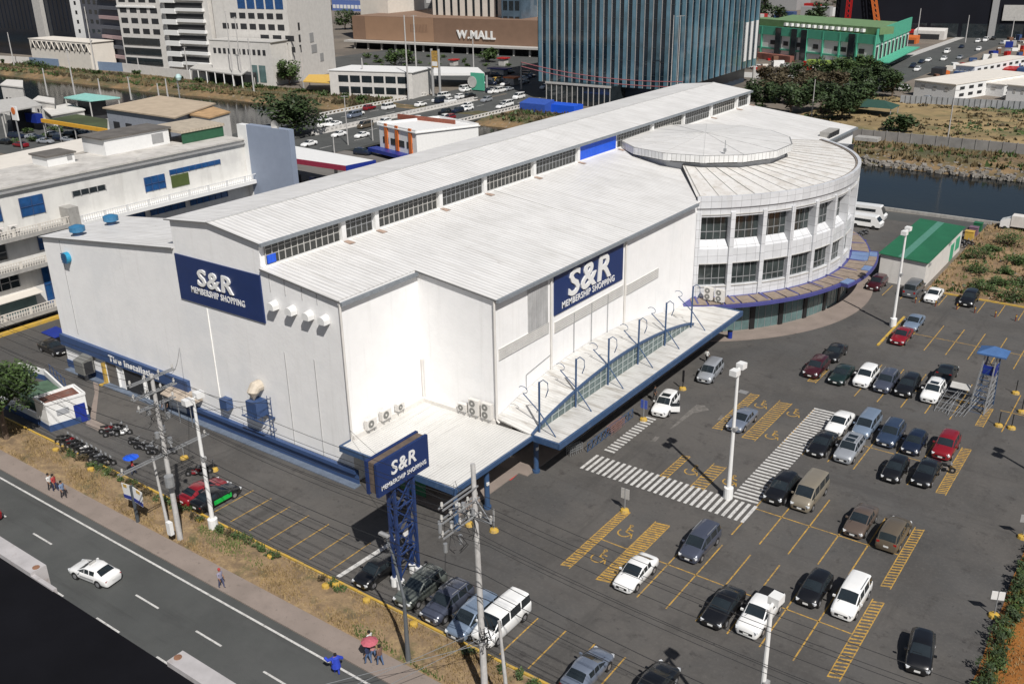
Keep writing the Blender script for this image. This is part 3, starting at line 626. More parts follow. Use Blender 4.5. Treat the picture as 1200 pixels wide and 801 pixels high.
# ---------------------------------------------------------------- rotunda
Rb = T('rotunda', 'curved three-storey corner block clad in white panels with tall recessed windows', 'building', (RC.x, RC.y, 0))
def arc(mb, a0, a1, r0, r1, z0, z1, m=0, step=1.5, zo=None):
    n_ = max(1, int(abs(a1-a0)/step)); k = len(mb.v)
    if mb.uv is None: mb.uv = []
    zt0, zt1 = (z1, z1) if zo is None else zo
    for i in range(n_+1):
        a = a0+(a1-a0)*i/n_; u = radians(a)*RR
        for (r, z) in ((r0, z0), (r1, z0), (r1, zt1), (r0, zt0)): mb.v.append(rp(a, r, z)); mb.uv.append((u+40, z+.35))
    for i in range(n_):
        q = k+4*i
        for j in range(4): mb.f.append((q+j, q+(j+1) % 4, q+4+(j+1) % 4, q+4+j)[::-1]); mb.m.append(m)
    mb.f.append((k, k+1, k+2, k+3)); mb.f.append((k+4*n_+3, k+4*n_+2, k+4*n_+1, k+4*n_)); mb.m += [m, m]
    return mb
A0, A1 = -55.1, 55.1
b = MB(); arc(b, A0, A1, RR-3, RR-1.0, .0, 16.5); b.build('core_wall', M_offwhite, Rb)
b = MB(); arc(b, A0, A1, RR-1.2, RR, 14.95, 17.0)
arc(b, A0, A1, RR-1.0, RR+.0, 8.95, 10.3); arc(b, A0, A1, RR-1.0, RR, 4.3, 6.15); b.build('wall', M_tile, Rb)
b = MB(); arc(b, A0, A1, RR-.25, RR+.2, 16.1, 17.5); arc(b, A0, A1, RR-1.2, RR-.25, 16.1, 16.9); b.build('cornice', M_tile, Rb)
b = MB(); arc(b, A0, A1, RR-.05, RR+.12, 15.2, 15.28); arc(b, A0, A1, RR-.05, RR+.1, 8.98, 9.06); arc(b, A0, A1, RR-.05, RR+.1, 6.0, 6.1); b.build('ledge', M_lgrey, Rb)
cent = [-49.9+9.15*k for k in range(12)]; hw = 3.95
for k in range(13):
    a = cent[0]-9.15/2+9.15*k; wd = .6
    if k == 0: b = MB(); arc(b, A0, cent[0]-hw, RR-1, RR+.12, 4.3, 15.6); b.build('pilaster', M_tile, Rb)
    else: b = MB(); arc(b, a-wd, a+wd, RR-1, RR+.22, 4.3, 15.5); b.build('pilaster', M_tile, Rb)
for k, a in enumerate(cent):
    if a > 58: break
    a0, a1 = a-hw, a+hw
    b = MB(); arc(b, a0, a1, RR-1.0, RR-.92, 11.9, 14.95); wn = b.build('upper_window', mat('grey_office_glass', (.035, .045, .045), .1, .5, .4, spec=.9), Rb)
    b = MB()
    for i in range(5): x = a0+(a1-a0)*i/4; arc(b, x-.08, x+.08, RR-.92, RR-.84, 11.9, 14.95)
    arc(b, a0, a1, RR-.92, RR-.85, 12.85, 12.93); b.build('frame', M_steel, wn)
    b = MB(); arc(b, a0, a1, RR-1.0, RR+.0, 10.3, 11.9, zo=(11.9, 10.9)); b.build('sloped_sill', M_tile, Rb)
    b = MB(); arc(b, a0, a1, RR-1.0, RR-.45, 6.15, 8.95); wn = b.build('lower_window', MATS['grey_office_glass'], Rb)
    b = MB()
    for i in range(5): x = a0+(a1-a0)*i/4; arc(b, x-.08, x+.08, RR-.45, RR-.37, 6.15, 8.95)
    arc(b, a0, a1, RR-.45, RR-.38, 6.95, 7.03); b.build('frame', M_steel, wn)
b = MB()
for k in range(12):
    a = -51.0+9.03*k
    if a > 57: break
    b = MB(); arc(b, a-4.5, a+3.0, RR+.3, RR+.6, .14, 4.0); g_ = b.build('shop_window', M_teal, Rb)
    b = MB()
    for i in range(4): x = a-3.4+6.3*i/3; arc(b, x-.05, x+.05, RR+.6, RR+.65, .14, 4.0)
    b.build('mullion', M_steel, g_)
    b = MB(); arc(b, a+3.05, a+4.45, RR+.3, RR+.8, .14, 4.15); b.build('shop_column', M_black, Rb)
def can_r(a): return RR+3.3-.4*cos(radians((a+20)*2))
b = MB()
n_ = 76; aa = [-58+1.5*i for i in range(n_)]; k = 0
for a in aa:
    r1 = RR+3.0
    b.v += [rp(a, RR-.3, 4.7), rp(a, r1, 4.55), rp(a, r1, 4.15), rp(a, RR-.3, 4.15)]
for i in range(n_-1):
    for j in range(4): b.f.append((4*i+j, 4*i+(j+1) % 4, 4*i+4+(j+1) % 4, 4*i+4+j)[::-1]); b.m.append(0)
b.f += [(0, 1, 2, 3), (4*n_-1, 4*n_-2, 4*n_-3, 4*n_-4)]; b.m += [0, 0]
cn = b.build('ring_canopy', M_purple, Rb)
for k in range(26):
    a = -54+4.1*k; b = MB(); arc(b, a-1.8, a+1.8, RR+.4, RR+2.7, 4.60, 4.72)
    b.build('canopy_panel', M_brown if k % 9 < 7 or k < 9 else mat('pale_blue_sheet', (.15, .22, .38), .5), cn)
b = MB()
for k in range(13):
    a = cent[0]-4.5+9.03*k; b.beam(rp(a, RR, 4.8), rp(a, RR+2.5, 4.66), .22, .12)
b.build('canopy_rib', M_purple, cn)
# wider ledge of the ring canopy at its far right end
b = MB(); arc(b, -12, 20, RR+3.02, RR+4.0, 4.2, 4.6); b.build('wide_canopy_ledge', M_purple, cn)
for k in range(7):
    a = -10+4.4*k; b = MB(); arc(b, a-1.9, a+1.9, RR+2.75, RR+3.8, 4.62, 4.74); b.build('canopy_panel', M_brown if k % 3 else MATS['pale_blue_sheet'], cn)
# roof sectors
b = MB(); n_ = 38
for i in range(n_+1):
    a = A0+(A1-A0)*i/n_; b.v += [rp(a, RR-.1, 17.25), rp(a, 9.0, 19.0), rp(a, RR-.9, 16.7), rp(a, 9, 16.7)]
for i in range(n_):
    q = 4*i; b.f += [(q, q+4, q+5, q+1), (q+2, q+6, q+4, q)]; b.m += [0, 0]
b.f += [(0, 1, 3, 2), (4*n_+2, 4*n_+3, 4*n_+1, 4*n_)]; b.m += [1, 1]
rf = b.build('roof', [mat('radial_roof_sheet', (.68, .665, .64), .6, .08, .5, stain=[(.5, (1, 1, 1), .45, .68, (.42, .38, .33), .75), (1.6, (1, 1, 1), .56, .68, (.33, .28, .23), .6)]), M_dark], Rb)
b = MB()
for i in range(0, 22):
    a = A0+1+(A1-A0-2)*i/21; b = MB(); b.beam(rp(a, RR-.3, 17.30), rp(a, 10, 18.96), .05 if i % 3 else .1, .05); b.build('rib', M_lgrey if i % 3 else M_conc, rf)
b = MB(); arc(b, A0, A1, RR-.5, RR-.2, 17.3, 17.42); b.build('gutter', mat('dirty_gutter', (.2, .17, .145), .9, .3, 1.5), rf)
# drum
Dr = T('roof_drum', 'low ten-sided drum with shallow cone roof standing on the white roof', 'roof drum', (-58.2, 126.3, 17.5))
DC = (-58.2, 126.3); nd = 14
pg = lambda r: [(DC[0]+r*cos(2*pi*i/nd+.2), DC[1]+r*sin(2*pi*i/nd+.2)) for i in range(nd)]
b = MB(); b.prism(pg(11.2), 16.9, 19.3); b.build('wall', mat('grey_drum_wall', (.42, .43, .45), .6, .1, 1), Dr)
b = MB(); q = pg(11.24)
for i in range(nd):
    p0 = Vector(q[i]+(19.0,)); p1 = Vector(q[(i+1) % nd]+(19.0,)); b.beam(p0.lerp(p1, .1), p0.lerp(p1, .9), .06, .3)
b.build('vent_slot', M_dark, Dr)
b = MB(); b.uv = []; q = pg(12.1)
for i in range(nd):
    p0, p1 = q[i], q[(i+1) % nd]; L_ = hypot(p1[0]-p0[0], p1[1]-p0[1]); k = len(b.v)
    b.v += [(p0[0], p0[1], 19.15), (p1[0], p1[1], 19.15), (p1[0], p1[1], 20.05), (p0[0], p0[1], 20.05)]; b.uv += [(i*9, .1), (i*9+L_, .1), (i*9+L_, 1.0), (i*9, 1.0)]; b.f.append((k, k+1, k+2, k+3)); b.m.append(0)
k = len(b.v); b.v += [(p[0], p[1], 20.05) for p in q]+[(p[0], p[1], 19.15) for p in q]; b.uv += [(0, 0)]*(2*nd); b.f += [tuple(range(k, k+nd)), tuple(range(k+nd, k+2*nd))[::-1]]; b.m += [0, 0]
b.build('fascia', mat('panelled_white_fascia', (.68, .68, .67), .5, .06, 1, brick=(.62, 3, .03, (.35, .35, .35)), stain=(1.2, (1, 1, .3), .55, .75, (.4, .38, .35), .6)), Dr)
b = MB(); b.v = [(p[0], p[1], 20.07) for p in pg(11.9)]+[(DC[0], DC[1], 20.9)]; b.f = [(i, (i+1) % nd, nd) for i in range(nd)]; b.m = [0]*nd; b.build('cone_roof', M_roof, Dr)
b = MB()
for p in pg(11.9): b = MB(); b.beam((p[0], p[1], 20.1), (DC[0], DC[1], 20.92), .05, .03); b.build('seam', M_roofseam, Dr)
b = MB(); c = (DC[0]+11*cos(-.9), DC[1]+11*sin(-.9)); b.tube([(c[0], c[1], 20.1), (c[0], c[1], 21.9)], .05, 5); b.box((c[0], c[1], 20.6), (.3, .3, .4)); b.build('mast', M_steel, Dr)
# plant room at the far junction
Pl = T('roof_plant_unit', 'grey louvred plant unit at the far end of the rotunda roof', 'plant unit', (-49.5, 152.5, 17))
b = MB(); b.b2(-50.2, -48.6, 151.0, 155.5, 16.9, 17.9); b.build('casing', M_conc, Pl)
b = MB()
for i in range(5): b.b2(-48.58, -48.5, 150.7+.95*i, 151.5+.95*i, 17.1, 17.8)
b.build('louvre', M_dark, Pl)
b = MB(); b.b2(-48.68, -44.5, 149.8, 150.4, 4.5, 16.6); b.build('end_wall', M_tile, Rb)
b = MB(); b.b2(-44.0, -40.6, 148.5, 150.5, 17.6, 18.1); b.build('end_ledge', M_conc, Rb)
for i, x in enumerate((-46.4, -44.9)):
    ac_unit((x, 104.4, 4.78), 'S', ('left' if i == 0 else 'right')+' of the two white air conditioners on the violet ledge of the rotunda', 2, sc=1.15)

# ================================================================ VEHICLES
# stations: (x, half width, shoulder z, top z, roof half width or None)
CT = {
 'sedan': dict(L=4.6, w=.90, st=[(2.3, .62, .54, .60, 0), (2.18, .80, .66, .74, 0), (1.92, .87, .75, .85, 0), (1.4, .89, .84, .95, 0), (1.02, .90, .89, 1.0, 0), (.22, .90, .91, 1.40, .70), (.17, .90, .91, 1.41, .70), (-.34, .90, .92, 1.44, .72), (-.42, .90, .92, 1.44, .72), (-.95, .90, .93, 1.40, .65), (-1.1, .90, .94, 1.36, .64), (-1.68, .89, .95, 1.06, 0), (-2.1, .86, .93, 1.02, 0), (-2.24, .80, .84, .94, 0), (-2.3, .70, .62, .70, 0)], ws=4, rw=10, pil=(5, 7, 9), wb=(1.38, -1.32)),
 'suv': dict(L=4.55, w=.93, st=[(2.27, .66, .62, .70, 0), (2.17, .82, .76, .86, 0), (1.9, .90, .86, .98, 0), (1.3, .92, .92, 1.06, 0), (1.0, .93, .98, 1.10, 0), (.38, .93, 1.04, 1.60, .70), (.33, .93, 1.04, 1.62, .70), (-.32, .93, 1.05, 1.67, .71), (-.42, .93, 1.05, 1.67, .71), (-1.30, .93, 1.06, 1.66, .70), (-1.42, .93, 1.06, 1.65, .70), (-1.85, .91, 1.07, 1.60, .66), (-2.16, .88, 1.08, 1.14, 0), (-2.24, .84, .90, .98, 0), (-2.27, .76, .64, .70, 0)], ws=4, rw=11, pil=(5, 7, 9), wb=(1.38, -1.32)),
 'hatch': dict(L=3.95, w=.85, st=[(1.97, .58, .54, .62, 0), (1.87, .76, .66, .76, 0), (1.6, .83, .78, .90, 0), (1.2, .85, .88, 1.0, 0), (.95, .85, .92, 1.04, 0), (.25, .85, .98, 1.45, .62), (.2, .85, .98, 1.47, .62), (-.32, .85, .99, 1.50, .63), (-.4, .85, .99, 1.50, .63), (-1.15, .85, 1.0, 1.47, .61), (-1.27, .85, 1.0, 1.46, .61), (-1.6, .83, 1.0, 1.40, .57), (-1.88, .80, 1.0, 1.05, 0), (-1.94, .77, .82, .90, 0), (-1.97, .70, .58, .64, 0)], ws=4, rw=11, pil=(5, 7, 9), wb=(1.2, -1.22)),
 'mpv': dict(L=4.7, w=.90, st=[(2.35, .66, .58, .66, 0), (2.25, .80, .72, .84, 0), (2.0, .87, .82, .95, 0), (1.62, .89, .92, 1.06, 0), (1.38, .90, .98, 1.12, 0), (.66, .90, 1.02, 1.66, .70), (.6, .90, 1.02, 1.68, .70), (-.2, .90, 1.03, 1.74, .72), (-.3, .90, 1.03, 1.74, .72), (-1.35, .90, 1.04, 1.74, .71), (-1.47, .90, 1.04, 1.73, .71), (-2.05, .89, 1.05, 1.70, .69), (-2.25, .87, 1.06, 1.10, 0), (-2.31, .84, .86, .92, 0), (-2.35, .78, .62, .68, 0)], ws=4, rw=11, pil=(5, 7, 9), wb=(1.45, -1.4)),
 'van': dict(L=5.1, w=.94, st=[(2.55, .72, .62, .70, 0), (2.47, .84, .82, .96, 0), (2.3, .90, .96, 1.10, 0), (2.05, .93, 1.06, 1.20, 0), (1.85, .94, 1.10, 1.28, 0), (1.15, .94, 1.14, 1.94, .76), (1.08, .94, 1.14, 1.96, .76), (.15, .94, 1.15, 2.0, .78), (.03, .94, 1.15, 2.0, .78), (-1.2, .94, 1.16, 2.0, .78), (-1.32, .94, 1.16, 1.99, .78), (-2.35, .93, 1.17, 1.95, .76), (-2.48, .91, 1.18, 1.22, 0), (-2.52, .88, .9, .96, 0), (-2.55, .82, .62, .68, 0)], ws=4, rw=11, pil=(5, 7, 9), wb=(1.65, -1.55)),
 'pickup': dict(L=5.2, w=.93, st=[(2.6, .68, .66, .76, 0), (2.5, .84, .82, .94, 0), (2.2, .91, .92, 1.06, 0), (1.6, .92, .98, 1.12, 0), (1.3, .93, 1.02, 1.14, 0), (.68, .93, 1.08, 1.68, .70), (.63, .93, 1.08, 1.70, .70), (0.0, .93, 1.09, 1.74, .71), (-.1, .93, 1.09, 1.74, .71), (-.62, .93, 1.1, 1.72, .70), (-.72, .93, 1.1, 1.70, .70), (-.98, .93, 1.1, 1.14, 0), (-1.1, .92, 1.08, 1.12, 0), (-2.5, .90, 1.08, 1.12, 0), (-2.6, .86, .7, .76, 0)], ws=4, rw=10, pil=(5, 7, 9), wb=(1.6, -1.55)),
}
CT['coupe'] = CT['sedan']
def hull(ty):
    d = CT[ty]; st = d['st']; rings = []
    for (x, w_, zs, zt, rw) in st:
        if rw: r = [(w_*.90, .24), (w_, .46), (w_*1.0, zs*.78), (w_*.965, zs), (rw+.10, zs+.06) if False else (w_*.93, zs+.05), (rw+.03, zt-.09), (rw-.05, zt-.02), (rw*.5, zt+.01), (0, zt+.02)]
        else: r = [(w_*.90, .26), (w_, .44), (w_, max(.5, zs*.80)), (w_*.965, zs), (w_*.90, zs+.04), (w_*.84, zt-.03), (w_*.76, zt), (w_*.4, zt+.02), (0, zt+.03)]
        rings.append([(x, y, z) for (y, z) in r])
    vs = []; n_ = 9
    for r in rings: vs += r+[(p[0], -p[1], p[2]) for p in r[:-1]][::-1]
    m = 17; F = {'body': [], 'windshield': [], 'rear_window': [], 'side_window': [], 'side_window2': []}
    for i in range(len(st)-1):
        for j in range(m-1):
            jj = j if j < 8 else 15-j; k = 'body'
            f = (i*m+j, (i+1)*m+j, (i+1)*m+j+1, i*m+j+1)
            if i == d['ws'] and jj >= 6: k = 'windshield'
            elif i == d['rw'] and jj >= 6: k = 'rear_window'
            elif jj == 4 and d['ws'] <= i <= d['rw'] and i not in d['pil'] and not (ty in ('sedan', 'pickup') and i == d['rw']): k = 'side_window' if j < 8 else 'side_window2'
            F[k].append(f)
        F['body'].append((i*m+m-1, (i+1)*m+m-1, (i+1)*m, i*m))
    F['body'].append(tuple(range(m))); F['body'].append(tuple((len(st)-1)*m+q for q in range(m))[::-1])
    return vs, F
def sub(vs, fs):
    used = sorted({i for f in fs for i in f}); mp = {o: n_ for n_, o in enumerate(used)}
    b = MB(); b.add([vs[i] for i in used], [tuple(mp[i] for i in f) for f in fs]); return b
PROTO = {}
def wheel_mb(r=.33, t=.2):
    b = MB(); b.tube([(0, -t/2, 0), (0, -t/2+.03, 0), (0, t/2-.03, 0), (0, t/2, 0)], [r*.9, r, r, r*.9], 16); return b
def make_car(ty, rails=False, paintm='white'):
    d = CT[ty]; vs, F = hull(ty); root = T('parked_car', 'x', 'car')
    body = sub(vs, F['body']).build('body', PAINT[paintm], root, True, smooth=50)
    for k in ('windshield', 'rear_window'): sub(vs, F[k]).build(k, M_glass, root, True, smooth=32)
    for k in ('side_window', 'side_window2'): sub(vs, F[k]).build('side_window', M_glass, root, True)
    L2 = d['L']/2; w_ = d['w']; st = d['st']; zh = st[1][2]+.0; zr = st[-2][2]
    b = MB(); b.box((0, 0, .26), (d['L']*.86, w_*1.7, .14))
    for x in d['wb']:
        for s_ in (-1, 1): b.tube([(x, s_*(w_-.25), .34), (x, s_*(w_+.004), .34)], [.39, .39], 16)
    b.build('underbody', M_black, root, True)
    for x in d['wb']:
        for s_ in (-1, 1):
            wm = wheel_mb(); wm.v = [(v[0]+x, v[1]+s_*(w_-.085), v[2]+.33) for v in wm.v]; wo = wm.build('wheel', M_rub, root, True)
            b = MB(); b.tube([(x, s_*(w_-.02), .33), (x, s_*(w_+.022), .33)], [.21, .2], 10); b.build('rim', M_chrome, wo, True)
    for s_ in (-1, 1):
        b = MB(); x1 = st[1][0]; b.box((x1+.0, s_*st[1][1]*.80, zh-.04), (.22, .30, .15), rz=-s_*.45); b.build('headlight', M_lens, root, True)
        b = MB(); b.box((st[-3][0]+.0 if ty != 'sedan' else -2.20, s_*w_*.74, zr-(.08 if ty == 'sedan' else 0)), (.14, .24, .13 if ty == 'sedan' else .28)); b.build('tail_light', M_tail, root, True)
        b = MB(); mx = st[d['ws']][0]-.3; b.box((mx, s_*(w_+.09), st[d['ws']][2]+.12), (.13, .2, .14)); b.build('mirror', PAINT[paintm], root, True)
    b = MB(); b.box((L2-.04, 0, .50), (.1, st[0][1]*1.45, .20)); b.build('grille', M_black, root, True)
    b = MB(); b.box((L2+.02, 0, .46), (.02, .40, .14)); b.build('number_plate', M_plate, root, True)
    b = MB(); b.box((-L2-.01, 0, .62), (.02, .40, .14)); b.build('number_plate', M_plate, root, True)
    b = MB(); b.beam((st[3][0], -.55, st[3][3]+.035), (st[4][0]-.02, -.45, st[4][3]+.05), .02); b.beam((st[4][0]-.08, .1, st[4][3]+.09), (st[4][0]-.12, -.5, st[4][3]+.1), .02); b.build('wiper', M_black, root, True)
    if rails:
        for s_ in (-1, 1):
            b = MB(); b.beam((.2, s_*(st[7][4]-.06), st[7][3]+.05), (-1.5, s_*(st[7][4]-.06), st[7][3]+.04), .04); b.build('roof_rail', M_steel, root, True)
    if ty == 'pickup':
        b = MB(); b.box((-1.76, 0, 1.15), (1.5, 1.6, .05)); b.build('cargo_bed', M_black, root, True)
    return root
used = set()
def car(px, py, ty, col, label, heading=-90, rails=False, world=None, group=None, name='parked_car', cat='car'):
    key = (ty, rails)
    if key not in PROTO: PROTO[key] = make_car(ty, rails); r = PROTO[key]
    else: r = copy_tree(PROTO[key])
    p = world or at(px, py, .72); place(r, (p[0], p[1], .0), radians(heading)); tag(r, label, cat, group)
    r.name = name; W[r.name] = Matrix.Translation(Vector((p[0], p[1], 0))) @ Matrix.Rotation(radians(heading), 4, 'Z')
    for ch in r.children:
        if ch.name.split('.')[0] in ('body', 'mirror'):
            ch.material_slots[0].link = 'OBJECT'; ch.material_slots[0].material = PAINT[col]
    return r
G1 = 'cars parked in the store car park'
cars = [
 (1028, 331, 'suv', 'burgundy', 'dark maroon SUV parked beside the white shed with the green roof', -92, 0),
 (1071, 338, 'van', 'grey', 'grey van parked against the corner of the shed with the green roof', 90, 0),
 (1094.5, 344.5, 'sedan', 'white', 'white sedan parked right of the grey van by the shed', -90, 0),
 (1136, 349, 'suv', 'black', 'black SUV parked alone by the scrubby ground right of the shed', -90, 0),
 (1071.5, 376.5, 'sedan', 'lightblue', 'pale blue sedan parked behind the bright red sedan', -90, 0),
 (1057, 392, 'sedan', 'red', 'bright red sedan parked beside the foot of the far lamp post', -90, 0),
 (957, 429.5, 'suv', 'burgundy', 'dark brown-red car at the left end of the far parking row', -90, 0),
 (979, 411.5, 'sedan', 'black', 'black sedan directly behind the dark brown-red car', -90, 0),
 (986.5, 437, 'sedan', 'darkgreen', 'dark green sedan left of the white SUV in the far row', -90, 0),
 (1015, 440, 'suv', 'white', 'white SUV between the dark green sedan and the dark blue-grey SUV', -90, 0),
 (1039, 446, 'suv', 'slate', 'dark blue-grey SUV right of the white SUV in the far row', -90, 1),
 (1064, 451, 'suv', 'black', 'black SUV between the dark blue-grey SUV and the white SUV with roof window', -90, 0),
 (1108, 438, 'pickup', 'black', 'black pickup truck parked behind the white SUV next to the watchtower', 90, 0),
 (1094, 457.5, 'suv', 'white', 'white SUV with dark roof window parked nearest the watchtower', -90, 1),
 (984.5, 494, 'sedan', 'white', 'white sedan beside the top end of the long zebra crossing', -90, 0),
 (1016, 497, 'mpv', 'lightblue', 'pale blue people carrier between the white sedan and the navy SUV', -90, 0),
 (1044.5, 507, 'suv', 'midblue', 'navy SUV with silver bumper in the middle parking row', -90, 1),
 (1072, 517, 'hatch', 'navy', 'small black-blue hatchback between the navy SUV and the red car', -90, 0),
 (1109, 521, 'suv', 'red', 'deep red SUV at the right end of the middle parking row', -90, 0),
 (964, 518, 'sedan', 'black', 'black sedan beside the long zebra crossing in front of the white sedan', -90, 0),
 (995.5, 525, 'suv', 'silver', 'silver SUV with two roof windows right of the black sedan by the crossing', -90, 1),
 (1049.5, 548, 'hatch', 'black', 'black hatchback left of the black sedan below the deep red SUV', -90, 0),
 (1086, 551.5, 'sedan', 'black', 'black sedan just in front of the deep red SUV beside the yellow hatching', -90, 0),
 (916, 571, 'suv', 'black', 'black SUV left of the beige van', -90, 0),
 (949, 577, 'van', 'beige', 'beige van parked beside the black SUV near the zebra crossings', -90, 0),
 (1009, 608, 'sedan', 'brown', 'grey-brown sedan left of the bronze people carrier', -90, 0),
 (1048, 623, 'mpv', 'bronze', 'bronze people carrier with its rear window facing the viewer', 90, 0),
 (820.5, 635, 'mpv', 'slate', 'dark blue-grey estate car with long roof in front of the zebra crossing', -90, 1),
 (745.5, 668.5, 'sedan', 'white', 'white sports sedan parked beside the hatched disabled bay', -90, 0),
 (848, 708.5, 'sedan', 'black', 'black sedan left of the white pickup truck', -90, 0),
 (891, 716, 'pickup', 'white', 'white pickup truck with black cargo bed', -90, 0),
 (955, 687.5, 'hatch', 'black', 'black hatchback left of the white people carrier', -90, 0),
 (998, 698.5, 'mpv', 'white', 'white people carrier with roof rails beside the right yellow hatching', -90, 1),
 (832.5, 434.5, 'mpv', 'silver', 'silver car with black roof driving past the far end of the side canopy', -84, 0),
 (870, 490, 'sedan', 'bluegrey', 'blue-grey sedan parked among the yellow hatched disabled bays', -90, 0),
 (688.5, 783, 'sedan', 'bluegrey', 'blue-grey sedan cut by the bottom edge of the photo', 90, 0),
 (767, 800, 'sedan', 'black', 'black car barely showing at the bottom edge of the photo', 90, 0),
 (588, 726, 'van', 'white', 'white van at the right end of the row by the yellow kerb', -90, 0),
 (555, 722, 'mpv', 'lightblue', 'light blue people carrier left of the white van behind the concrete utility pole', -90, 0),
 (524.5, 704, 'suv', 'slate', 'dark blue-grey SUV between the grey-green SUV and the light blue people carrier', -90, 1),
 (493, 687, 'suv', 'greengrey', 'grey-green SUV right of the legs of the sign tower', -90, 1),
 (441, 667.5, 'hatch', 'black', 'black car parked in the shadow of the S&R sign tower', -90, 0),
 (237.5, 573.5, 'sedan', 'red', 'red sedan parked beside the black and green taxi', 90, 0),
 (62, 406, 'sedan', 'black', 'black car partly hidden by a blue cover at the far left corner of the store', 0, 0),
]
for (px, py, ty, col, lab, hd, rl) in cars: car(px, py, ty, col, lab, hd, bool(rl), group=G1)
c = car(1079, 761.5, 'hatch', 'black', 'black hatchback standing in the open lane at the lower right', -81, name='moving_car')
c = car(780, 472.5, 'suv', 'white', 'white off-road car with an open front door beside the side canopy', -82, group=G1)
b = MB(); b.box((0, 0, 0), (.95, .06, .62)); dd = MB()
dm = MB(); dm.box((.95-.45*cos(1.1), .93+.45*sin(1.1), .68), (.95, .07, .62), rz=-1.1); dr_ = dm.build('open_door', PAINT['white'], c, True)
dm = MB(); dm.box((.95-.45*cos(1.1), .93+.45*sin(1.1), 1.18), (.85, .04, .38), rz=-1.1); dm.build('door_window', M_glass, dr_, True)
b = MB(); b.box((-.1, 0, 1.695), (.7, .9, .02)); b.build('roof_window', M_glass, c, True)
c = car(252.5, 580, 'sedan', 'black', 'black taxi with a bright green door panel parked by the verge', 90, group=G1)
b = MB(); b.box((.1, -.915, .63), (1.9, .03, .42)); b.build('green_door_panel', mat('taxi_green', (.01, .40, .06), .4), c, True)
c = car(110.5, 668, 'sedan', 'white', 'white taxi driving along the road at the lower left', 189, name='taxi'); c.scale = (.94, .97, .97)
b = MB(); b.box((.05, 0, 1.49), (.2, .6, .12)); b.build('roof_sign', M_lgrey, c, True)
for s_ in (-1, 1):
    b = MB(); b.box((-.1, s_*.915, .62), (1.6, .02, .14)); b.build('side_lettering_strip', M_grey, c, True)
c = car(-24, 596, 'sedan', 'red', 'red car entering the photo at the left edge of the road', 180, name='moving_car')
for (px, py, dx) in ((396, 482, 0),): pass
sunroofs = {'white SUV with dark': [(0, 1.70)], 'silver SUV with two': [(.05, 1.70), (-.8, 1.69)]}
for o in list(COL.objects):
    for k, v in sunroofs.items():
        if o.get('label', '').startswith(k):
            for (x, z) in v: b = MB(); b.box((x, 0, z), (.6, .85, .02)); b.build('roof_window', M_glass, o, True)
        if o.get('label', '').startswith('silver car with black roof'):
            pass
# white buses behind the shed and small truck
def minibus(loc, rz, label, L_=6.2, h=2.5, w_=2.0):
    t = T('minibus', label, 'minibus', loc, rz, 'white vans behind the rotunda'); b = MB()
    pr = [(-L_/2, .45), (L_/2-.1, .45), (L_/2, 1.1), (L_/2-.35, 1.35), (L_/2-.9, h-.1), (L_/2-1.1, h), (-L_/2+.1, h), (-L_/2, h-.15)]
    n_ = len(pr); b.v = [(x, -w_/2, z) for x, z in pr]+[(x, w_/2, z) for x, z in pr]
    b.f = [tuple(range(n_)), tuple(range(n_, 2*n_))[::-1]]+[(i, i+n_, (i+1) % n_+n_, (i+1) % n_) for i in range(n_)]; b.m = [0]*(n_+2); b.build('body', PAINT['white'], t, True)
    for s_ in (-1, 1):
        b = MB(); b.box((-.5, s_*(w_/2+.005), h-.75), (L_-2.4, .03, .5)); b.build('side_window', M_glass, t, True)
        for x in (L_/2-1.2, -L_/2+1.2):
            q = wheel_mb(.36, .22); q.v = [(v[0]+x, v[1]+s_*(w_/2-.08), v[2]+.36) for v in q.v]; q.build('wheel', M_rub, t, True)
    b = MB(); b.add([(L_/2-.33, -w_/2+.12, 1.42), (L_/2-.33, w_/2-.12, 1.42), (L_/2-.87, w_/2-.12, h-.16), (L_/2-.87, -w_/2+.12, h-.16)], [(0, 1, 2, 3)]); b.v = [(v[0]+.015, v[1], v[2]+.01) for v in b.v]; b.build('windshield', M_glass, t, True)
    return t
p = at(1013, 250, 1); minibus((p.x, p.y, 0), .05, 'long white minibus with side windows, behind the rotunda beside the river road', 7.5, 2.7)
p = at(1015.5, 259.5, 1); minibus((p.x, p.y, 0), -.02, 'smaller white van in front of the long white minibus behind the rotunda', 5.4, 2.2)
p = at(1194, 262, 1.2); t = T('small_truck', 'small white truck on the river road at the right edge', 'truck', (p.x, p.y, 0), pi)
b = MB(); b.prism([(1.2, -.95), (2.7, -.95), (2.7, .95), (1.2, .95)], .5, [2.2, 1.6, 1.6, 2.2]); b.build('cab', PAINT['white'], t, True)
b = MB(); b.box((-.8, 0, 1.7), (3.8, 2.0, 1.8)); b.build('cargo_box', M_offwhite, t, True)
b = MB(); b.add([(2.72, -.8, 1.15), (2.72, .8, 1.15), (2.05, .8, 1.93), (2.05, -.8, 1.93)], [(0, 1, 2, 3)]); b.build('windshield', M_glass, t, True)
for x in (1.9, -1.6):
    for s_ in (-1, 1): q = wheel_mb(.38, .24); q.v = [(v[0]+x, v[1]+s_*.85, v[2]+.38) for v in q.v]; q.build('wheel', M_rub, t, True)
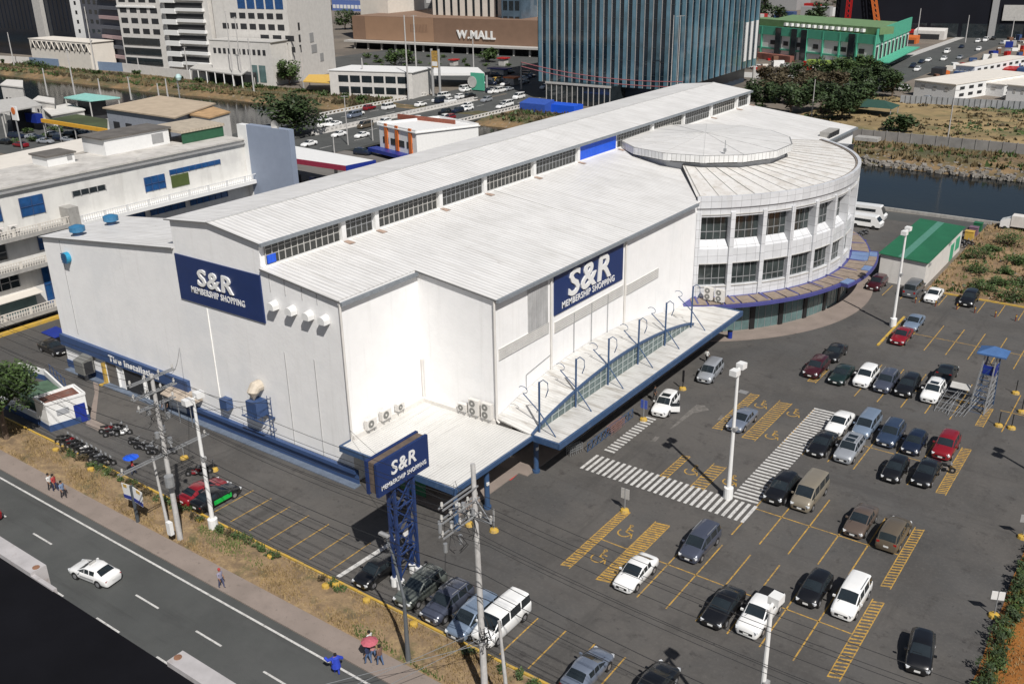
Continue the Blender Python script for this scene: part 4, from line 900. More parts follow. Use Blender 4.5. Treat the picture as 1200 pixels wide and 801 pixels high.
# distant cars: one mesh each, paint on the object
FP = {}
def far_car(p, hd, col, label, group, ty='suv'):
    if ty not in FP:
        vs, F = hull(ty); b = sub(vs, F['body'])
        for k in ('windshield', 'rear_window', 'side_window', 'side_window2'):
            q = sub(vs, F[k]); b.add(q.v, q.f, 1)
        for x in CT[ty]['wb']:
            for s_ in (-1, 1): q = wheel_mb(); b.add([(v[0]+x, v[1]+s_*(CT[ty]['w']-.08), v[2]+.33) for v in q.v], q.f, 2)
        o = b.build('car', [PAINT['white'], M_glass, M_rub]); FP[ty] = o
    else: o = FP[ty].copy(); COL.objects.link(o)
    place(o, (p[0], p[1], p[2]), radians(hd)); o.material_slots[0].link = 'OBJECT'; o.material_slots[0].material = PAINT[col]
    return tag(o, label, 'car', group)
GB = 'cars on the avenue and bridge'
for (px, py, c_, ty, side) in [(362, 168, 'white', 'sedan', 0), (397, 157, 'white', 'sedan', 0), (424, 158, 'white', 'sedan', 0), (380, 146, 'white', 'suv', 0), (392, 145, 'white', 'sedan', 0), (415, 135, 'bluegrey', 'van', 0), (428, 147, 'bronze', 'van', 0),
        (493, 122, 'white', 'sedan', 1), (513, 117, 'white', 'sedan', 1), (528, 118, 'white', 'suv', 1), (540, 113, 'white', 'suv', 1), (546, 105, 'white', 'sedan', 1), (551, 112, 'black', 'suv', 1), (578, 107, 'white', 'sedan', 1), (586, 106, 'white', 'van', 1), (596, 104, 'silver', 'sedan', 1),
        (520, 138, 'white', 'suv', 2), (521, 131, 'black', 'suv', 2), (485, 142, 'white', 'van', 2), (475, 142, 'navy', 'sedan', 2), (547, 124, 'white', 'suv', 2), (588, 124, 'white', 'sedan', 2), (581, 95, 'yellow', 'van', 2), (592, 98, 'white', 'sedan', 2)]:
    p = at(px, py, .7); hd = -88 if side != 1 else 92
    lab = {0: 'small %s vehicle on the avenue before the river, behind the petrol station', 1: 'small %s vehicle on the far carriageway across the bridge', 2: 'small %s vehicle on the near carriageway of the bridge'}[side] % {'bluegrey': 'grey-blue', 'bronze': 'brown'}.get(c_, c_)
    far_car((p.x, p.y, .04), hd, c_, lab, GB+' (%d)' % side, ty)
for (px, py, c_, ty) in [(1075, 81, 'white', 'suv'), (1070, 77, 'navy', 'suv'), (1080, 72, 'navy', 'sedan'), (1088, 70, 'white', 'sedan'), (1106, 69, 'white', 'suv'), (1110, 60.5, 'white', 'van'), (1127, 54.5, 'navy', 'sedan'), (1146, 48, 'white', 'suv'), (1155, 47, 'white', 'van'), (1164, 45, 'black', 'suv'), (1147, 57.5, 'white', 'suv'), (1175, 50, 'silver', 'suv'), (1125, 67, 'silver', 'sedan'), (1195, 41, 'white', 'van'), (1192, 45, 'white', 'sedan')]:
    p = at(px, py, .7); far_car((p.x, p.y, .05), -88, c_, 'tiny %s vehicle on the distant road beside the green building' % c_, 'vehicles on the distant road', ty)
for (px, py, c_, ty) in [(877, 78, 'white', 'suv'), (886, 78.5, 'white', 'suv'), (894, 79, 'navy', 'suv'), (1017, 95, 'white', 'van'), (1056, 104, 'white', 'van'), (1085, 114.5, 'silver', 'sedan')]:
    p = at(px, py, .7); far_car((p.x, p.y, .04), 180, c_, {877: 'leftmost of two white cars parked before the green building', 886: 'white car between another white car and a dark one before the green building', 894: 'dark blue car parked before the green building', 1017: 'white van among the trees across the river', 1056: 'white van by the kiosk behind the trees', 1085: 'silver car parked outside the white site offices'}[px], None, ty)
for (px, py, c_, ty) in [(62, 157, 'white', 'sedan'), (72, 162, 'navy', 'suv'), (85, 158, 'black', 'suv'), (100, 157, 'silver', 'suv'), (53, 165, 'silver', 'sedan')]:
    p = at(px, py, .7); far_car((p.x, p.y, .04), 20, c_, '%s car parked under the yellow-edged canopy on the far left' % c_, 'cars by the yellow-edged canopy', ty)
for (px, py, c_) in [(486, 187*1., 'navy'), (425, 180, 'navy')]:
    p = at(px, 178, .7); far_car((p.x, p.y, .04), 10, c_, 'dark car parked right of the petrol station canopy' if px == 486 else 'dark car beside the petrol station canopy end', None, 'suv')

rg0 = random.Random(9)
for k in range(26):
    x = rg0.choice([-210, -205.5, -200, -188.5, -183, -177]); y = rg0.uniform(158, 300); cn_ = rg0.choice(['white', 'white', 'silver', 'black', 'navy', 'red']); far_car((x, y, .04), 92 if x < -194 else -88, cn_, 'small car in the moving traffic on the avenue by the bridge', 'moving traffic on the avenue', rg0.choice(['suv', 'sedan', 'van']))
# motorcycles
def make_bike():
    t = T('motorcycle', 'x', 'motorcycle')
    for x in (.62, -.62):
        b = MB(); b.tube([(x, -.06, .3), (x, .06, .3)], [.3, .3], 12); q = b.build('wheel', M_rub, t, True)
        b = MB(); b.tube([(x, -.08, .3), (x, .08, .3)], [.12, .12], 8); b.build('hub', M_chrome, q, True)
    b = MB(); b.tube([(.35, 0, .45), (.3, 0, .72), (0, 0, .70), (-.25, 0, .62)], [.12, .17, .14, .1], 8); b.tube([(.1, 0, .35), (-.25, 0, .36)], .17, 8); b.tube([(.62, 0, .3), (.42, 0, .95)], .05, 6); b.build('frame', PAINT['black'], t, True)
    b = MB(); b.box((-.28, 0, .80), (.75, .27, .12)); b.build('seat', M_black, t, True)
    b = MB(); b.beam((.40, -.33, 1.02), (.40, .33, 1.02), .045); b.box((.47, 0, .92), (.12, .2, .2)); b.build('handlebar', M_steel, t, True)
    b = MB(); b.box((.02, 0, .45), (.5, .2, .28)); b.build('engine', M_chrome, t, True)
    return t
bk = None
spots = [(75+5.5*i, 513+3.1*i, 62, 'left of the long row') for i in range(10)]+[(126, 502, 50, 0), (131, 506, 50, 0), (138, 500, 50, 0), (144, 505, 55, 0), (158, 517, 20, 0), (165, 522, 25, 0), (174, 523, 20, 0), (180, 528, 20, 0), (196, 528, 60, 0), (228, 552, 40, 0), (238, 549, 40, 0)]
for i, (px, py, hd, l) in enumerate(spots):
    t = make_bike() if bk is None else copy_tree(bk)
    if bk is None: bk = t
    p = at(px, py, .5); place(t, (p.x, p.y, 0.01), radians(hd+rnd.uniform(-8, 8)))
    lab = 'dark motorcycle packed in the long row beside the guard house' if i < 10 else 'dark motorcycle in the second small cluster behind the utility pole' if i < 14 else 'dark motorcycle in the cluster just left of the utility pole foot' if i < 18 else ['dark motorcycle just right of the concrete utility pole', 'motorcycle nearest the red sedan', 'motorcycle behind the bike nearest the red sedan'][i-18]
    tag(t, lab, 'motorcycle', 'motorcycles beside the front wall')
    if i % 3 == 1:
        for ch in t.children:
            if ch.name.startswith('frame'): ch.material_slots[0].link = 'OBJECT'; ch.material_slots[0].material = [PAINT['red'], PAINT['white'], PAINT['silver']][(i//3) % 3]
for i, (px, py) in enumerate(((1006, 275), (1010, 273), (1014, 272), (1126, 287), (1131, 284), (1135, 285), (1108, 547))):
    t = copy_tree(bk); p = at(px, py, .5); place(t, (p.x, p.y, .15 if px > 1100 and py < 300 else .01), radians(70 if i < 3 else 10))
    tag(t, ['motorcycle parked behind the rotunda next to the white vans', 'motorcycle parked beyond the shed with the green roof', 'motorcycle standing behind the black sedan by the yellow hatching'][0 if i < 3 else 1 if i < 6 else 2], 'motorcycle', 'motorcycles behind the rotunda' if i < 3 else 'motorcycles by the shed' if i < 6 else None)

# ================================================================ FOLIAGE
def leaves(rng, centres, n, size, squash=.8):
    """many small leaf faces scattered through clumps (x, y, z, r)"""
    b = MB()
    for (x, y, z, r) in centres:
        for _ in range(max(3, int(n*r*r))):
            while True:
                u = Vector((rng.uniform(-1, 1), rng.uniform(-1, 1), rng.uniform(-1, 1)))
                if .15 < u.length < 1: break
            c = Vector((x, y, z))+Vector((u.x*r, u.y*r, u.z*r*squash)); s_ = size*rng.uniform(.6, 1.4)
            a = Vector((rng.uniform(-1, 1), rng.uniform(-1, 1), rng.uniform(-.5, .5))).normalized(); d = a.cross(Vector((rng.uniform(-.6, .6), rng.uniform(-.6, .6), 1))).normalized()
            k = len(b.v); b.v += [tuple(c-a*s_), tuple(c-d*s_*.55), tuple(c+a*s_), tuple(c+d*s_*.55)]; b.f.append((k, k+1, k+2, k+3)); b.m.append(0)
    return b
def tree(name, label, x, y, h, r, m, cat='tree', group=None, n=26, size=.28, trunk=.5, z0=0, seed=None, nc=14, tall=.5):
    rng = random.Random(seed if seed is not None else int(x*13+y*7)); t = T(name, label, cat, (x, y, z0), 0, group)
    zc = z0+h*(trunk+(1-trunk)*.45); tr = MB(); tr.tube([(x, y, z0-.1), (x+.05*h*rng.uniform(-1, 1), y, z0+h*trunk*.6), (x, y+.03*h, z0+h*trunk)], [.035*h+.04, .026*h+.03, .018*h+.02], 7)
    cs = []
    for i in range(nc):
        a = rng.uniform(0, 2*pi); q = r*math.sqrt(rng.uniform(0, 1))*.8; zz = zc+rng.uniform(-1, 1)*h*(1-trunk)*tall*(1-.5*q/r); cs.append((x+q*cos(a), y+q*sin(a), zz, r*rng.uniform(.22, .42)))
    for c in cs[:7]: tr.tube([(x, y, z0+h*trunk*.8), ((x+c[0])/2, (y+c[1])/2, (z0+h*trunk+c[2])/2-.1), c[:3]], [.014*h+.02, .01*h+.015, .008], 5)
    tr.build('trunk', M_bark, t); leaves(rng, cs, n, size).build('crown', m, t); return t
def shrub(label, x, y, h, r, m, group=None, n=60, size=.1, z0=0, name='shrub', cat='shrub', seed=None, nc=7):
    rng = random.Random(seed if seed is not None else int(x*31+y*17)); t = T(name, label, cat, (x, y, z0), 0, group)
    cs = [(x+rng.uniform(-.6, .6)*r, y+rng.uniform(-.6, .6)*r, z0+h*rng.uniform(.3, .75), r*rng.uniform(.35, .55)) for _ in range(nc)]
    b = MB()
    for c in cs: b.tube([(x, y, z0-.05), c[:3]], [.05*h+.01, .01], 4)
    b.build('stem', M_bark, t); leaves(rng, cs, n/(r*r)*.8, size, .7*h/max(r, .1)/1.4+.2).build('foliage', m, t); return t
rng = random.Random(11)
# tree and hedge plants on the verge
p = at(8, 528); tree('broadleaf_tree', 'large green tree at the left edge beside the guard house', p.x-2.2, p.y+1.2, 8.3, 4.4, M_leaf, n=90, size=.2, nc=36, trunk=.5)
G2 = 'low hedge shrubs along the yellow kerb'
i = 0
for (x0, x1, st) in ((-86, -64, 1.05), (-62, -54.3, .9), (-49, -46.5, 1.1), (-34.5, -6, 1.2)):
    x = x0
    while x < x1:
        shrub('small hedge shrub in the strip between the yellow kerb and the dry verge', x, 41.25+rng.uniform(-.15, .15), rng.uniform(.4, .8), .55, M_leaf if rng.random() < .6 else M_leafb, G2, n=130, size=.085, z0=.12, nc=6); x += st*rng.uniform(.7, 1.3)
b = MB()
for _ in range(34000):
    x = rng.uniform(-105, 0); y = rng.uniform(38.0, 41.6); 
    if (sin(x*.7)+sin(y*2.1+x*.23)+rng.uniform(-1, 1)) < .1: continue
    a = rng.uniform(0, pi); h = rng.uniform(.1, .34); dx, dy = cos(a)*.07, sin(a)*.07; lx, ly = rng.uniform(-.1, .1), rng.uniform(-.1, .1)
    green = sin(x*.31+1)+sin(y*1.3+x*.11) > 1.15
    b.add([(x-dx, y-dy, .12), (x+dx, y+dy, .12), (x+lx, y+ly, .16+h)], [(0, 1, 2)], 1 if green else 0)
for _ in range(9000):
    x = -4.9+abs(rng.gauss(0, 1.8)); y = rng.uniform(50, 100); a = rng.uniform(0, pi); h = rng.uniform(.1, .5)*(1.6 if x < -4 else .7); dx, dy = cos(a)*.07, sin(a)*.07
    b.add([(x-dx, y-dy, .0), (x+dx, y+dy, .0), (x+rng.uniform(-.15, .15), y+rng.uniform(-.15, .15), .1+h)], [(0, 1, 2)], 1 if x < -3.6 else 0)
for _ in range(9000):
    x = rng.uniform(-28, 25); y = rng.uniform(137.5, 178); a = rng.uniform(0, pi); h = rng.uniform(.1, .5); dx, dy = cos(a)*.12, sin(a)*.12
    b.add([(x-dx, y-dy, .1), (x+dx, y+dy, .1), (x+rng.uniform(-.2, .2), y+rng.uniform(-.2, .2), .3+h)], [(0, 1, 2)], 1 if sin(x*.5)+sin(y*.4) > .6 else 0)
o = b.build('grass', [M_grass, M_grassg]); tag(o, 'tufts of dry yellow and green grass on the verges beside the car park', 'grass', kind='stuff')
b = MB()
def tuft(b, x, y, z, r_, h, m):
    for _ in range(5):
        a = rng.uniform(0, 2*pi); dx, dy = cos(a)*r_*.5, sin(a)*r_*.5; ox, oy = rng.uniform(-r_, r_)*.5, rng.uniform(-r_, r_)*.5
        b.add([(x+ox-dx, y+oy-dy, z), (x+ox+dx, y+oy+dy, z), (x+ox+rng.uniform(-.4, .4)*r_, y+oy+rng.uniform(-.4, .4)*r_, z+h*rng.uniform(.6, 1.2))], [(0, 1, 2)], m)
for _ in range(5200):
    x = rng.uniform(-440, 45); y = yf(x)+rng.uniform(3, 19)
    if -218 < x < -168: continue
    q = sin(x*.09)+sin(y*.6+x*.03)+rng.uniform(-.8, .8); tuft(b, x, y, .25, rng.uniform(.5, 1.3), rng.uniform(.4, 1.3), 0 if q > .5 else 1 if q > -.4 else 2)
for _ in range(3200):
    x = rng.uniform(-94, 40); y = rng.uniform(247, 312); q = sin(x*.12+1)+sin(y*.17)+rng.uniform(-.8, .8)
    if q < -.2: continue
    tuft(b, x, y, .15, rng.uniform(.5, 1.3), rng.uniform(.3, .9), 1 if q > 1.2 else 2 if q > .2 else 0)
for _ in range(2600):
    x = rng.uniform(-27.5, 22); y = rng.uniform(138, 168); q = sin(x*.4+1)+sin(y*.33)+rng.uniform(-.8, .8)
    if q < -.1: continue
    tuft(b, x, y, .1, rng.uniform(.3, .8), rng.uniform(.25, .8), 1 if q > .15 else 0)
o = b.build('wild_grass', [mat('weathered_weed_straw', (.155, .115, .055), .85, .35, .8, coords='World'), M_leaf, M_leafb]); tag(o, 'rough tufts and weeds on the river banks, the dry field and the plot by the shed', 'weeds', kind='stuff')
b = MB()
for _ in range(1900):
    far = rng.random() < .8; x = rng.uniform(-110, 45) if far else rng.uniform(-27, 10); y = (yf(x)-.5+rng.expovariate(.35)) if far else rng.uniform(138, 166); s_ = rng.uniform(.15, .55) if far else rng.uniform(.06, .25)
    b.box((x, y, -1.0+min(1.2, (y-yf(x))*.25) if far else .12), (s_*2, s_*1.5, s_*1.2), rng.uniform(0, 3), 0, ('X', rng.uniform(-.5, .5)))
o = b.build('stones', mat('pale_rubble_stone', (.19, .175, .155), .9, .3, 1.5)); tag(o, 'pale rubble stones at the foot of the far bank and by the shed', 'stones', kind='stuff')
b = MB()                                         # hedge along the right kerb: its shadow falls on the lot
for k in range(26):
    y = 53+k*1.25; shrub('low scrubby hedge shrub along the right edge of the car park', -4.6+rng.uniform(-.2, .3), y, rng.uniform(1.0, 1.6), .8, M_leafd if k % 3 else M_leaf, 'hedge shrubs along the right edge', n=190, size=.11, nc=6)
for (px, py, r, h) in [(1150, 300, 2.4, 2.0), (1148, 318, 2.2, 1.8), (1155, 335, 2.0, 1.6), (1185, 345, 2.6, 2), (1185, 282, 3.0, 2.2), (1170, 330, 1.5, 1.3), (1192, 305, 1.8, 1.5), (1195, 330, 2, 1.6), (1165, 290, 1.4, 1.2), (1180, 316, 1.4, 1.2)]:
    p = at(px, py, .8); shrub('dark green bush on the dry ground right of the shed', p.x, p.y, h, r, M_leaf, 'bushes on the dry ground right of the shed', n=420, size=.16, nc=9, z0=.1)
GT = 'trees across the river behind the rotunda'
for i, (px, py, r, h, m) in enumerate([(893, 128, 5.5, 8, 1), (912, 120, 6, 9, 2), (925, 134, 5.5, 8, 1), (940, 122, 6, 9, 2), (962, 132, 6.5, 9, 1), (985, 140, 6.5, 9, 1), (1000, 128, 6, 8.5, 1), (975, 113, 5.5, 8, 2), (905, 104, 5, 7.5, 2), (930, 100, 5, 7.5, 1), (960, 98, 5, 8, 1), (985, 95, 5.5, 8, 0), (1005, 92, 5, 8, 0), (1020, 90, 4.5, 7, 0), (1012, 112, 5.5, 8, 1), (1035, 108, 5.5, 8.5, 1), (1045, 115, 5, 8, 1), (948, 108, 5, 7, 2), (883, 115, 4, 6, 1), (1000, 105, 5, 7, 1)]):
    p = at(px, py, 0); tree('broadleaf_tree', 'bushy tree with %s crown in the clump across the river behind the rotunda' % ['mid green', 'dark green', 'brownish'][m], p.x, p.y, h, r, [M_leaf, M_leafd, M_leafb][m], group=GT+[' (green)', ' (dark)', ' (brownish)'][m], n=24, size=.5, trunk=.3, nc=20)
for (px, py, h, r, lab) in [(345, 158, 11, 9, 'wide dark tree on the river bank left of the bridge'), (1056, 155, 4, 4, 'lone rounded bush in the dry field across the river'), (340, 100, 9, 6, 'green tree in front of the large white building'), (478, 75, 6, 4, 'small tree in front of the brown mall'), (423, 40, 12, 7, 'tree between the white building and the brown mall'), (405, 35, 12, 7, 'tree nearest the blue and white block behind the mall'), (463, 78, 7, 4.5, 'tree left of the small tree in front of the mall'), (573, 73, 6, 4, 'round clipped tree under the mall lettering'), (345, 80, 7, 4, 'palm-like tree beside the yellow awning')]:
    p = at(px, py, 0); tree('broadleaf_tree', lab, p.x, p.y, h, r, M_leafd if px in (345, 1056) else M_leaf, n=16, size=.55, trunk=.25, nc=22)
p = at(305, 160); 
G3 = 'bushes along the far river bank'
for i, (px, py) in enumerate([(42, 78), (50, 80), (62, 84), (10, 74), (118, 88), (165, 88), (215, 95), (240, 97), (262, 97), (282, 98), (295, 103), (310, 104), (325, 107), (360, 110), (385, 113), (410, 116), (430, 118)]):
    p = at(px, py); shrub('green bush on the dry far bank of the left river', p.x, p.y-2, 3 if i < 3 else 1.8, 3.4 if i < 3 else 2, M_leaf, G3, n=300, size=.35, nc=8, z0=.3)
for i, px in enumerate((30, 80, 1020, 880, 905, 1090)):
    pass

# ================================================================ LAMPS, POLES, WIRES
def lamp_post(px, py, label, h=12.6, heads=2, rz=1.45, wide=True, xy=None):
    p = Vector(xy+(0,)) if xy else at(px, py); t = T('lamp_post', label, 'lamp post', (p.x, p.y, 0), rz, 'tall white car park lamp posts')
    b = MB(); b.tube([(0, 0, 0), (0, 0, 1.1), (0, 0, 1.15)], [.42, .42, .3], 14); b.build('base', M_white, t, True)
    b = MB(); b.tube([(0, 0, 1.1), (0, 0, h)], [.2, .12], 10); b.build('pole', M_white, t, True)
    b = MB(); b.beam((-.4, 0, h-.1), (.4, 0, h+.05), .14); b.build('arm', M_white, t, True)
    for s_ in ((-1, 1) if heads == 2 else (1,)):
        b = MB(); b.box((s_*.52, 0, h+.15*s_), (.72, .66, .5)); hd = b.build('lamp_head', M_white, t, True)
        b = MB(); b.box((s_*.52, 0, h-.27+.15*s_), (.6, .55, .03)); b.build('diffuser', M_lgrey, hd, True)
    b = MB(); b.box((.0, -.2, 7.0), (.4, .25, .3)); b.build('spotlight', M_grey, t, True)
    return t
lamp_post(853, 583, 'white twin-head lamp post standing at the corner of the two zebra crossings')
lamp_post(250.8, 620, 'white lamp post on the verge edge beside the red sedan', h=12.5)
lamp_post(1046, 382, 'white lamp post furthest away, in front of the shed with the green roof')
lamp_post(0, 0, 'white lamp post cut off by the bottom edge below the white pickup', xy=(-14.15, 42.8), heads=1, h=12.3)
# floodlight off frame on the right whose shadow falls in the lot
lamp_post(0, 0, 'white lamp post just outside the right edge of the photo', xy=(-1.3, 86.5))

def util_pole(x, y, h, label, off=0., guy=True, arms=(), lean=(0, 0), r=.2):
    t = T('utility_pole', label, 'utility pole', (x, y, 0), 0, 'utility poles on the verge')
    f = lambda z: (x+lean[0]*z/h, y+lean[1]*z/h, z)
    b = MB(); b.tube([f(0), f(h)], [r, r*.62], 12); b.build('pole', M_pole, t)
    for (z, L_, dirx, ins) in arms:
        c = Vector(f(z))+(Vector((0, off, 0)) if dirx == 'y' else Vector((0, 0, 0))); d = Vector((1, 0, 0)) if dirx == 'x' else Vector((0, 1, 0)) if dirx == 'y' else Vector(dirx).normalized()
        b = MB(); nrm = Vector((-d.y, d.x, 0))*.16
        b.beam(c-d*L_*.5+nrm, c+d*L_*.5+nrm, .07, .1); b.beam(c-d*L_*.5-nrm, c+d*L_*.5-nrm, .07, .1); ca = b.build('crossarm', M_steel, t)
        for k in range(ins):
            q = c+d*L_*(-.46+.92*k/max(1, ins-1)); b = MB(); b.tube([q+Vector((0, 0, .05)), q+Vector((0, 0, .2)), q+Vector((0, 0, .22)), q+Vector((0, 0, .45))], [.05, .05, .11, .07], 7); b.build('insulator', M_lgrey, ca)
    return t
# left pole group
lp = util_pole(-63.3, 38.4, 15.2, 'concrete utility pole with crossarms and cable coils in front of the motorcycles', arms=[(14.9, 4.2, 'y', 4), (13.7, 4.0, 'y', 4), (12.6, 3.4, 'y', 3), (8.2, 8.5, 'y', 3)], lean=(-.5, .3), r=.24)
b = MB()
for k in range(46):
    a = rng.uniform(0, 6.3); z = rng.uniform(8.4, 14.4); r_ = rng.uniform(.3, 1.3); x0, y0 = -63.6+rng.uniform(-.4, .6), 38.5+rng.uniform(-.9, .9)
    b.tube([(x0, y0, z), (x0+r_*.4*cos(a), y0+r_*.5*sin(a), z-.5*r_), (x0+r_*cos(a), y0+r_*sin(a), z-.15)], .022, 4)
b.build('cable_tangle', M_wire, lp)
for (dx, dy, z, r_, h_) in ((.5, -.3, 6.1, .38, .95), (-.5, .5, 10.2, .22, .6), (.6, .3, 9.6, .2, .5), (.4, -.6, 10.4, .18, .5), (-.4, -.5, 12.2, .18, .5), (.5, .6, 11.7, .18, .5)):
    b = MB(); b.tube([(-63.4+dx, 38.4+dy, z-h_/2), (-63.4+dx, 38.4+dy, z+h_/2)], r_, 12); b.build('transformer', M_steel, lp)
b = MB(); b.box((-63.4, 37.7, 1.6), (.5, .35, 1.2)); b.build('meter_cabinet', M_white, lp)
p2 = util_pole(-64.6, 38.3, 7.4, 'shorter slim brace pole leaning beside the concrete pole by the motorcycles', arms=[], lean=(-.8, .2), r=.15)
# middle pole group
mp_ = util_pole(-30.9, 38.35, 16.9, 'tall concrete utility pole with stacked crossarms beside the white van', arms=[(15.4, 3.4, 'y', 2), (14.6, 3.6, 'y', 5), (13.6, 3.6, 'y', 5), (13.4, 2.6, 'x', 4)], r=.24, lean=(-1.3, 1.2), off=-1.5)
b = MB()
for k in range(14):
    x0, y0, z = -31.9, 37.8+rng.uniform(-1.6, 1.4), rng.uniform(12.6, 15.6); b.tube([(x0, y0, z), (x0+rng.uniform(-.8, .8), y0+rng.uniform(-.4, .4), z-.7), (x0+rng.uniform(-.4, .4), y0, z-1.2)], .025, 4)
b.build('cable_tangle', M_wire, mp_)
for (dy, z) in ((-1.2, 15.0), (-.4, 14.6), (.5, 15.3), (1.2, 14.4), (-.9, 13.4), (.2, 13.2)):
    b = MB(); b.tube([(-32.0, 37.6+dy*1.3, z-1.0), (-32.0, 37.6+dy*1.3, z-.4)], .13, 9); b.build('fuse_cutout', M_steel, mp_)
b = MB(); b.beam((-32.0, 39.3, 14.4), (-31.9, 36.8, 15.2), .05); b.beam((-32.0, 39.3, 14.8), (-30.6, 39.2, 13.4), .05); b.build('arm_brace', M_steel, mp_)
b = MB()
for k in range(16):
    a = rng.uniform(0, 6.3); z = rng.uniform(5.2, 6.6); b.tube([(-30.4, 38.2, z), (-30.4+.5*cos(a), 38.2+.5*sin(a), z-.4), (-30.4+.7*cos(a+.5), 38.2+.6*sin(a), z+.1)], .03, 4)
b.build('cable_coil', M_wire, mp_)
p3 = util_pole(-28.6, 37.9, 7.4, 'short grey prop pole leaning beside the tall concrete pole at the bottom', arms=[], lean=(-.8, .2), r=.15)
# dark steel street light pole on the verge
t = T('street_lamp', 'dark grey leaning steel street lamp on the verge near the people with the umbrella', 'street lamp', (-37.6, 38.3, 0))
b = MB(); b.tube([(-37.6, 38.3, 0), (-37.6, 38.3, 1.3), (-37.6, 38.3, 5.4)], [.2, .17, .12], 10); b.tube([(-37.6, 38.3, 5.4), (-38.6, 38.6, 8.2), (-39.2, 38.6, 9.6)], [.11, .08, .06], 8); b.build('pole', mat('dark_grey_steel', (.10, .11, .12), .5), t)
b = MB(); b.box((-39.3, 38.6, 9.65), (.8, .3, .15)); b.build('lamp_head', M_grey, t)
# power lines parallel to the road
PL = 'power lines strung along the road'
xs_ = (-97, -63.5, -30.4, 3, 36)
lines = [(39.6, 14.9), (38.7, 14.9), (37.4, 14.9), (36.5, 14.7), (39.4, 13.9), (37.0, 13.9), (38.6, 12.2), (38.1, 10.4), (38.0, 9.4), (38.4, 8.3)]
for k, (y, z) in enumerate(lines):
    b = MB()
    for i in range(4):
        sg = .55+.12*(k % 4); n_ = 12; b.tube([(xs_[i]+(xs_[i+1]-xs_[i])*j/n_, y, z-4*sg*(j/n_)*(1-j/n_)) for j in range(n_+1)], .021 if z > 11 else .03, 4, cap=False)
    solo('power_line', b, M_wire, 'thin black power line strung high between the utility poles' if z > 11 else 'thicker black cable strung low between the utility poles', 'power line', PL+(' (high)' if z > 11 else ' (low)'))
for k, (a, c_) in enumerate((((-63.4, 39.6, 14.8), (-68.5, 53.4, 5.4)), ((-63.4, 39.2, 12.4), (-68.2, 53.4, 6.0)), ((-63.4, 39.9, 14.8), (-82, 53.4, 8.0)), ((-30.4, 38.2, 13.2), (-44.6, 52.4, 5.2)), ((-30.4, 38.2, 14.2), (-57.6, 53.4, 5.6)))):
    b = MB(); a = Vector(a); c_ = Vector(c_); b.tube([a.lerp(c_, j/10)-Vector((0, 0, 3.2*(j/10)*(1-j/10))) for j in range(11)], .02, 4, cap=False)
    solo('service_cable', b, M_wire, ['thin cable sagging from the left utility pole to the wall blower', 'lower of two thin cables from the left pole to the wall blower', 'thin cable from the left utility pole to the front wall above the tyre bays', 'thin cable from the middle pole to the corner of the entrance canopy', 'thin cable from the middle pole to the foot of the front wall corner'][k], 'cable')
for k, (dx, dz) in enumerate(((-3.4, 5.8), (-4.2, 6.4), (-5.0, 5.2))):
    b = MB(); b.tube([(-30.4, 38.2, dz), (-30.4+dx*2.2, 33.5-k*.5, 0.0)], .022, 4); 
    solo('guy_wire', b, M_steel, 'thin steel guy wire running from the middle pole down to the roadside', 'guy wire', 'guy wires of the middle pole')

# ---------------------------------------------------------------- sign tower
St = T('sign_tower', 'blue lattice tower carrying the double-sided S&R sign beside the verge', 'sign tower', (-44, 45, 0))
lg = [(-44.25, 44.2), (-43.6, 44.2), (-43.6, 46.3), (-44.25, 46.3)]
for q in lg:
    b = MB(); b.beam((q[0], q[1], .7), (q[0], q[1], 9.4), .2, .2); b.build('leg', mat('tower_blue_paint', (.018, .04, .13), .45, .15, 2), St)
    b = MB(); b.tube([(q[0], q[1], 0), (q[0], q[1], .75)], .30, 12); b.build('footing', M_white, St)
for i in range(4):
    p, q = lg[i], lg[(i+1) % 4]; b = MB()
    for k in range(4):
        z0, z1 = .9+2.05*k, .9+2.05*(k+1); b.beam((p[0], p[1], z0), (q[0], q[1], z1), .08); b.beam((q[0], q[1], z0), (p[0], p[1], z1), .08); b.beam((p[0], p[1], z1), (q[0], q[1], z1), .10)
    b.build('lattice', MATS['tower_blue_paint'], St)
b = MB(); b.b2(-43.55, -43.3, 42.3, 47.9, 9.15, 11.9); pn = b.build('front_panel', M_blue, St)
b = MB(); b.b2(-44.5, -44.25, 42.3, 47.9, 9.15, 11.9); pb = b.build('back_panel', M_blue, St)
b = MB(); b.b2(-44.25, -43.55, 42.45, 47.8, 11.55, 11.8); b.b2(-44.25, -43.55, 42.45, 42.6, 9.3, 11.5)
for k in range(6): b.b2(-44.24, -43.56, 42.8+.95*k, 42.9+.95*k, 9.2, 11.5)
b.build('frame', mat('rusty_frame', (.12, .09, .07), .8, .3, 2), St)
text_mb('S&R', (-43.29, 43.75, 10.35), (0, 1, 0), (0, 0, 1), 2.75, 1.1, .04, .018, .10).build('lettering', M_white, pn); text_mb('MEMBERSHIP SHOPPING', (-43.29, 42.65, 9.6), (0, 1, 0), (0, 0, 1), 4.9, .36, .03, .01).build('lettering', M_white, pn)

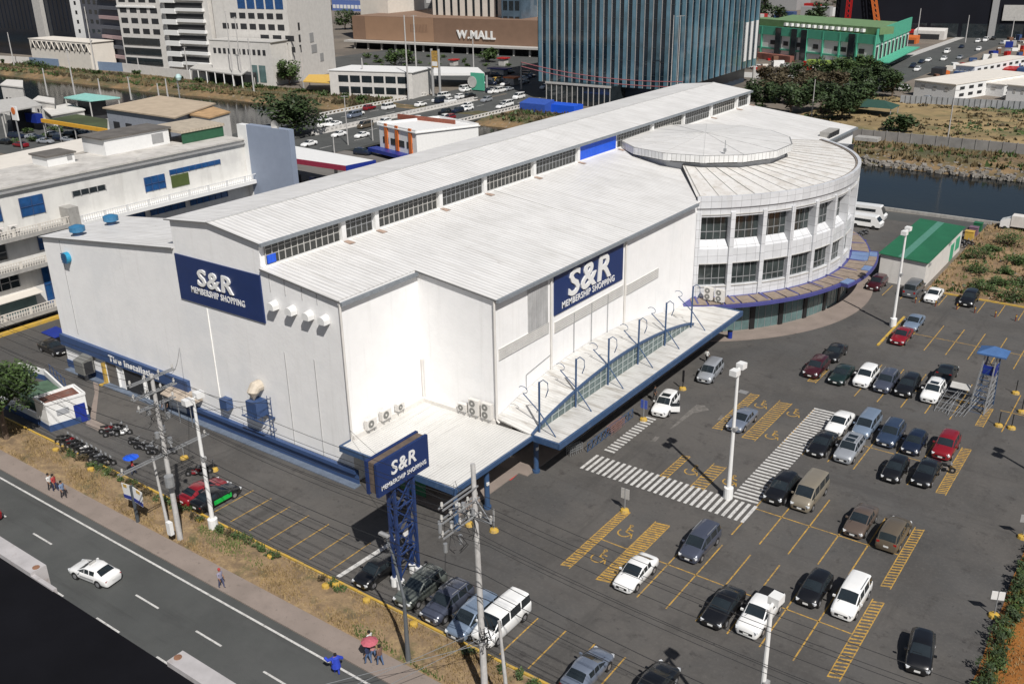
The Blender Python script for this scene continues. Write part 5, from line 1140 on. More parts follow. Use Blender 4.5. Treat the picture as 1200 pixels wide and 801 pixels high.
# ---------------------------------------------------------------- watchtower on the lot
Wt = T('watchtower', 'steel ladder watchtower with a blue canopy roof in the car park', 'watchtower', (-13.8, 102.2, 0))
lg = [(-14.7, 100.6), (-13.2, 100.4), (-12.9, 103.6), (-14.5, 103.8)]; tp = [(-14.2, 101.7), (-13.1, 101.7), (-13.0, 103.0), (-14.1, 103.0)]
for i in range(4):
    b = MB(); b.beam(lg[i]+(0,), tp[i]+(6.3,), .12); b.build('leg', M_steel if i < 2 else M_trimblue, Wt)
for i in range(4):
    b = MB(); j = (i+1) % 4
    for k in range(9):
        a = k/9; c_ = (k+1)/9; L1 = Vector(lg[i]+(0,)).lerp(Vector(tp[i]+(5.2,)), a); L2_ = Vector(lg[j]+(0,)).lerp(Vector(tp[j]+(5.2,)), a); b.beam(L1, L2_, .06)
        if k % 3 == 0: b.beam(L1, Vector(lg[j]+(0,)).lerp(Vector(tp[j]+(5.2,)), min(1, a+.33)), .05)
    b.build('lattice', M_steel if i else M_trimblue, Wt)
b = MB(); b.b2(-14.2, -13.0, 101.6, 103.1, 4.0, 4.12); b.b2(-14.2, -13, 101.55, 101.62, 4.1, 5.0); b.b2(-14.22, -14.15, 101.6, 103.1, 4.1, 5.0); b.b2(-13.05, -12.98, 101.6, 103.1, 4.1, 5.0); b.build('cabin', M_royal, Wt)
b = MB(); c_ = (-13.6, 102.3, 7.0); q = [(-15.0, 101.2, 6.35), (-12.2, 101.2, 6.35), (-12.2, 103.5, 6.35), (-15.0, 103.5, 6.35)]; b.v = q+[c_]+[(v[0], v[1], 6.2) for v in q]; b.f = [(0, 1, 4), (1, 2, 4), (2, 3, 4), (3, 0, 4), (0, 5, 6, 1), (1, 6, 7, 2), (2, 7, 8, 3), (3, 8, 5, 0)]; b.m = [0]*8; b.build('roof', mat('blue_canopy', (.05, .12, .28), .6), Wt)
Sc = T('folded_scaffold', 'heap of grey scaffold tubes and panel left of the watchtower', 'scaffold', (-16.4, 100.6, 0))
b = MB()
for k in range(9):
    x = -17.6+.35*k; b.beam((x, 98.4+.3*sin(k), .05), (x+rng.uniform(.2, 1.4), 102.0, rng.uniform(.9, 2.2)), .045)
for k in range(4): b.beam((-17.6, 99+k*.8, .3+.35*k), (-14.9, 99+k*.8, .3+.4*k), .06)
b.build('tube_frame', M_steel, Sc); b = MB(); b.box((-16.0, 101.6, 2.1), (1.9, .9, .06), 0, 0, ('X', .4)); b.build('panel', M_lgrey, Sc)

# ---------------------------------------------------------------- shed
Sh = T('shed', 'white shed with green ribbed roof beside the river road', 'shed', (-31.8, 148, 0))
b = MB(); b.prism([(-35.0, 137.4), (-28.7, 137.4), (-28.7, 159), (-35.0, 159)], 0, [4.1, 3.75, 3.75, 4.1]); b.build('wall', M_offwhite, Sh)
b = MB(); b.prism([(-35.3, 137.1), (-28.4, 137.1), (-28.4, 159.3), (-35.3, 159.3)], [4.14, 3.78, 3.78, 4.14], [4.24, 3.88, 3.88, 4.24]); rf = b.build('roof', M_greenr, Sh)
b = MB(); b.prism([(-32.6, 137.2), (-31.6, 137.2), (-31.6, 159.2), (-32.6, 159.2)], 4.0, [4.12, 4.06, 4.06, 4.12]); b.build('translucent_strip', mat('pale_green_sheet', (.08, .22, .16), .4), rf)
for (y0, y1, z0, z1) in ((152.0, 154.0, .1, 2.6), (155.2, 157.6, .9, 2.8)):
    b = MB(); b.b2(-28.7, -28.62, y0, y1, z0, z1); b.build('green_door' if z0 < .5 else 'green_window', mat('green_door_paint', (.05, .32, .18), .5), Sh)
b = MB(); b.box((-28.6, 139, 3.2), (.3, .5, .35)); b.box((-28.6, 150.5, 3.4), (.3, .5, .35)); b.build('wall_lamp', M_grey, Sh)
for (px, py, m, c_, lab) in ((1136, 276, M_kerby, 'bin', 'yellow crate stack beyond the shed with the green roof'), (1146, 266, M_greenr, 'bin', 'green wheeled bin behind the yellow crates'), (1141, 271, mat('mauve_plastic', (.16, .10, .14), .6), 'bin', 'mauve bin between the yellow crates and the green bin')):
    p = at(px, py, .6); t = T('waste_bin', lab, c_, (p.x, p.y, 0)); b = MB(); b.box((p.x, p.y, .65), (1.3, 1.1, 1.3)); b.build('body', m, t); b = MB(); b.box((p.x, p.y, 1.36), (1.4, 1.2, .1)); b.build('lid', m, t)
p = at(1004, 284); b = MB(); b.prism([(p.x-1.4, p.y-1.2), (p.x+1.3, p.y-1.0), (p.x+1.2, p.y+1), (p.x-1.2, p.y+1.1)], .01, [.5, .3, .35, .25]); solo('tarpaulin', b, mat('tarp_blue', (.03, .04, .4), .5, .2, 2), 'crumpled bright blue tarpaulin on the ground behind the rotunda', 'tarpaulin')

# ---------------------------------------------------------------- posts with yellow bases, signs, trolleys
def base_sign(px, py, label, h=2.0, plate=(0, 0), pm=None, group=None, rz=0., name='sign_post'):
    p = at(px, py); t = T(name, label, 'sign post', (p.x, p.y, .008), rz, group)
    b = MB(); b.tube([(0, 0, 0), (0, 0, .22), (0, 0, .3)], [.42, .36, .12], 10); b.build('base', M_kerby, t, True)
    b = MB(); b.tube([(0, 0, .25), (0, 0, h)], .05, 7); b.build('post', M_steel if pm is not M_black else M_black, t, True)
    if plate[0]: b = MB(); b.box((0, 0, h-plate[1]/2), (plate[0], .05, plate[1])); b.build('plate', pm or M_white, t, True)
    return t
base_sign(800, 456, 'dark banner post on a yellow base beside the white off-road car', 2.3, (.25, 1.4), M_black)
b_ = base_sign(615, 372+0, 'blue round sign on a yellow base hidden by the canopy', 2.2, (.7, .7), M_royal) if False else None
base_sign(754, 492, 'round blue and white traffic sign on a yellow base beside the small zebra crossing', 2.3, (.75, .95), mat('traffic_sign_blue', (.06, .10, .38), .4))
base_sign(732, 599, 'double sign post on a yellow base at the head of the hatched bays', 2.3, (.8, 1.0), M_lgrey)
base_sign(579, 622, 'yellow base with thin post below the entrance canopy corner', 2.2, (.15, 1.2), M_lgrey)
base_sign(550, 615, 'yellow base nearest the sign tower', 1.2); 
for i, (px, py) in enumerate(((1170, 499), (1185, 502), (1190, 461), (1197, 483))): base_sign(px, py, 'thin black post on a yellow base right of the watchtower', 1.6, group='thin posts right of the watchtower', pm=M_black, name='barrier_post')
for i, (px, py) in enumerate(((1072.5, 355), (1096, 359), (1121, 362.5), (1142, 366.5), (1166, 371.5), (1190, 376))):
    p = at(px, py); t = T('parking_bollard', 'short rusty red post at the head of a bay in the far parking row', 'bollard', (p.x, p.y, 0), 0, 'rusty red posts in the far parking row'); b = MB(); b.tube([(0, 0, 0), (0, 0, .9)], .09, 7); b.build('post', mat('rusty_red_paint', (.16, .05, .035), .7), t, True); b = MB(); b.tube([(0, 0, .6), (0, 0, .8)], .10, 7); b.build('band', M_kerby, t, True)
base_sign(1164.5, 722, 'white sign board on a yellow base at the right edge, nearer one', 2.2, (.9, .7), M_white, rz=.4)
base_sign(1198, 630, 'sign board on a yellow base at the right edge, further one', 2.2, (.9, .7), M_grey, rz=.4)
base_sign(216, 537, 'yellow base with thin post standing beside the motorcycles', 1.5); base_sign(251, 551, 'yellow base near the second motorcycle by the red sedan', 1.2)
for i, (px, py) in enumerate(((318, 655), (382, 690), (394, 688), (430, 707), (485, 735), (66, 530), (107, 553), (235, 612))):
    p = at(px, py); b = MB(); b.tube([(p.x, p.y, .1), (p.x, p.y, .45), (p.x, p.y, .5)], [.32, .30, .1], 9)
    solo('concrete_marker', b, M_kerby, 'stubby yellow concrete marker in the verge along the kerb', 'marker', 'yellow concrete markers along the kerb')
def trolleys(px, py, n_, label, rz, m=M_steel):
    p = at(px, py, .5); t = T('shopping_trolley_row', label, 'trolleys', (p.x, p.y, 0), rz)
    for k in range(n_):
        b = MB(); x = (k-n_/2)*.28; 
        for (a, c_) in (((-.3, -.27), (.55, -.22)), ((.55, -.22), (.55, .22)), ((.55, .22), (-.3, .27)), ((-.3, .27), (-.3, -.27))):
            for z in (.5, .75, 1.0): b.beam((x+a[0], a[1], z), (x+c_[0], c_[1], z), .03)
        for (u, v_) in ((-.3, -.27), (.5, -.22), (.5, .22), (-.3, .27)): b.beam((x+u, v_, .08), (x+u, v_, 1.0), .03)
        b.beam((x-.36, -.27, 1.02), (x-.36, .27, 1.02), .05); b.build('trolley', m, t, True)
    return t
trolleys(722, 499, 8, 'row of nested shopping trolleys with red handles beside the side canopy', pi/2+.0, mat('trolley_red_grey', (.28, .17, .15), .5)); trolleys(674, 526, 4, 'short row of grey shopping trolleys near the canopy corner', 1.3)
b = MB()
for i in range(11):
    y = 70.6+i*.9; b.beam((-43.0, y, 0), (-43.0, y, 1.0), .05)
    if i < 10: b.beam((-43.0, y, .05), (-43.0, y+.9, .95), .04)
b.beam((-43, 70.6, 1), (-43, 79.6, 1), .05); b.beam((-43, 70.6, .1), (-43, 79.6, .1), .04); solo('trolley_rail', b, M_trimblue, 'blue steel trolley railing under the edge of the side canopy', 'railing')
p = at(855, 397); t = T('blue_drum', 'blue drum bin standing at the end of the side canopy', 'bin', (p.x, p.y, .15)); b = MB(); b.tube([(0, 0, 0), (0, 0, .9)], .3, 12); b.build('body', M_royal, t, True); b = MB(); b.tube([(0, 0, .9), (0, 0, .96)], .32, 12); b.build('lid', M_black, t, True)
# manhole covers
for (px, py, lab) in ((871, 459, 'grey drain grate in the asphalt near the lamp post of the crossings'),):
    p = at(px, py, .01); b = MB(); b.b2(p.x-.5, p.x+.5, p.y-.4, p.y+.4, .006, .03); solo('drain_grate', b, mat('grate_grey', (.2, .2, .2), .6), lab, 'drain')

# ---------------------------------------------------------------- guard house and yard at the left
Gh = T('guard_house', 'small white guard house with rusty roof and dark blue base beside the motorcycles', 'guard house', (-91.6, 45, 0))
q = [(-93.8, 43.2), (-91.3, 43.0), (-90.4, 46.9), (-93.3, 47.4)]
b = MB(); b.prism(q, .7, 3.0); b.build('wall', M_white, Gh); b = MB(); qq = [(x*1+(.04 if x > -92 else -.04), y+(.04 if y > 45 else -.04)) for x, y in q]; b.prism(qq, 0, .72); b.build('base_band', M_navy, Gh)
b = MB(); b.prism([(-93.5, 43.5), (-91.5, 43.3), (-90.7, 46.6), (-93.1, 47.1)], 3.0, 3.06); b.build('roof', mat('rusty_sheet', (.16, .07, .05), .9, .35, 1.5, stain=(.8, (1, 1, 1), .5, .6, (.12, .11, .10), .8)), Gh)
for i in range(4):
    a, c_ = q[i], q[(i+1) % 4]; b = MB(); b.beam((a[0], a[1], 3.12), (c_[0], c_[1], 3.12), .16, .28); b.build('parapet', M_white, Gh)
b = MB(); b.beam((-90.75, 45.6, 1.1), (-90.42, 46.7, 1.1), .1, 2.1); b.build('door', M_royal, Gh)
b = MB(); b.beam((-91.05, 43.9, 1.9), (-90.8, 45.1, 1.9), .1, .6); b.build('window', mat('dim_window', (.35, .36, .38), .4), Gh)
Yd = T('yard_wall', 'low white and navy wall around the yard behind the guard house', 'wall', (-99, 44, 0))
for (a, c_) in (((-93.8, 43.2), (-110, 43.4)), ((-93.3, 47.4), (-104, 49.8)), ((-104, 49.8), (-108.5, 49.2))):
    b = MB(); b.beam(a+(.35,), c_+(.35,), .2, .7); b.build('navy_base', M_navy, Yd); b = MB(); b.beam(a+(1.05,), c_+(1.05,), .2, .7); b.build('wall', M_white, Yd)
b = MB(); b.prism([(-103, 45.5), (-96, 44.6), (-95, 48), (-102, 49)], 0, .9); solo('yard_planter', b, mat('mossy_green_concrete', (.06, .11, .07), .9, .3, 1), 'mossy green slab inside the yard behind the guard house', 'slab')
p = at(150, 0); b = MB(); q = [(-95.5, 47.2), (-98.5, 47.8)]
for k in range(5): b.beam((-97-1.3*k, 48.4+.3*k, 0), (-97-1.3*k, 48.4+.3*k, 2.6), .06)
b.beam((-97, 48.4, 2.5), (-102.2, 49.6, 2.5), .06); b.beam((-97, 48.4, 1.6), (-102.2, 49.6, 1.6), .05); solo('pipe_frame', b, M_navy, 'dark blue pipe frame standing on the yard wall', 'frame')
Bx = T('guard_booth', 'grey hooded telephone-style booth standing before the tyre shop wall', 'booth', (-96.4, 50.8, 0)); c_ = at(102, 445)
Bx.location = (c_.x, c_.y, 0); W[Bx.name] = Matrix.Translation(Vector((c_.x, c_.y, 0)))
b = MB(); b.prism([(-.9, -.7), (.9, -.7), (.9, .7), (-.9, .7)], 1.0, [2.6, 2.6, 3.0, 3.0]); b.build('cabinet', mat('booth_grey', (.16, .16, .15), .6), Bx, True); b = MB(); b.b2(.88, .95, -.5, .5, 1.1, 2.5); b.build('opening', M_dark, Bx, True); b = MB(); b.beam((0, 0, 0), (0, 0, 1.0), .3); b.build('stand', M_grey, Bx, True)
p = at(66, 402); b = MB(); b.prism([(p.x-1.2, p.y-1), (p.x+1.9, p.y-1), (p.x+1.9, p.y+1), (p.x-1.2, p.y+1)], 1.45, [1.6, 1.5, 1.7, 1.75]); solo('car_cover', b, M_royal, 'blue cloth cover lying over the back of the black car at the far left', 'cover')
# flag banners on the verge
t = T('banner_post', 'dark post with white, blue and gold banners on the verge by the utility pole', 'banner', (0, 0, 0)); p = at(162, 612); t.location = (p.x, p.y, .1); W[t.name] = Matrix.Translation(Vector((p.x, p.y, .1)))
b = MB(); b.tube([(0, 0, 0), (0, 0, 3.6)], .16, 9); b.build('post', mat('dark_post', (.06, .07, .08), .6), t, True)
for s_ in (-1, 1):
    b = MB(); b.box((s_*.75, 0, 2.75), (1.3, .05, 1.5), 0, 0, ('Y', .12*s_)); bn = b.build('banner', M_white, t, True)
    b = MB(); b.box((s_*.75, -.04, 2.25), (1.3, .02, .35), 0, 0, ('Y', .12*s_)); b.build('blue_stripe', M_royal, bn, True); b = MB(); b.box((s_*.95, -.04, 3.3), (.5, .02, .3), 0, 0, ('Y', .12*s_)); b.build('gold_corner', mat('gold_cloth', (.5, .33, .08), .6), bn, True)

# ================================================================ OTHER BUILDINGS
def onf(p0, p1, px, py):
    """point of the vertical wall plane p0-p1 met by a sight line: (distance along the wall, height)"""
    p0 = Vector((p0[0], p0[1])); p1 = Vector((p1[0], p1[1])); d = (p1-p0).normalized(); n_ = Vector((d.y, -d.x)); r = ray(px, py)
    t_ = n_.dot(p0)/(n_.x*r.x+n_.y*r.y); q = CP+r*t_; return (Vector((q.x, q.y))-p0).dot(d), q.z
def wallbox(p0, p1, u0, u1, z0, z1, out=.1, inn=.0, m=0, mb=None):
    p0 = Vector((p0[0], p0[1])); p1 = Vector((p1[0], p1[1])); d = (p1-p0).normalized(); n_ = Vector((d.y, -d.x)); mb = mb or MB()
    q = [p0+d*u0+n_*out, p0+d*u1+n_*out, p0+d*u1-n_*inn, p0+d*u0-n_*inn]; return mb.prism([(v.x, v.y) for v in q], z0, z1, m)
def block(name, label, cat, p0, p1, p2, h, wm, z0=0, roofm=None, par=.0, group=None):
    p0, p1, p2 = [Vector((q[0], q[1])) for q in (p0, p1, p2)]; p3 = p0+(p2-p1); c = (p0+p2)/2
    t = T(name, label, cat, (c.x, c.y, z0), 0, group); b = MB(); b.prism([tuple(p0), tuple(p1), tuple(p2), tuple(p3)], z0, h); b.build('wall', wm, t)
    if roofm:
        e = .0; b = MB(); cc = c; q = [cc+(v-cc)*(1+.5/max(4, (v-cc).length)) for v in (p0, p1, p2, p3)]; b.prism([tuple(v) for v in q], h+.02, h+.25); b.build('roof', roofm, t)
    if par:
        for a, b_ in ((p0, p1), (p1, p2), (p2, p3), (p3, p0)): b = MB(); b.beam((a.x, a.y, h+par/2), (b_.x, b_.y, h+par/2), .3, par); b.build('parapet', wm, t)
    return t
def wgrid(t, p0, p1, cols, rows, u0, u1, z0, z1, fw, fh, m=None, frame=None, every=None, nm='window', out=.08, cap=95, count=None):
    """a grid of windows on a wall, each its own part"""
    m = m or M_glass; du = (u1-u0)/cols; dz = (z1-z0)/rows; k = 0; rest = MB()
    for r in range(rows):
        for c in range(cols):
            a = u0+du*(c+.5-fw/2); z = z0+dz*(r+.5-fh/2)
            if every and not every(c, r): continue
            if k < cap: wallbox(p0, p1, a, a+du*fw, z, z+dz*fh, out).build(nm, m, t)
            else: wallbox(p0, p1, a, a+du*fw, z, z+dz*fh, out, mb=rest)
            k += 1
    if rest.v: rest.build('windows_beyond', m, t, kind='stuff')
# ---- white office complex at the left
Of = T('office_block', 'long white office building with balconies and blue windows at the left edge', 'office building', (-131, 78, 0))
XF = -122.5
b = MB(); b.b2(-135.5, -124.6, 34, 98.4, 0, 18.0); b.build('wall', mat('weathered_office_paint', (.64, .63, .60), .7, .07, .5, stain=[(1, (1, 1, .1), .5, .75, (.4, .38, .35), .5), (.3, (1, 1, 1), .5, .65, (.52, .51, .49), .6)]), Of)
b = MB(); b.b2(-135.7, -124.3, 34, 98.4, 18.0, 18.25); b.build('roof', mat('dirty_flat_roof', (.50, .48, .45), .85, .15, .4, stain=(.5, (1, 1, 1), .5, .65, (.28, .26, .24), .6)), Of)
b = MB(); b.b2(-124.62, -124.2, 34, 100, 17.4, 17.6); b.build('ledge', M_grey, Of)
for (y0, y1, z) in ((34, 67.5, 11.6), (68.0, 98.4, 11.3), (34, 63, 7.3), (34, 64, 1.0)):
    b = MB(); b.b2(-124.6, XF, y0, y1, z, z+.55); bl = b.build('balcony', M_conc if y1 < 68 else M_white, Of)
    b = MB(); n_ = int((y1-y0)/.35)
    for k in range(n_): b.b2(XF-.09, XF-.03, y0+k*.35, y0+k*.35+.09 if k % 10 else y0+k*.35+.3, z+.55, z+1.45)
    b.b2(XF-.12, XF, y0, y1, z+1.45, z+1.55); b.build('railing', M_cream if y1 < 68 else M_white, bl)
b = MB(); b.b2(-124.6, XF+.1, 66.4, 67.9, 11.5, 14.2); b.build('balcony_screen', M_conc, Of)
for (y0, y1, z0, z1, m) in ((61.2, 64.4, 13.9, 16.4, M_bluewin), (55.5, 58.6, 14.0, 16.3, M_bluewin), (68.6, 73.6, 15.1, 15.8, M_glass), (79.8, 83.2, 13.4, 15.5, M_bluewin), (84.2, 93.4, 15.1, 15.8, M_bluewin), (84.3, 87.4, 13.1, 14.9, mat('olive_panel', (.06, .085, .02), .7)), (53.5, 58.2, 9.0, 11.0, M_glass), (62.6, 66, 9, 11, M_bluewin), (54, 59, 5.0, 6.9, M_glass), (62.2, 64, 1.2, 7.2, M_bluewin), (76, 79, 9.5, 11, M_bluewin), (80, 86, 9.8, 10.9, M_bluewin), (87, 94, 9.8, 10.8, M_bluewin)):
    b = MB(); b.b2(-124.6, -124.5, y0, y1, z0, z1); wn = b.build('window', m, Of)
    if m is M_bluewin or m is M_glass:
        b = MB(); nn = max(2, int((y1-y0)/1.1))
        for k in range(nn+1): y = y0+(y1-y0)*k/nn; b.b2(-124.5, -124.42, y-.05, y+.05, z0, z1)
        if z1-z0 > 1.5: b.b2(-124.5, -124.42, y0, y1, (z0+z1)/2-.05, (z0+z1)/2+.05)
        b.build('frame', M_navy if m is M_bluewin else M_grey, wn)
b = MB(); b.b2(-124.5, -124.3, 55.6, 60.6, 1.1, 3.6); b.build('teal_shop_front', M_teal, Of)
b = MB(); b.prism([(-124.6, 54), (-122.7, 54), (-122.7, 61), (-124.6, 61)], 3.9, [4.2, 4.0, 4.0, 4.2]); b.build('awning', M_cream, Of)
b = MB(); b.b2(-122.6, -121.8, 44, 64, .0, .35); b.build('yellow_kerb', M_kerby, Of)
for i, y in enumerate((57.8, 59.6)): ac_unit((-124.2, y, 12.2), 'E', ['left', 'right'][i]+' of the two air conditioners on the upper balcony of the white office building', 1, 'air conditioners on the office balcony', 1.2)
for (x0, x1, y0, y1, h, rm, lab) in ((-136.8, -131, 78.5, 89.5, 2.3, mat('dark_patched_felt', (.12, .11, .10), .9, .3, .5), 'white rooftop room with dark patched felt roof on the office building'), (-135, -131, 69.5, 73.6, 1.3, MATS['dark_patched_felt'], 'smaller white rooftop room with a dark roof on the office building')):
    t = block('rooftop_room', lab, 'rooftop room', (x0, y0), (x1, y0), (x1, y1), 18.25+h, M_white, 18.26, rm)
    b = MB(); b.b2(x1, x1+.06, y0+(y1-y0)*.72, y0+(y1-y0)*.9, 18.7, 18.3+h*.8); b.build('shutter', M_grey, t)
t = T('rooftop_shelter', 'beige ribbed shelter roof with a green side on top of the office building', 'shelter', (-133, 100, 18.26)); b = MB(); b.prism([(-136, 90), (-128.5, 90), (-128.5, 98.2), (-136, 98.2)], 19.9, [20.5, 20.3, 20.3, 20.5]); b.build('roof', mat('beige_ribbed', (.42, .36, .28), .7, .15, 1, wave=('Y', .6, .6)), t); b = MB(); b.b2(-128.9, -128.7, 90.2, 98, 18.3, 19.9); b.build('green_side', mat('dark_green_board', (.02, .09, .045), .7), t)
pa = at_y(288, 146, 98.5); pb = at_y(338, 153, 98.5)
t = block('stair_tower', 'blue-grey blank end wall of the white office building', 'wall', (pa.x, 98.5), (pb.x, 98.5), (pb.x-.1, 99.6), pa.z, mat('blue_grey_paint', (.23, .27, .35), .75, .06, .6), 0, None)
b = MB(); b.b2(pa.x-2.2, pa.x-.02, 98.42, 99.6, 0, pa.z-.1); b.build('white_edge', M_white, t)
b = MB(); b.tube([(pb.x-3, 99, pb.z-1), (pb.x-3, 99, pb.z+.5)], .06, 6); ds = b.build('dish_mast', M_steel, t); b = MB()
nn = 14; b.v = [(pb.x-3, 98.9, pb.z+.3)]+[(pb.x-3+.9*cos(2*pi*k/nn), 98.5, pb.z+.4+.9*sin(2*pi*k/nn)) for k in range(nn)]; b.f = [(0, 1+k, 1+(k+1) % nn) for k in range(nn)]; b.m = [0]*nn; b.build('satellite_dish', M_lgrey, ds)
# low lattice-edged gallery roof and teal kiosks behind the offices
for k, (pts, z, m, lab, h0) in enumerate([
  ([(120, 127), (205, 139), (253, 122), (187, 113)], 8, mat('tan_sheet_roof', (.42, .34, .25), .8, .12, .4), 'hall with tan sheet roof and grey wall behind the white offices', 0),
  ([(75, 115), (105, 119), (141, 115), (100, 110)], 6, mat('pale_teal_sheet', (.25, .52, .47), .6), 'open kiosk with a pale teal roof near the left river', 3.6),
  ([(0, 100), (27, 103), (27, 95), (8, 94)], 9, M_offwhite, 'cream flat-roofed block at the left edge by the river', 0),
  ([(38, 118), (64, 122), (64, 116), (45, 113)], 5, M_offwhite, 'small cream house with a dark roof left of the teal kiosk', 0),
  ([(0, 133), (50, 124), (30, 114), (0, 118)], 6.5, M_lgrey, 'petrol station hall with grey-green roof at the left edge', 4.0),
  ([(60, 136), (100, 129), (80, 122), (50, 128)], 3.2, M_offwhite, 'low shed with long pale roof left of the teal kiosk', 0),
  ([(0, 206), (165, 160), (150, 152), (0, 184)], 13, M_cream, 'low cream roof with a lattice edge behind the office roof', 0),
  ([(222, 135), (245, 139), (270, 132), (250, 126)], 7.5, mat('patched_orange_roof', (.42, .27, .14), .8, .3, .4), 'small building with patched orange roof beside the tan hall', 0)]):
    p = [at(*q, z) for q in pts]; b = MB(); t = T('low_building', lab, 'building', ((p[0].x+p[2].x)/2, (p[0].y+p[2].y)/2, 0)); fp = [(v.x, v.y) for v in p]
    c = Vector((sum(v.x for v in p)/4, sum(v.y for v in p)/4)); ins = [tuple(c+(Vector(v)-c)*.94) for v in fp]
    if h0: 
        for v in ins: b = MB(); b.tube([(v[0], v[1], 0), (v[0], v[1], z)], .2, 6); b.build('column', M_lgrey, t)
        b = MB(); b.prism([tuple(c+(Vector(v)-c)*.5) for v in fp], 0, z-.4); b.build('kiosk', M_dark, t)
    else: b = MB(); b.prism(ins, 0, z-.1); b.build('wall', mat('slate_grey_wall', (.25, .27, .31), .8) if k == 0 else M_offwhite, t)
    b = MB(); b.prism(fp, z-.1, [z+.25]*4); b.build('roof', m, t)
    if not h0 and k != 6: wgrid(t, ins[0], ins[1], 5, 1, 1, (Vector(ins[1])-Vector(ins[0])).length-1, 1, z-1.5, .5, .4, M_dark)
p = [at(*q, 5) for q in ((50, 141), (126, 153), (126, 140), (90, 134))]
t = T('carport', 'carport with green and dark roof and a bright yellow front beam', 'carport', (p[0].x, p[0].y, 0)); b = MB(); b.prism([(v.x, v.y) for v in p], 4.9, 5.05); b.build('roof', mat('green_dark_felt', (.045, .06, .025), .9, .4, .1), t)
b = MB(); b.beam((p[0].x, p[0].y-.2, 5.0), (p[1].x, p[1].y-.2, 5.0), .6, .9); b.build('beam', mat('bright_yellow_beam', (.6, .32, .03), .6), t)
for k in range(5): v = p[0].lerp(p[1], k/4); b = MB(); b.tube([(v.x, v.y, 0), (v.x, v.y, 4.9)], .15, 6); b.build('post', M_grey, t)
p = at(26, 175); t = T('fuel_sign', 'petrol station price sign with red and yellow emblem on a pole at the left', 'sign', (p.x, p.y, 0)); b = MB(); b.tube([(0, 0, 0), (0, 0, 9)], .2, 6); b.build('pole', M_steel, t, True)
b = MB(); b.box((0, 0, 9), (2.6, .4, 3.4)); pn = b.build('panel', M_white, t, True); b = MB(); b.tube([(0, -.22, 9.6), (0, -.3, 9.6)], .9, 12); b.build('emblem', M_orange, pn, True)
p = at(35, 147, 1); b = MB(); b.b2(p.x-6, p.x+6, p.y-1, p.y+1, 2.2, 4.6); solo('blue_fuel_tank', b, M_royal, 'long blue tank-like awning under the petrol station roof at the left', 'awning')
p = at(210, 110, 9); t = T('antenna_mast', 'rooftop mast with a pale ball antenna above the tan hall', 'mast', (p.x, p.y, 0)); b = MB(); b.tube([(0, 0, 0), (0, 0, 14)], .18, 6); b.build('mast', M_steel, t, True); b = MB()
for k in range(5): b.beam((-.7, 0, 9+k), (.7, 0, 9+k*1.0), .1)
b.build('crossbar', M_steel, t, True); b = MB(); b.tube([(0.8, 0, 12.6), (.8, 0, 12.8), (.8, 0, 13.5), (.8, 0, 14.2), (.8, 0, 14.4)], [.2, .6, .85, .6, .2], 12); b.build('ball_antenna', mat('pale_teal_dome', (.4, .55, .55), .5), t, True)
# ---- towers across the left river
wq = [(-460, 225.4), (-430, 229.5), (-370, 236), (-282, 231)]
for i in range(3):
    b = MB(); b.beam(wq[i]+(1.7,), wq[i+1]+(1.7,), .3, 3.4)
    solo('river_wall', b, [M_offwhite, mat('blue_grey_fence', (.16, .22, .32), .7), M_offwhite][i], ['white boundary wall at the far left of the river', 'blue-grey fence in front of the dark grey tower', 'white boundary wall in front of the white towers'][i], 'wall')
t = block('glass_tower', 'black glass tower with white perforated columns in the top left corner', 'tower', (-560, 250), (-424, 255), (-430, 300), 75, mat('black_blue_glass', (.006, .010, .018), .12, .3, .1, spec=.7))
wgrid(t, (-560, 250), (-424, 255), 40, 1, 0, 136, 12, 74, .08, 1, mat('dim_mullion', (.012, .016, .026), .4), nm='mullion', out=.2)
for (x0, x1, px) in ((42, 50, 0), (86, 97, 1)):
    u0, z0 = onf((-560, 250), (-424, 255), x0+9, 42); u1, _ = onf((-560, 250), (-424, 255), x1+9, 42)
    wallbox((-560, 250), (-424, 255), u0-1, u1-1+.5, 0, 75, 2.0, 0).build('white_column', M_lgrey if px == 0 else M_white, t)
    if px:
        for k in range(16): wallbox((-560, 250), (-424, 255), (u0+u1)/2-1.6, (u0+u1)/2-.1, 12+4*k, 13.6+4*k, 2.06, -1.9).build('round_hole', M_black, t)
p0, p1 = (-431, 231.5), (-385, 231.5); t = block('pavilion', 'two-storey beige pavilion with lattice trusses before the black glass tower', 'pavilion', p0, p1, (-385, 243), 11, M_cream, 0, M_cream)
wgrid(t, p0, p1, 10, 1, 1, 45, 7.3, 10.3, .8, 1, M_dark, nm='opening')
for k in range(12): b = MB(); x = -430+3.8*k; b.beam((x, 231.2, 7.2), (x+1.9, 231.2, 10.4), .3); b.beam((x+1.9, 231.2, 10.4), (x+3.8, 231.2, 7.2), .3); b.build('truss', M_cream, t)
p0, p1 = (-413, 248), (-371, 242); t = block('apartment_tower', 'dark grey apartment tower with striped balconies', 'tower', p0, p1, (-372, 270), 75, mat('dark_grey_render', (.085, .09, .11), .7, .1, .5))
wgrid(t, p0, p1, 3, 17, 1, 17, 4, 72, .5, .4, M_glass); 
for k in range(18): wallbox(p0, p1, 19, 41, 4+3.9*k, 5.3+3.9*k, 1.2).build('balcony', M_lgrey if k > 6 else MATS['dark_grey_render'] if k % 2 else mat('pinkish_parapet', (.35, .25, .25), .7), t)
p0, p1 = (-371, 238.5), (-318, 242.5); t = block('apartment_tower', 'white apartment tower with a grid of windows and zigzag stair balconies', 'tower', p0, p1, (-322, 275), 75, M_offwhite)
wgrid(t, p0, p1, 4, 15, 0.5, 25, 14, 74, .66, .5, M_dark, cap=60)
for k in range(5): wallbox(p0, p1, 0, 23, 25+4*k*3, 25.6+12*k, .5).build('ledge', M_white, t)
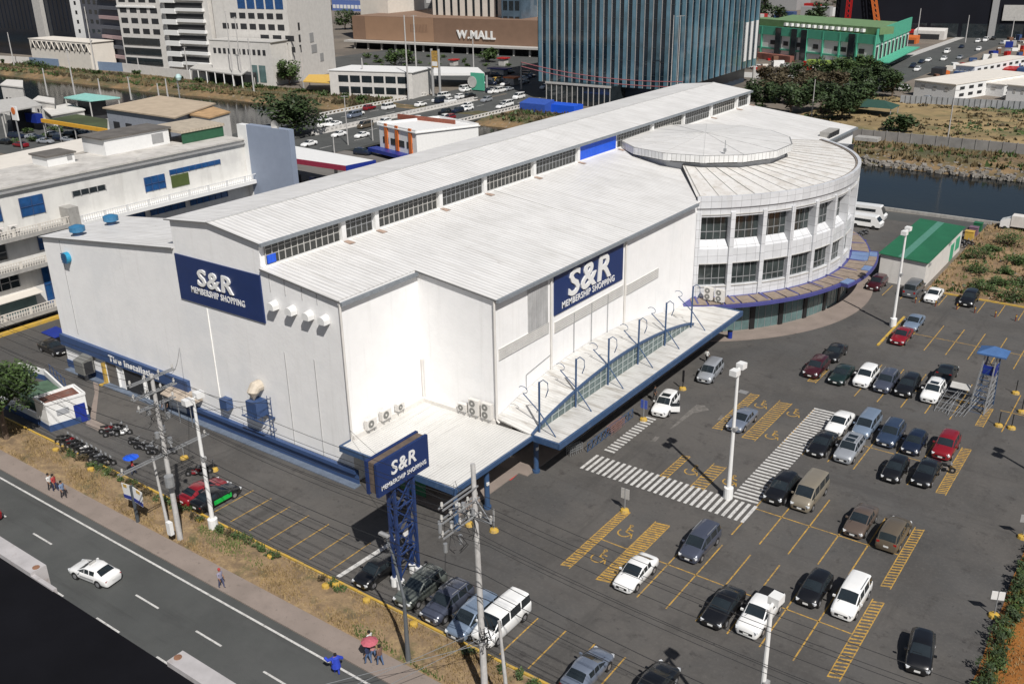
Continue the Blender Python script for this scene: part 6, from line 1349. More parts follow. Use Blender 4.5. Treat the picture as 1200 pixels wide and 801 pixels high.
for k in range(3): wallbox(p0, p1, 1, 23, 3+3.9*k, 5.6+3.9*k, .3).build('window_band', M_glass, t)
for k in range(17): 
    wallbox(p0, p1, 29, 50, 5+4*k, 7.2+4*k, .15).build('window_band', M_dark, t)
    wallbox(p0, p1, 28, 36, 3.2+4*k, 5+4*k, 1.6).build('stair_balcony', M_white, t); wallbox(p0, p1, 36, 51, 4.2+4*k, 5.3+4*k, 1.3).build('balcony', M_white, t)
p0, p1, p2 = (-316, 243), (-279, 247), (-291, 280); t = block('office_tower', 'tall white building with rows of blue windows above small dark windows', 'tower', p0, p1, p2, 75, M_offwhite)
u0, z0 = onf(p0, p1, 278, 10); u1, z1 = onf(p0, p1, 333, 10)
wgrid(t, p0, p1, 5, 5, u0, u1, z0-.5, z0+30, .82, .85, M_bluewin)
for (pa, pb, n_) in (((268, 16), (333, 19), 6), ((259, 27), (335, 32), 7), ((303, 41), (347, 45), 3), ((341, 55), (347, 58), 1)):
    a, za = onf(p0, p1, *pa); c_, zc_ = onf(p0, p1, *pb); wgrid(t, p0, p1, n_, 1, a, c_, min(za, zc_)-1.2, min(za, zc_)+.8, .68, 1, M_dark)
for (px, py, w_, h_) in ((365, 44, 3.2, 3.4), (368, 57, 4.5, 3), (377, 67, 3, 3), (350, 31, 1.3, 2.6), (351, 45, 1.3, 2.6), (352, 57, 1.3, 2.6)):
    u, z = onf(p1, p2, px, py); wallbox(p1, p2, u-w_/2, u+w_/2, z-h_/2, z+h_/2, .12).build('window', M_grey if w_ > 2 else M_dark, t)
p0, p1 = (-308, 233.5), (-278, 236.5); t = block('annex', 'lower white annex with small square windows in front of the tall white building', 'building', p0, p1, (-280, 246), 15, M_offwhite, 0, M_lgrey)
wgrid(t, p0, p1, 11, 1, 1, 28, 10.5, 12.4, .55, 1, M_dark); wgrid(t, p0, p1, 2, 1, 19, 27, 1, 7, .8, 1, M_teal)
b = MB(); q = [at(*v, 5) for v in ((222, 80), (283, 88), (291, 82), (235, 73))]; b.prism([(v.x, v.y) for v in q], 4.6, 5.0); t = T('long_shed', 'long low grey-roofed open shed along the white river wall', 'shed', (q[0].x, q[0].y, 0)); b.build('roof', M_lgrey, t)
for k in range(7): v = q[0].lerp(q[1], k/6); b = MB(); b.tube([(v.x, v.y, 0), (v.x, v.y, 4.6)], .2, 6); b.build('post', M_white, t)
b = MB(); b.prism([(v.x+1, v.y+4) for v in q], 0, 4.5); b.build('inner_wall', M_dark, t)
q = [at(*v, 4) for v in ((355, 96), (389, 98), (389, 88), (362, 88))]; b = MB(); b.prism([(v.x, v.y) for v in q], 3.9, 4.2); t = T('yellow_awning', 'yellow awning beside the low white building on the bank', 'awning', (q[0].x, q[0].y, 0)); b.build('canopy', mat('yellow_canvas', (.6, .38, .08), .7), t)
for v in q: b = MB(); b.tube([(v.x, v.y, 0), (v.x, v.y, 3.9)], .15, 6); b.build('post', M_grey, t)
p0, p1, p2 = (-242, 229.5), (-213, 238), (-216, 252); t = block('low_office', 'low two-storey white building with dark window bands on the river bank', 'building', p0, p1, p2, 8.2, M_offwhite, 0, M_white)
wgrid(t, p0, p1, 6, 2, 3, 29, .5, 7.6, .84, .6, M_glass)
p0, p1 = (-340, 341), (-236, 364)
t = block('shopping_mall', 'brown shopping mall with white W.MALL lettering', 'mall', (-352, 352), (-238, 362), (-240, 420), 15, mat('brown_cladding', (.20, .125, .085), .7, .08, .3), 3.2, None)
p0, p1 = (-352, 352), (-238, 362)
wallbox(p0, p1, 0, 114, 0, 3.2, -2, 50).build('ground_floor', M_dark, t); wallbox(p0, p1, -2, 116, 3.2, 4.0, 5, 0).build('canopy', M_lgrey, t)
for k in range(14): wallbox(p0, p1, 3+8.2*k, 3.8+8.2*k, 0, 3.2, 3.5, -2.8).build('column', M_lgrey, t)
u0, z0 = onf(p0, p1, 536, 47); u1, z1 = onf(p0, p1, 581, 47); _, z2 = onf(p0, p1, 560, 36); _, z3 = onf(p0, p1, 560, 46)
d = (Vector(p1)-Vector(p0)).normalized(); q = Vector(p0)+d*u0+Vector((d.y, -d.x))*.1
text_mb('W.MALL', (q.x, q.y, z3), (d.x, d.y, 0), (0, 0, 1), u1-u0, z2-z3, .5, .03).build('lettering', M_white, t)
u, z = onf(p0, p1, 508, 40); wallbox(p0, p1, 8, u, 4.2, 14.8, .15).build('lighter_cladding', mat('tan_cladding', (.29, .18, .115), .7, .06, .3), t)
wgrid(t, p0, p1, 12, 1, 35, u-3, 8.5, 12, .25, 1, MATS['brown_cladding'], nm='wall_mark', out=.3)
def tower_px(name, label, px0, px1, dist, wm, h=75, dy=30, z0=0, cols=0, rows=0, fw=.6, fh=.5, wmat=None, nm='window', zz=(14, 70), roofm=None):
    """tower whose front wall lies at Y = dist between two sight lines"""
    a = at_y(px0, 30, dist); c_ = at_y(px1, 30, dist); p0 = (a.x, dist); p1 = (c_.x, dist); t = block(name, label, 'tower', p0, p1, (c_.x-2, dist+dy), h, wm, z0, roofm)
    if cols: wgrid(t, p0, p1, cols, rows, .5, c_.x-a.x-.5, zz[0], zz[1], fw, fh, wmat, nm=nm)
    return t
tower_px('hotel_tower', 'blank cream tower above the left end of the brown mall', 424, 456, 372, M_cream)
b = tower_px('hotel_tower', 'grey tower with a grid of white framed windows behind the mall', 457, 509, 420, M_grey, cols=6, rows=12, fw=.7, fh=.6, wmat=M_white, zz=(16, 70))
for k in range(6): pass
tower_px('hotel_tower', 'cream tower with tall dark vertical window strips above the mall lettering', 508, 588, 372, M_cream, cols=9, rows=1, fw=.3, fh=1, wmat=M_glass, nm='window_strip', zz=(15, 74))
tower_px('glass_block', 'grey-blue glass block between the striped cream tower and the large glass tower', 588, 611, 366, mat('grey_blue_glass', (.08, .12, .16), .15, .3, .2, spec=.8), cols=3, rows=10, fw=.7, fh=.6, wmat=M_glass, zz=(4, 70))
tower_px('hotel_tower', 'narrow cream tower with dark strips left of the large glass tower', 611, 637, 380, M_cream, cols=3, rows=1, fw=.35, fh=1, wmat=M_glass, nm='window_strip', zz=(20, 74))
tower_px('apartment_tower', 'distant apartment block with white and blue balconies behind the trees', 391, 426, 560, mat('blue_white_facade', (.10, .16, .40), .7), dy=8, h=90, cols=8, rows=14, fw=.75, fh=.42, wmat=M_white, zz=(0, 88))
tower_px('apartment_tower', 'distant white block low behind the trees left of the mall', 424, 507, 620, M_cream, cols=12, rows=10, fw=.5, fh=.4, zz=(6, 70))
# ---- the large glass tower
Gt = T('glass_office_tower', 'large teal glass office tower with vertical light and dark strips behind the store', 'tower', (-153, 293, 0))
g0, g1, g2 = (-177.5, 258.0), (-131.5, 259.5), (-134.5, 330)
tg = mat('tower_teal_glass', (.085, .165, .215), .08, .6, .09, spec=.9); dg = mat('tower_dark_glass', (.008, .016, .026), .06, .3, .2, spec=.9)  # strong tone patches in the teal colour imitate reflections of nearby buildings
b = MB(); b.prism([g0, g1, g2, (-178, 330)], 5.5, 80); b.build('wall', dg, Gt)
for (a, c_, n_) in ((g0, g1, 17), (g1, g2, 15)):
    L_ = (Vector(c_)-Vector(a)).length
    for k in range(n_):
        u = L_*(k+.15)/n_; wallbox(a, c_, u, u+L_/n_*(.46 if c_ is g1 else .5), 5.6, 80, .25).build('glass_strip', tg, Gt)
        if c_ is g2 and k > n_-4: wallbox(a, c_, u, u+L_/n_*.4, 8, 20.5, .4).build('white_strip', M_white, Gt)
        wallbox(a, c_, u+L_/n_*.48, u+L_/n_*.51, 5.6, 80, .35).build('fin', M_grey, Gt)
    for k in range(17): wallbox(a, c_, 0, L_, 9.3+4.0*k, 9.38+4.0*k, .1).build('floor_line', mat('dim_floor_line', (.05, .07, .08), .4), Gt)
b = MB(); b.prism([(-175, 262), (-134, 262), (-137, 326), (-175, 326)], 0, 5.5); b.build('podium', mat('podium_navy', (.02, .035, .06), .3), Gt)
b = MB(); b.prism([(-171, 253), (-148, 253), (-148, 261.9), (-171, 261.9)], 0, 6.2); pd = b.build('entrance_block', M_glass, Gt)
b = MB()
for k in range(13): b.b2(-171+k*1.9, -170.8+k*1.9, 252.85, 253, 0, 6.2)
b.b2(-171.2, -147.8, 252.7, 253, 5.9, 6.5); b.build('frame', M_lgrey, pd)
for (x, y) in ((-133.5, 326), (-135.5, 262.5)): b = MB(); b.tube([(x, y, 0), (x, y, 5.5)], .6, 8); b.build('column', M_lgrey, Gt)
# ---- orange-striped building, station canopy
q0, q1, q2 = (-160.8, 167), (-146.0, 163.5), (-139.5, 178); t = block('station_shop', 'white flat-roofed shop with orange wall stripes before the bridge', 'shop', q0, q1, q2, 6.8, M_white, 0, M_white, par=.7)
wgrid(t, q0, q1, 4, 1, 1, 14, 2.9, 4.4, .7, 1, M_glass)
for u in (2.6, 7.0, 12.4): wallbox(q0, q1, u, u+1.1, 1.8, 7.6, .3).build('orange_stripe', M_orange, t)
wallbox(q0, q1, -1.5, 12, .9, 1.7, 2.6).build('blue_canopy', M_royal, t)
b = MB(); b.b2(-163, -145, 176, 176.4, 6.8, 8.0); solo('brick_parapet', b, mat('brick_red_wall', (.25, .08, .05), .8, .2, 2), 'brick-red parapet behind the orange-striped shop', 'parapet')
p = [(-166, 126), (-141.5, 132.5), (-137, 141.5), (-168, 146)]; p = [tuple(at(*v, 6.2))[:2] for v in ((300, 180), (405, 195), (440, 188), (300, 163))]
t = T('station_canopy', 'white petrol station canopy with red and blue edge left of the store roof', 'canopy', (-152, 138, 0)); b = MB(); b.prism(p, 5.6, 6.2); b.build('roof', M_white, t)
b = MB(); b.beam(p[0]+(5.8,), p[1]+(5.8,), .3, 1.0); b.build('red_edge', mat('maroon_edge', (.25, .02, .05), .5), t); b = MB(); b.beam(p[1]+(5.8,), p[2]+(5.8,), .3, 1.0); b.build('blue_edge', M_royal, t)
c = Vector((sum(v[0] for v in p)/4, sum(v[1] for v in p)/4))
for v in p: w_ = c+(Vector(v)-c)*.75; b = MB(); b.tube([(w_.x, w_.y, 0), (w_.x, w_.y, 5.6)], .35, 8); b.build('column', M_grey, t)
for k in range(5): w_ = Vector(p[0]).lerp(Vector(p[1]), .2+.17*k)+Vector((-1, 3)); b = MB(); b.b2(w_.x-.6, w_.x+.6, w_.y-.4, w_.y+.4, 0, 2.1); b.build('fuel_pump', M_dark if k % 2 else M_blue, t)
q = [at(*v, 4.5) for v in ((505, 88), (568, 88), (560, 81), (510, 80))]; t = T('station_canopy', 'white petrol station canopy in front of the mall', 'canopy', (q[0].x, q[0].y, 0)); b = MB(); b.prism([(v.x, v.y) for v in q], 4.3, 5.1); b.build('roof', M_white, t)
for v in q: b = MB(); b.tube([(v.x, v.y+1, 0), (v.x, v.y+1, 4.3)], .4, 8); b.build('column', M_grey, t)
p = at(560, 107); t = T('billboard', 'green roadside billboard with a round grey emblem between the carriageways', 'billboard', (p.x, p.y, 0)); b = MB(); b.box((0, 0, 3.2), (5.5, .6, 5.6)); pn = b.build('panel', M_mint, t, True); b = MB(); b.tube([(-2.0, -.4, 3), (-2.0, -.55, 3)], 1.9, 16); b.build('emblem', M_lgrey, pn, True)
p = at(512, 113); t = T('pylon_sign', 'tall grey twin-leg pylon sign with a yellow and white panel', 'sign', (p.x, p.y, 0)); hh = 15
for x in (-1.5, 1.5): b = MB(); b.tube([(x, 0, 0), (x, 0, hh)], .4, 8); b.build('leg', M_grey, t, True)
b = MB(); b.box((0, -.2, 11.8), (2.6, .3, 5.2)); pn = b.build('panel', M_yellow, t, True); b = MB(); b.box((0, -.37, 10.4), (2.2, .05, 1.4)); b.build('white_strip', M_white, pn, True)
for (px, w_, lab) in ((628, 9, 'blue tarpaulin shelter on the bank in front of the glass tower, left part'), (655, 13, 'blue corrugated site fence in front of the glass tower')):
    p = at(px, 131); b = MB(); b.prism([(p.x-w_/2, p.y-2), (p.x+w_/2, p.y-2), (p.x+w_/2, p.y+3), (p.x-w_/2, p.y+3)], 0, [2.6, 2.6, 3.4, 3.4] if px == 628 else [2.3]*4); solo('blue_shelter', b, M_bright if px == 655 else mat('blue_tarpaulin', (.03, .08, .35), .6), lab, 'shelter')
# bridge barriers
for (x, lab) in ((-214.2, 'white balustrade along the far edge of the bridge'), (-194.2, 'white balustrade between the two carriageways, far side'), (-192.8, 'white balustrade between the two carriageways, near side'), (-171.7, 'pale balustrade along the near edge of the bridge')):
    b = MB(); y0, y1 = (198, 246) if x in (-214.2, -171.7) else (176, 246)
    b.b2(x-.12, x+.12, y0, y1, .85, 1.05); b.b2(x-.15, x+.15, y0, y1, .03, .3)
    for k in range(int((y1-y0)/1.6)): b.b2(x-.12, x+.12, y0+k*1.6, y0+k*1.6+.55, .3, .85)
    solo('bridge_balustrade', b, M_offwhite, lab, 'balustrade')
b = MB()
for y in (182, 200): 
    for x in (-210, -197, -188, -175): b.tube([(x, y, -2.6), (x, y, -.5)], .8, 8)
solo('bridge_piers', b, M_conc, 'concrete piers under the bridge', 'piers')
# ---- green building
g0 = at(875, 66); g1 = at(1022, 84); g2 = at(1062, 64); g0, g1, g2 = [(v.x, v.y) for v in (g0, g1, g2)]
t = block('green_building', 'long mint green and white commercial building with olive roof', 'building', g0, g1, g2, 12.5, M_white, 0, M_olive); L_ = (Vector(g1)-Vector(g0)).length; L2_ = (Vector(g2)-Vector(g1)).length
wallbox(g0, g1, -.3, L_+.3, 9.6, 12.9, .5).build('green_band', M_mint, t); wallbox(g1, g2, -.3, L2_, 9.6, 15.0, .5).build('green_band', M_mint, t); wallbox(g0, g1, 0, L_, 12.9, 15.4, -1.5, 9).build('roof_block', M_olive, t)
wallbox(g0, g1, 0, L_, 4.0, 4.6, .4).build('green_line', M_mint, t)
for k in range(9): wallbox(g0, g1, L_*k/8-.35, L_*k/8+.35, 0, 12.8, .6).build('green_pilaster', M_mint, t)
for f in (.27, .40, .48, .84): wallbox(g0, g1, L_*f-1.5, L_*f+1.5, 1, 12.7, .8).build('dark_strip', M_glass, t)
for f in (.06, .22, .33, .44, .57, .73, .78, .91): wallbox(g0, g1, L_*f-1.3, L_*f+1.3, 5.9, 7.6, .12).build('window', M_dark, t)
for k in range(14): wallbox(g0, g1, L_*(.3+.045*k), L_*(.3+.045*k)+1.2, 13.5, 14.6, -1.4).build('roof_vent', M_white, t)
for k in range(9): wallbox(g1, g2, L2_*(k+.3)/9, L2_*(k+.75)/9, 1.5, 8.4, .12).build('window', M_dark, t); wallbox(g1, g2, L2_*k/9-.3, L2_*k/9+.3, 0, 9.6, .3).build('green_pilaster', M_mint, t)
wallbox(g1, g2, 0, L2_*.95, 3.2, 3.6, 5.5).build('lower_roof', M_mint, t)
wallbox(g0, g1, L_*.0, L_*.42, 0, 2.4, 3).build('red_stall_front', mat('mottled_red_brown', (.2, .08, .06), .8, .5, .3), t)
p = at(977, 74, 2.5); b = MB(); b.b2(p.x-9, p.x+9, p.y-4, p.y-1, 0, 3.6); solo('green_kiosk', b, mat('lime_fabric', (.22, .32, .06), .7), 'lime green canopy kiosk in front of the mint building', 'kiosk')
p = at(1025, 122, 3); t = T('green_tent', 'dark green hipped tent roof at the edge of the dry field', 'tent', (p.x, p.y, 0)); b = MB(); b.v = [(-6, -4, 2.6), (6, -4, 2.6), (6, 4, 2.6), (-6, 4, 2.6), (-2.5, 0, 4.2), (2.5, 0, 4.2)]; b.f = [(0, 1, 5, 4), (1, 2, 5), (2, 3, 4, 5), (3, 0, 4)]; b.m = [0]*4; b.build('roof', mat('dark_green_tarp', (.02, .06, .045), .7), t, True)
for (x, y) in ((-5.5, -3.6), (5.5, -3.6), (5.5, 3.6), (-5.5, 3.6)): b = MB(); b.tube([(x, y, 0), (x, y, 2.6)], .12, 5); b.build('post', M_grey, t, True)
# ---- dark hall and site on the right
a = at(985, 42); c_ = at(1210, 46); t = block('dark_hall', 'huge black hall filling the top right corner', 'hall', (a.x-4, a.y), (c_.x+60, c_.y+14), (c_.x+60, c_.y+100), 24.5, mat('black_cladding', (.008, .009, .014), .6, .2, .05, spec=.15), 0, M_grey)
wgrid(t, (a.x-4, a.y), (c_.x+60, c_.y+14), 9, 1, 2, 130, 0, 6.5, .88, 1, M_glass, nm='glass_bay'); 
u, z = onf((a.x-4, a.y), (c_.x+60, c_.y+14), 1163, 30); wallbox((a.x-4, a.y), (c_.x+60, c_.y+14), u-1.5, u+1.5, 0, 24, .8).build('grey_pier', M_grey, t)
u, z = onf((a.x-4, a.y), (c_.x+60, c_.y+14), 1192, 14); wallbox((a.x-4, a.y), (c_.x+60, c_.y+14), u-6, u+14, z-4, z+3, .8).build('pale_stair_box', M_lgrey, t)
so_ = [((1070, 112), (1118, 118), (1165, 96), 4.6, 'two-storey white site office with a side gallery beyond the grey fence'), ((1118, 108), (1175, 114), (1185, 104), 3.6, 'long low white site shed behind the open yard'), ((1178, 118), (1215, 122), (1225, 104), 4.6, 'white site office at the right edge beyond the grey fence'), ((1118, 92), (1140, 94), (1162, 74), 4.4, 'white modular office left of the blue containers')]
for k, (A, B_, C_, h, lab) in enumerate(so_):
    p0, p1, p2 = [at(*v) for v in (A, B_, C_)]; p0, p1, p2 = [(v.x, v.y) for v in (p0, p1, p2)]
    dd = Vector(p1)-Vector(p0); nn = Vector((-dd.y, dd.x)).normalized()*min(40, max(6, (Vector(p2)-Vector(p1)).length)); p2 = tuple(Vector(p1)+nn)
    t = block('site_office', lab, 'site office', p0, p1, p2, h, M_white, 0, M_cream); L_ = (Vector(p2)-Vector(p1)).length; wgrid(t, p1, p2, 8, 2, 1, L_-1, .4, h-.2, .5, .45, M_dark)
    wgrid(t, p0, p1, 3, 1, 1, dd.length-1, h*.5, h*.8, .3, .8, M_lgrey)
p0 = at(1055, 122); p1 = at(1215, 131); b = MB(); b.beam((p0.x, p0.y, 1.3), (p1.x, p1.y, 1.3), .2, 2.6)
for k in range(26): q = p0.lerp(p1, k/25); b.b2(q.x-.12, q.x+.12, q.y-.3, q.y-.1, 0, 2.7)
solo('sheet_fence', b, mat('grey_corrugated_fence', (.28, .29, .30), .7, .2, .5), 'grey corrugated sheet fence along the back of the dry field', 'fence')
b = MB()
for i in range(28):
    x = -76+2.9*i; b.b2(x, x+2.75, 243.0, 243.3, 0, 2.3); b.b2(x+2.75, x+2.9, 242.9, 243.4, 0, 2.5)
solo('river_fence', b, mat('grey_block_wall', (.23, .22, .21), .85, .2, .4), 'grey concrete panel wall along the far bank of the river on the right', 'wall')
GC = 'blue containers on the distant site'
for i, (px, py, m, z) in enumerate([(1126, 88, 0, 0), (1137, 90, 0, 0), (1150, 90, 1, 0), (1163, 91, 0, 0), (1175, 91, 0, 0), (1187, 91, 0, 0), (1172, 80, 1, 0), (1190, 78, 1, 0), (1200, 84, 0, 0), (1100, 84, 2, 0), (1182, 72, 1, 0)]):
    p = at(px, py, 1.2); b = MB(); b.b2(p.x-1.9, p.x+1.9, p.y-3, p.y+3, 0, 2.6); solo('container', b, [M_navy, M_royal, M_dark][m], ['dark navy shipping container on the distant site', 'bright blue shipping container on the distant site', 'black shipping container left of the navy ones'][m], 'container', GC+str(m) if m < 2 else None)
for i, (px, py, m, lab, w_, h) in enumerate([(1188, 82, M_red, 'red machinery among the blue containers', 6, 2.5), (1090, 42, M_offwhite, 'small white workshop on the left side of the distant road', 14, 5), (1069, 47, M_orange, 'orange machine beside the mint building', 5, 3.5), (1078, 40, M_red, 'red-roofed low shop beyond the mint building', 16, 4), (1112, 36, M_white, 'white tent shop by the black hall', 12, 4), (1130, 36, M_royal, 'blue covered stall in front of the black hall', 6, 3)]):
    p = at(px, py, 1.5); t = T('site_shed' if w_ > 5 else 'machinery', lab, 'shed' if w_ > 5 else 'machine', (p.x, p.y, 0)); b = MB(); b.prism([(-w_/2, -3), (w_/2, -3), (w_/2, 3), (-w_/2, 3)], 0, [h*.8, h*.8, h, h]); b.build('body', m, t, True); b = MB(); b.b2(-w_*.35, w_*.35, -3.06, -3, .1, h*.5); b.build('opening', M_dark, t, True)
# cranes
for (px, lab, m, tilt) in ((997, 'red lattice crane mast in front of the black hall', M_red, 0), (1036, 'orange lattice crane boom leaning in front of the black hall', M_orange, -9)):
    p = at(px, 42); t = T('crane', lab, 'crane', (p.x, p.y-8, 0)); b = MB()
    for k in range(14):
        z0, z1 = 2.4*k, 2.4*(k+1); x0, x1 = tilt*z0/33, tilt*z1/33
        for (u, v_) in ((-1, -1), (1, -1), (1, 1), (-1, 1)): b.beam((x0+u, v_, z0), (x1+u, v_, z1), .4)
        b.beam((x0-1, -1, z0), (x1+1, -1, z1), .3); b.beam((x0+1, 1, z0), (x1-1, 1, z1), .3)
    b.build('boom', m, t, True); b = MB(); b.box((0, 0, .8), (5, 5, 1.6)); b.build('base', m, t, True)
# far low city behind the green building
rg = random.Random(5); GF = 'low city blocks on the horizon'
for k in range(70):
    x = -60-rg.uniform(0, 1500) if k < 60 else rg.uniform(-150, 200); y = 640+rg.uniform(0, 900) 
    if -260 < x < -150 and y < 650: continue
    w_, d_, h = rg.uniform(14, 50), rg.uniform(12, 40), rg.uniform(4, 18); b = MB(); b.b2(x, x+w_, y, y+d_, 0, h); m = rg.choice([M_offwhite, M_grey, M_lgrey, M_cream, M_conc]); o = solo('distant_building', b, m, 'small pale or grey block far off in the distant city', 'building', GF)
for k in range(26):
    px = rg.uniform(868, 1000); py = rg.uniform(2, 30); p = at(px, py); 
    if k % 2: tree('broadleaf_tree', 'tiny distant tree beyond the mint building', p.x, p.y, 9, 8, M_leafd, group='tiny distant trees beyond the mint building', n=5, size=1.1, trunk=.2, nc=8)
    else: b = MB(); w_ = rg.uniform(4, 10); b.b2(p.x-w_, p.x+w_, p.y, p.y+6, 0, rg.uniform(3, 7)); solo('distant_shed', b, rg.choice([M_white, M_lgrey, M_grey, M_navy, M_red]), 'small distant shed beyond the mint building', 'shed', 'small distant sheds beyond the mint building')
rg = random.Random(23)
KC = {'white': M_white, 'grey': M_grey, 'blue': M_royal, 'red': M_red, 'navy': M_navy, 'beige': M_cream, 'rust': mat('rust_brown_stack', (.16, .08, .05), .9, .3, 1), 'orange': M_orange}
for k in range(64):
    px = rg.uniform(1095, 1200); py = rg.uniform(58, 92)-(px-1095)*.12; p = at(px, py); cn_ = rg.choice(list(KC)); w_, d_, h = rg.uniform(.8, 3.2), rg.uniform(.8, 3), rg.uniform(.6, 2.6)
    if -110 < p.x < -86: continue
    b = MB(); b.box((p.x, p.y, h/2), (w_, d_, h), rg.uniform(0, 1.5)); solo('site_crate', b, KC[cn_], 'small %s crate or stack on the distant building site' % cn_, 'crate', '%s stacks on the distant building site' % cn_)
for k in range(40):
    px = rg.uniform(876, 985); py = rg.uniform(70, 84); p = at(px, py); cn_ = rg.choice(['rust', 'red', 'beige', 'white', 'grey']); b = MB(); h = rg.uniform(.8, 2.4); b.box((p.x, p.y, h/2), (rg.uniform(1, 4), rg.uniform(1, 3), h), rg.uniform(0, 1)); solo('market_stall', b, KC[cn_], 'tiny %s stall or heap in front of the mint building' % cn_, 'stall', '%s stalls in front of the mint building' % cn_)
for k in range(22):
    px = rg.uniform(3, 112); py = rg.uniform(152, 176)-(px*.12); p = at(px, py, .5)
    if p.x > -140: continue
    if k % 2: far_car((p.x, p.y, .04), rg.choice([10, 20, 190]), rg.choice(['white', 'silver', 'black', 'navy', 'red']), 'small car parked among clutter behind the white offices at the left', 'small cars behind the white offices', rg.choice(['suv', 'sedan']))
    else: shrub('low green bush in the clutter behind the white offices at the left', p.x, p.y, 1.6, 1.6, M_leaf, 'bushes behind the white offices', n=120, size=.3, nc=6)
for (px, py, w_, h, m, lab) in ((585, 84, 9, 2.2, M_royal, 'blue stall roof on the mall forecourt'), (600, 96, 5, 2.6, M_orange, 'orange stall at the right of the mall forecourt'), (590, 74, 4, 3, M_red, 'red parasol stall before the mall entrance'), (532, 74, 3, 2.4, M_red, 'red kiosk under the mall canopy')):
    p = at(px, py, 1); t = T('stall', lab, 'stall', (p.x, p.y, 0)); b = MB(); b.box((0, 0, h), (w_, 4, .4)); b.build('roof', m, t, True); b = MB(); b.box((0, 0, h/2), (w_*.7, 3, h*.95)); b.build('body', M_lgrey, t, True)
for k in range(26):
    px = rg.uniform(428, 600); p = at(px, rg.uniform(66, 80)); shrub('small clipped shrub on the planted strip in front of the brown mall', p.x, p.y, rg.uniform(1, 2.4), rg.uniform(1.2, 2.4), M_leaf, 'shrubs in front of the mall', n=110, size=.4, nc=6)
for k in range(14):
    p = at(rg.uniform(560, 622), rg.uniform(84, 98), .6); far_car((p.x, p.y, .04), rg.choice([0, 95, 185]), rg.choice(['white', 'silver', 'navy', 'midblue', 'black']), 'small car standing on the mall forecourt left of the glass tower', 'small cars on the mall forecourt', rg.choice(['suv', 'sedan', 'van']))
# far poles
FPs = 'thin pale street poles on the far river banks'
for i, (px, y0, y1) in enumerate([(408, 170, 112), (190, 137, 98), (112, 83, 8), (88, 112, 58), (56, 112, 80), (17, 78, 38), (154, 117, 90), (118, 111, 92), (479, 117, 18), (489, 103, 18), (427, 112, 68), (275, 103, 13), (285, 103, 20), (298, 110, 45), (356, 105, 55), (555, 80, 42), (611, 105, 73), (164, 88, 68), (221, 92, 55), (197, 115, 92), (951, 137, 93), (1109, 172, 105), (1074, 48, 10), (1131, 50, 18), (1184, 50, 20), (1161, 45, 0), (800, 101, 28), (812, 101, 28), (437, 165, 140), (392, 180, 160)]):
    p = at(px, y0); lo, hi = 1., 60.
    for _ in range(30):
        mid = (lo+hi)/2; v = Vector((p.x, p.y, mid))-CP; yy = 400.5-FPX*v.dot(Up)/v.dot(Fw)
        if yy > y1: lo = mid
        else: hi = mid
    if i in (26, 27): p = Vector((-128+2*(i-26), 250+i*.1, 0)); lo = 27
    r_ = .16 if p.length < 300 else .3
    b = MB(); b.tube([(p.x, p.y, 0), (p.x, p.y, lo)], [r_, r_*.6], 6)
    if i % 3 == 0: b.beam((p.x-1.2, p.y, lo-.3), (p.x+1.2, p.y, lo-.1), .15)
    solo('street_pole', b, M_pole, 'thin pale pole standing in the distance, across or beside the river' if i not in (0, 20, 21) else {0: 'white street pole on the avenue right of the petrol station canopy', 20: 'white pole with a lamp in front of the tree clump', 21: 'tall pole standing at the panel wall on the far right bank'}[i], 'pole', FPs if i not in (0, 20, 21) else None)
for k in range(2):
    a = at_y(612, 72+k*4, 215); c_ = Vector((-120, 250, 20-k*2)); b = MB(); a = at_y(611, 73, 240); a.z -= k*1.2; c_ = at_y(800, 96+k*6, 240)
    b.tube([a.lerp(c_, j/14)-Vector((0, 0, 6*(j/14)*(1-j/14))) for j in range(15)], .12, 5); solo('striped_cable', b, mat('pink_cable', (.30, .10, .11), .6) if True else None, ['upper', 'lower'][k]+' pink cable swinging in front of the large glass tower', 'cable')

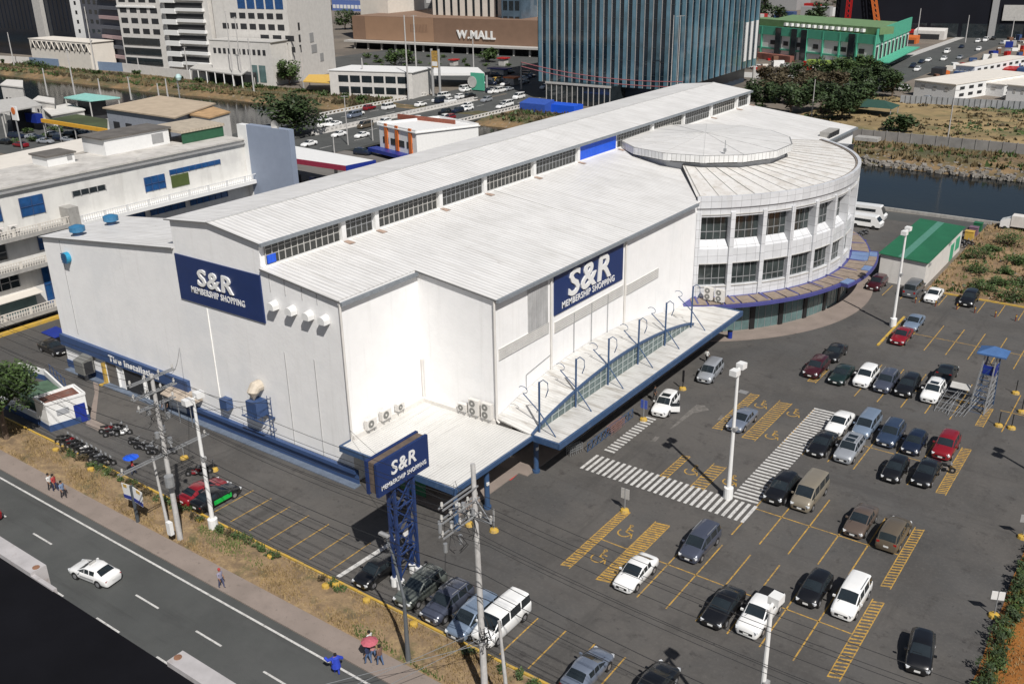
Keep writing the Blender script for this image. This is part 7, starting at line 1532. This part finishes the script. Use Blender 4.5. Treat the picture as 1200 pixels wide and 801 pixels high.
# ================================================================ PEOPLE
def person(px, py, label, shirt, pants, hd=0., walk=.25, arm=.15, hat=None, skirt=False, xy=None, z=.1, wide=1.):
    p = Vector(xy+(0,)) if xy else at(px, py, z); t = T('person', label, 'person', (p.x, p.y, z), hd)
    V = [(0, 0, .95), (0, 0, 1.15), (0, 0, 1.38), (0, 0, 1.5), (.01, 0, 1.6), (.02, 0, 1.68),
         (0, .1, .90), (walk*.5, .11, .50), (walk*.6, .11, .09), (walk*.6+.16, .11, .04), (0, -.1, .90), (-walk*.3, -.11, .50), (-walk*.8, -.11, .10), (-walk*.8+.15, -.11, .04),
         (0, .2, 1.40), (-arm*.5, .25, 1.13), (arm*.6, .26, .90), (0, -.2, 1.40), (arm*.4, -.25, 1.13), (arm*1.4, -.25, .92)]
    E_ = [(0, 1), (1, 2), (2, 3), (3, 4), (4, 5), (0, 6), (6, 7), (7, 8), (8, 9), (0, 10), (10, 11), (11, 12), (12, 13), (2, 14), (14, 15), (15, 16), (2, 17), (17, 18), (18, 19)]
    R_ = [.15, .14, .17, .06, .09, .10, .10, .07, .045, .04, .10, .07, .045, .04, .07, .05, .035, .07, .05, .035]
    me = bpy.data.meshes.new('skeleton'); me.from_pydata(V, E_, []); o = bpy.data.objects.new('skeleton', me); COL.objects.link(o)
    md = o.modifiers.new('skin', 'SKIN'); 
    for i, r in enumerate(R_): me.skin_vertices[0].data[i].radius = (r*wide, r*wide) if len(me.skin_vertices) else (r, r)
    me.skin_vertices[0].data[0].use_root = True; sb = o.modifiers.new('sub', 'SUBSURF'); sb.levels = 1; sb.render_levels = 1
    bpy.context.view_layer.update(); m2 = bpy.data.meshes.new_from_object(o.evaluated_get(bpy.context.evaluated_depsgraph_get())); bpy.data.objects.remove(o)
    b = MB(); b.add([tuple(v.co) for v in m2.vertices], [tuple(f.vertices) for f in m2.polygons]); bpy.data.meshes.remove(m2)
    for i, f in enumerate(b.f):
        c = sum((Vector(b.v[j]) for j in f), Vector())/len(f); b.m[i] = 3 if c.z < .09 else 2 if c.z < .93 and abs(c.y) < .2 else 0 if (c.z > 1.49 or (abs(c.y) > .19 and c.z < 1.1)) else 1
    for s_, q in ((1, V[16]), (-1, V[19])):          # hands: palm and five fingers
        b.tube([q, (q[0]+.02, q[1], q[2]-.09)], [.035, .038], 6)
        for k in range(4): b.tube([(q[0]-.02+.02*k, q[1], q[2]-.08), (q[0]-.01+.02*k, q[1]-s_*.015, q[2]-.16-.01*(k in (1, 2)))], [.011, .008], 4)
        b.tube([(q[0]+.03, q[1]-s_*.02, q[2]-.03), (q[0]+.06, q[1]-s_*.03, q[2]-.09)], [.012, .009], 4)
    b.build('body', [M_skin, shirt, pants, M_black], t, True, smooth=60)
    b = MB(); b.tube([(-.02, 0, 1.60), (-.025, 0, 1.69), (-.01, 0, 1.77), (.0, 0, 1.80)], [.095, .115, .10, .03], 9); b.build('hat' if hat else 'hair', hat or M_hair, t, True)
    b = MB(); b.box((.118, .035, 1.70), (.012, .025, .012)); b.box((.118, -.035, 1.70), (.012, .025, .012)); b.build('eyes', M_black, t, True)
    b = MB(); b.tube([(.11, 0, 1.695), (.135, 0, 1.66), (.115, 0, 1.65)], [.008, .018, .012], 5); b.build('nose', M_skin, t, True); b = MB(); b.box((.112, 0, 1.625), (.012, .045, .012)); b.build('mouth', MATS['maroon_edge'], t, True)
    return t
cl = lambda n_, c: mat('cloth_'+n_, c, .85, .15, 6)
person(60, 574, 'person in a white shirt walking left of two others on the pavement', cl('white', (.6, .6, .58)), cl('black', (.02, .02, .025)), .3)
person(65.5, 575, 'person in a red shirt between two others on the pavement at the left', cl('red', (.35, .04, .04)), cl('navy', (.02, .03, .08)), .3)
person(75, 583, 'person in a blue-grey shirt just behind the pair on the left pavement', cl('bluegrey', (.16, .22, .34)), cl('black', (.02, .02, .025)), .2)
person(260, 688, 'lone person with a red cap walking on the pavement', cl('greyviolet', (.25, .24, .32)), cl('dusk', (.06, .07, .14)), .1, hat=cl('red', (.35, .04, .04)))
person(432, 777, 'person holding a pink umbrella on the pavement', cl('navy', (.02, .03, .08)), cl('denim', (.08, .13, .24)), 3.3)
t = T('umbrella', 'pink umbrella held over the group on the pavement', 'umbrella', (0, 0, 0)); p = at(431, 777, .1); t.location = (p.x+.1, p.y+.25, 1.1); W[t.name] = Matrix.Translation(t.location)
b = MB(); nn = 8; b.v = [(0, 0, 1.0)]+[(.62*cos(2*pi*k/nn), .62*sin(2*pi*k/nn), .78) for k in range(nn)]+[(.33*cos(2*pi*k/nn), .33*sin(2*pi*k/nn), .95) for k in range(nn)]
b.f = [(0, 9+k, 9+(k+1) % nn) for k in range(nn)]+[(9+k, 1+k, 1+(k+1) % nn, 9+(k+1) % nn) for k in range(nn)]; b.m = [0]*len(b.f); b.build('canopy', cl('pink', (.42, .10, .13)), t, True); b = MB(); b.tube([(0, 0, 0), (0, 0, 1.05)], .012, 5); b.build('shaft', M_steel, t, True)
person(438, 773, 'person in a pink top beside the umbrella', cl('rose', (.5, .25, .24)), cl('denim', (.08, .13, .24)), 3.2)
person(446, 779, 'person in a brown top and blue jeans right of the umbrella', cl('brown', (.16, .09, .07)), cl('denim', (.08, .13, .24)), 3.1)
person(434, 762, 'person in white walking behind the pink umbrella', cl('white', (.6, .6, .58)), cl('black', (.02, .02, .025)), 3.1)
t = person(395, 789, 'person in a bright blue raincoat stepping onto the road', cl('rainblue', (.02, .05, .42)), cl('rainblue', (.02, .05, .42)), 2.6, wide=1.25, z=.02, arm=.4)
b = MB(); b.tube([(0, 0, .62), (0, 0, 1.0), (0, 0, 1.42), (0, 0, 1.52)], [.34, .28, .25, .08], 10); b.tube([(0, .2, 1.38), (.1, .5, 1.25), (.25, .68, 1.45)], [.13, .12, .10], 8); b.tube([(0, -.2, 1.38), (.1, -.45, 1.15), (.3, -.5, .95)], [.13, .12, .10], 8); b.build('raincoat', cl('rainblue', (.02, .05, .42)), t, True)
person(767, 469, 'person in dark clothes at the front of the white off-road car', cl('black', (.02, .02, .025)), cl('black', (.02, .02, .025)), 0)
person(828, 425, 'person in a white shirt walking beside the silver car near the canopy', cl('white', (.6, .6, .58)), cl('black', (.02, .02, .025)), 1.5, z=.01)
person(195, 484, 'guard in dark uniform with a white cap by the front wall awning', cl('black', (.02, .02, .025)), cl('black', (.02, .02, .025)), -1, hat=M_white)
person(157, 555, 'person in a red shirt under a blue umbrella by the banner post', cl('red', (.35, .04, .04)), cl('navy', (.02, .03, .08)), 1)
t = T('umbrella', 'blue umbrella over the person in red by the banner post', 'umbrella', (0, 0, 0)); p = at(157, 555, .1); t.location = (p.x, p.y, 1.15); W[t.name] = Matrix.Translation(t.location)
b = MB(); b.v = [(0, 0, 1.0)]+[(.75*cos(2*pi*k/nn), .75*sin(2*pi*k/nn), .75) for k in range(nn)]; b.f = [(0, 1+k, 1+(k+1) % nn) for k in range(nn)]; b.m = [0]*nn; b.build('canopy', M_bright, t, True); b = MB(); b.tube([(0, 0, 0), (0, 0, .98)], .012, 5); b.build('shaft', M_steel, t, True)

# ================================================================ OUR OWN ROOF IN THE FOREGROUND
Fr = T('rooftop_parapet', 'black flat roof edge with white coping beams in the lower left foreground', 'roof', (-22, 6, 28))
b = MB(); q = [at(*v, 30) for v in ((-40, 630), (0, 648), (228, 801), (290, 850))]; yE = 9.95
b.prism([(-60, -6), (14, -6), (14, yE), (-60, yE)], 28.5, 29.9); b.build('roof_slab', mat('black_roof_membrane', (.006, .006, .008), .95, .2, .6, spec=.1), Fr)
def coping(x0, x1):
    b = MB(); b.b2(x0, x1, yE-.02, yE+.45, 29.3, 30.05); b.build('coping', mat('grimy_white_coping', (.42, .40, .40), .7, .12, 2, stain=(1.5, (1, 1, 1), .55, .7, (.22, .16, .13), .6)), Fr)
coping(-60, -24.1); coping(-17.9, 14)
for x in (-24.1, -17.9): b = MB(); b.tube([(x+(.12 if x > -20 else -.12), yE+.22, 29.95), (x+(.12 if x > -20 else -.12), yE+.22, 30.07)], .10, 10); b.build('rusty_cap', mat('rusty_cap', (.24, .12, .07), .8, .3, 5), Fr)
b = MB(); b.b2(-24.1, -23.0, yE-.02, yE+.1, 29.2, 29.95); b.build('coping_end', MATS['grimy_white_coping'], Fr)
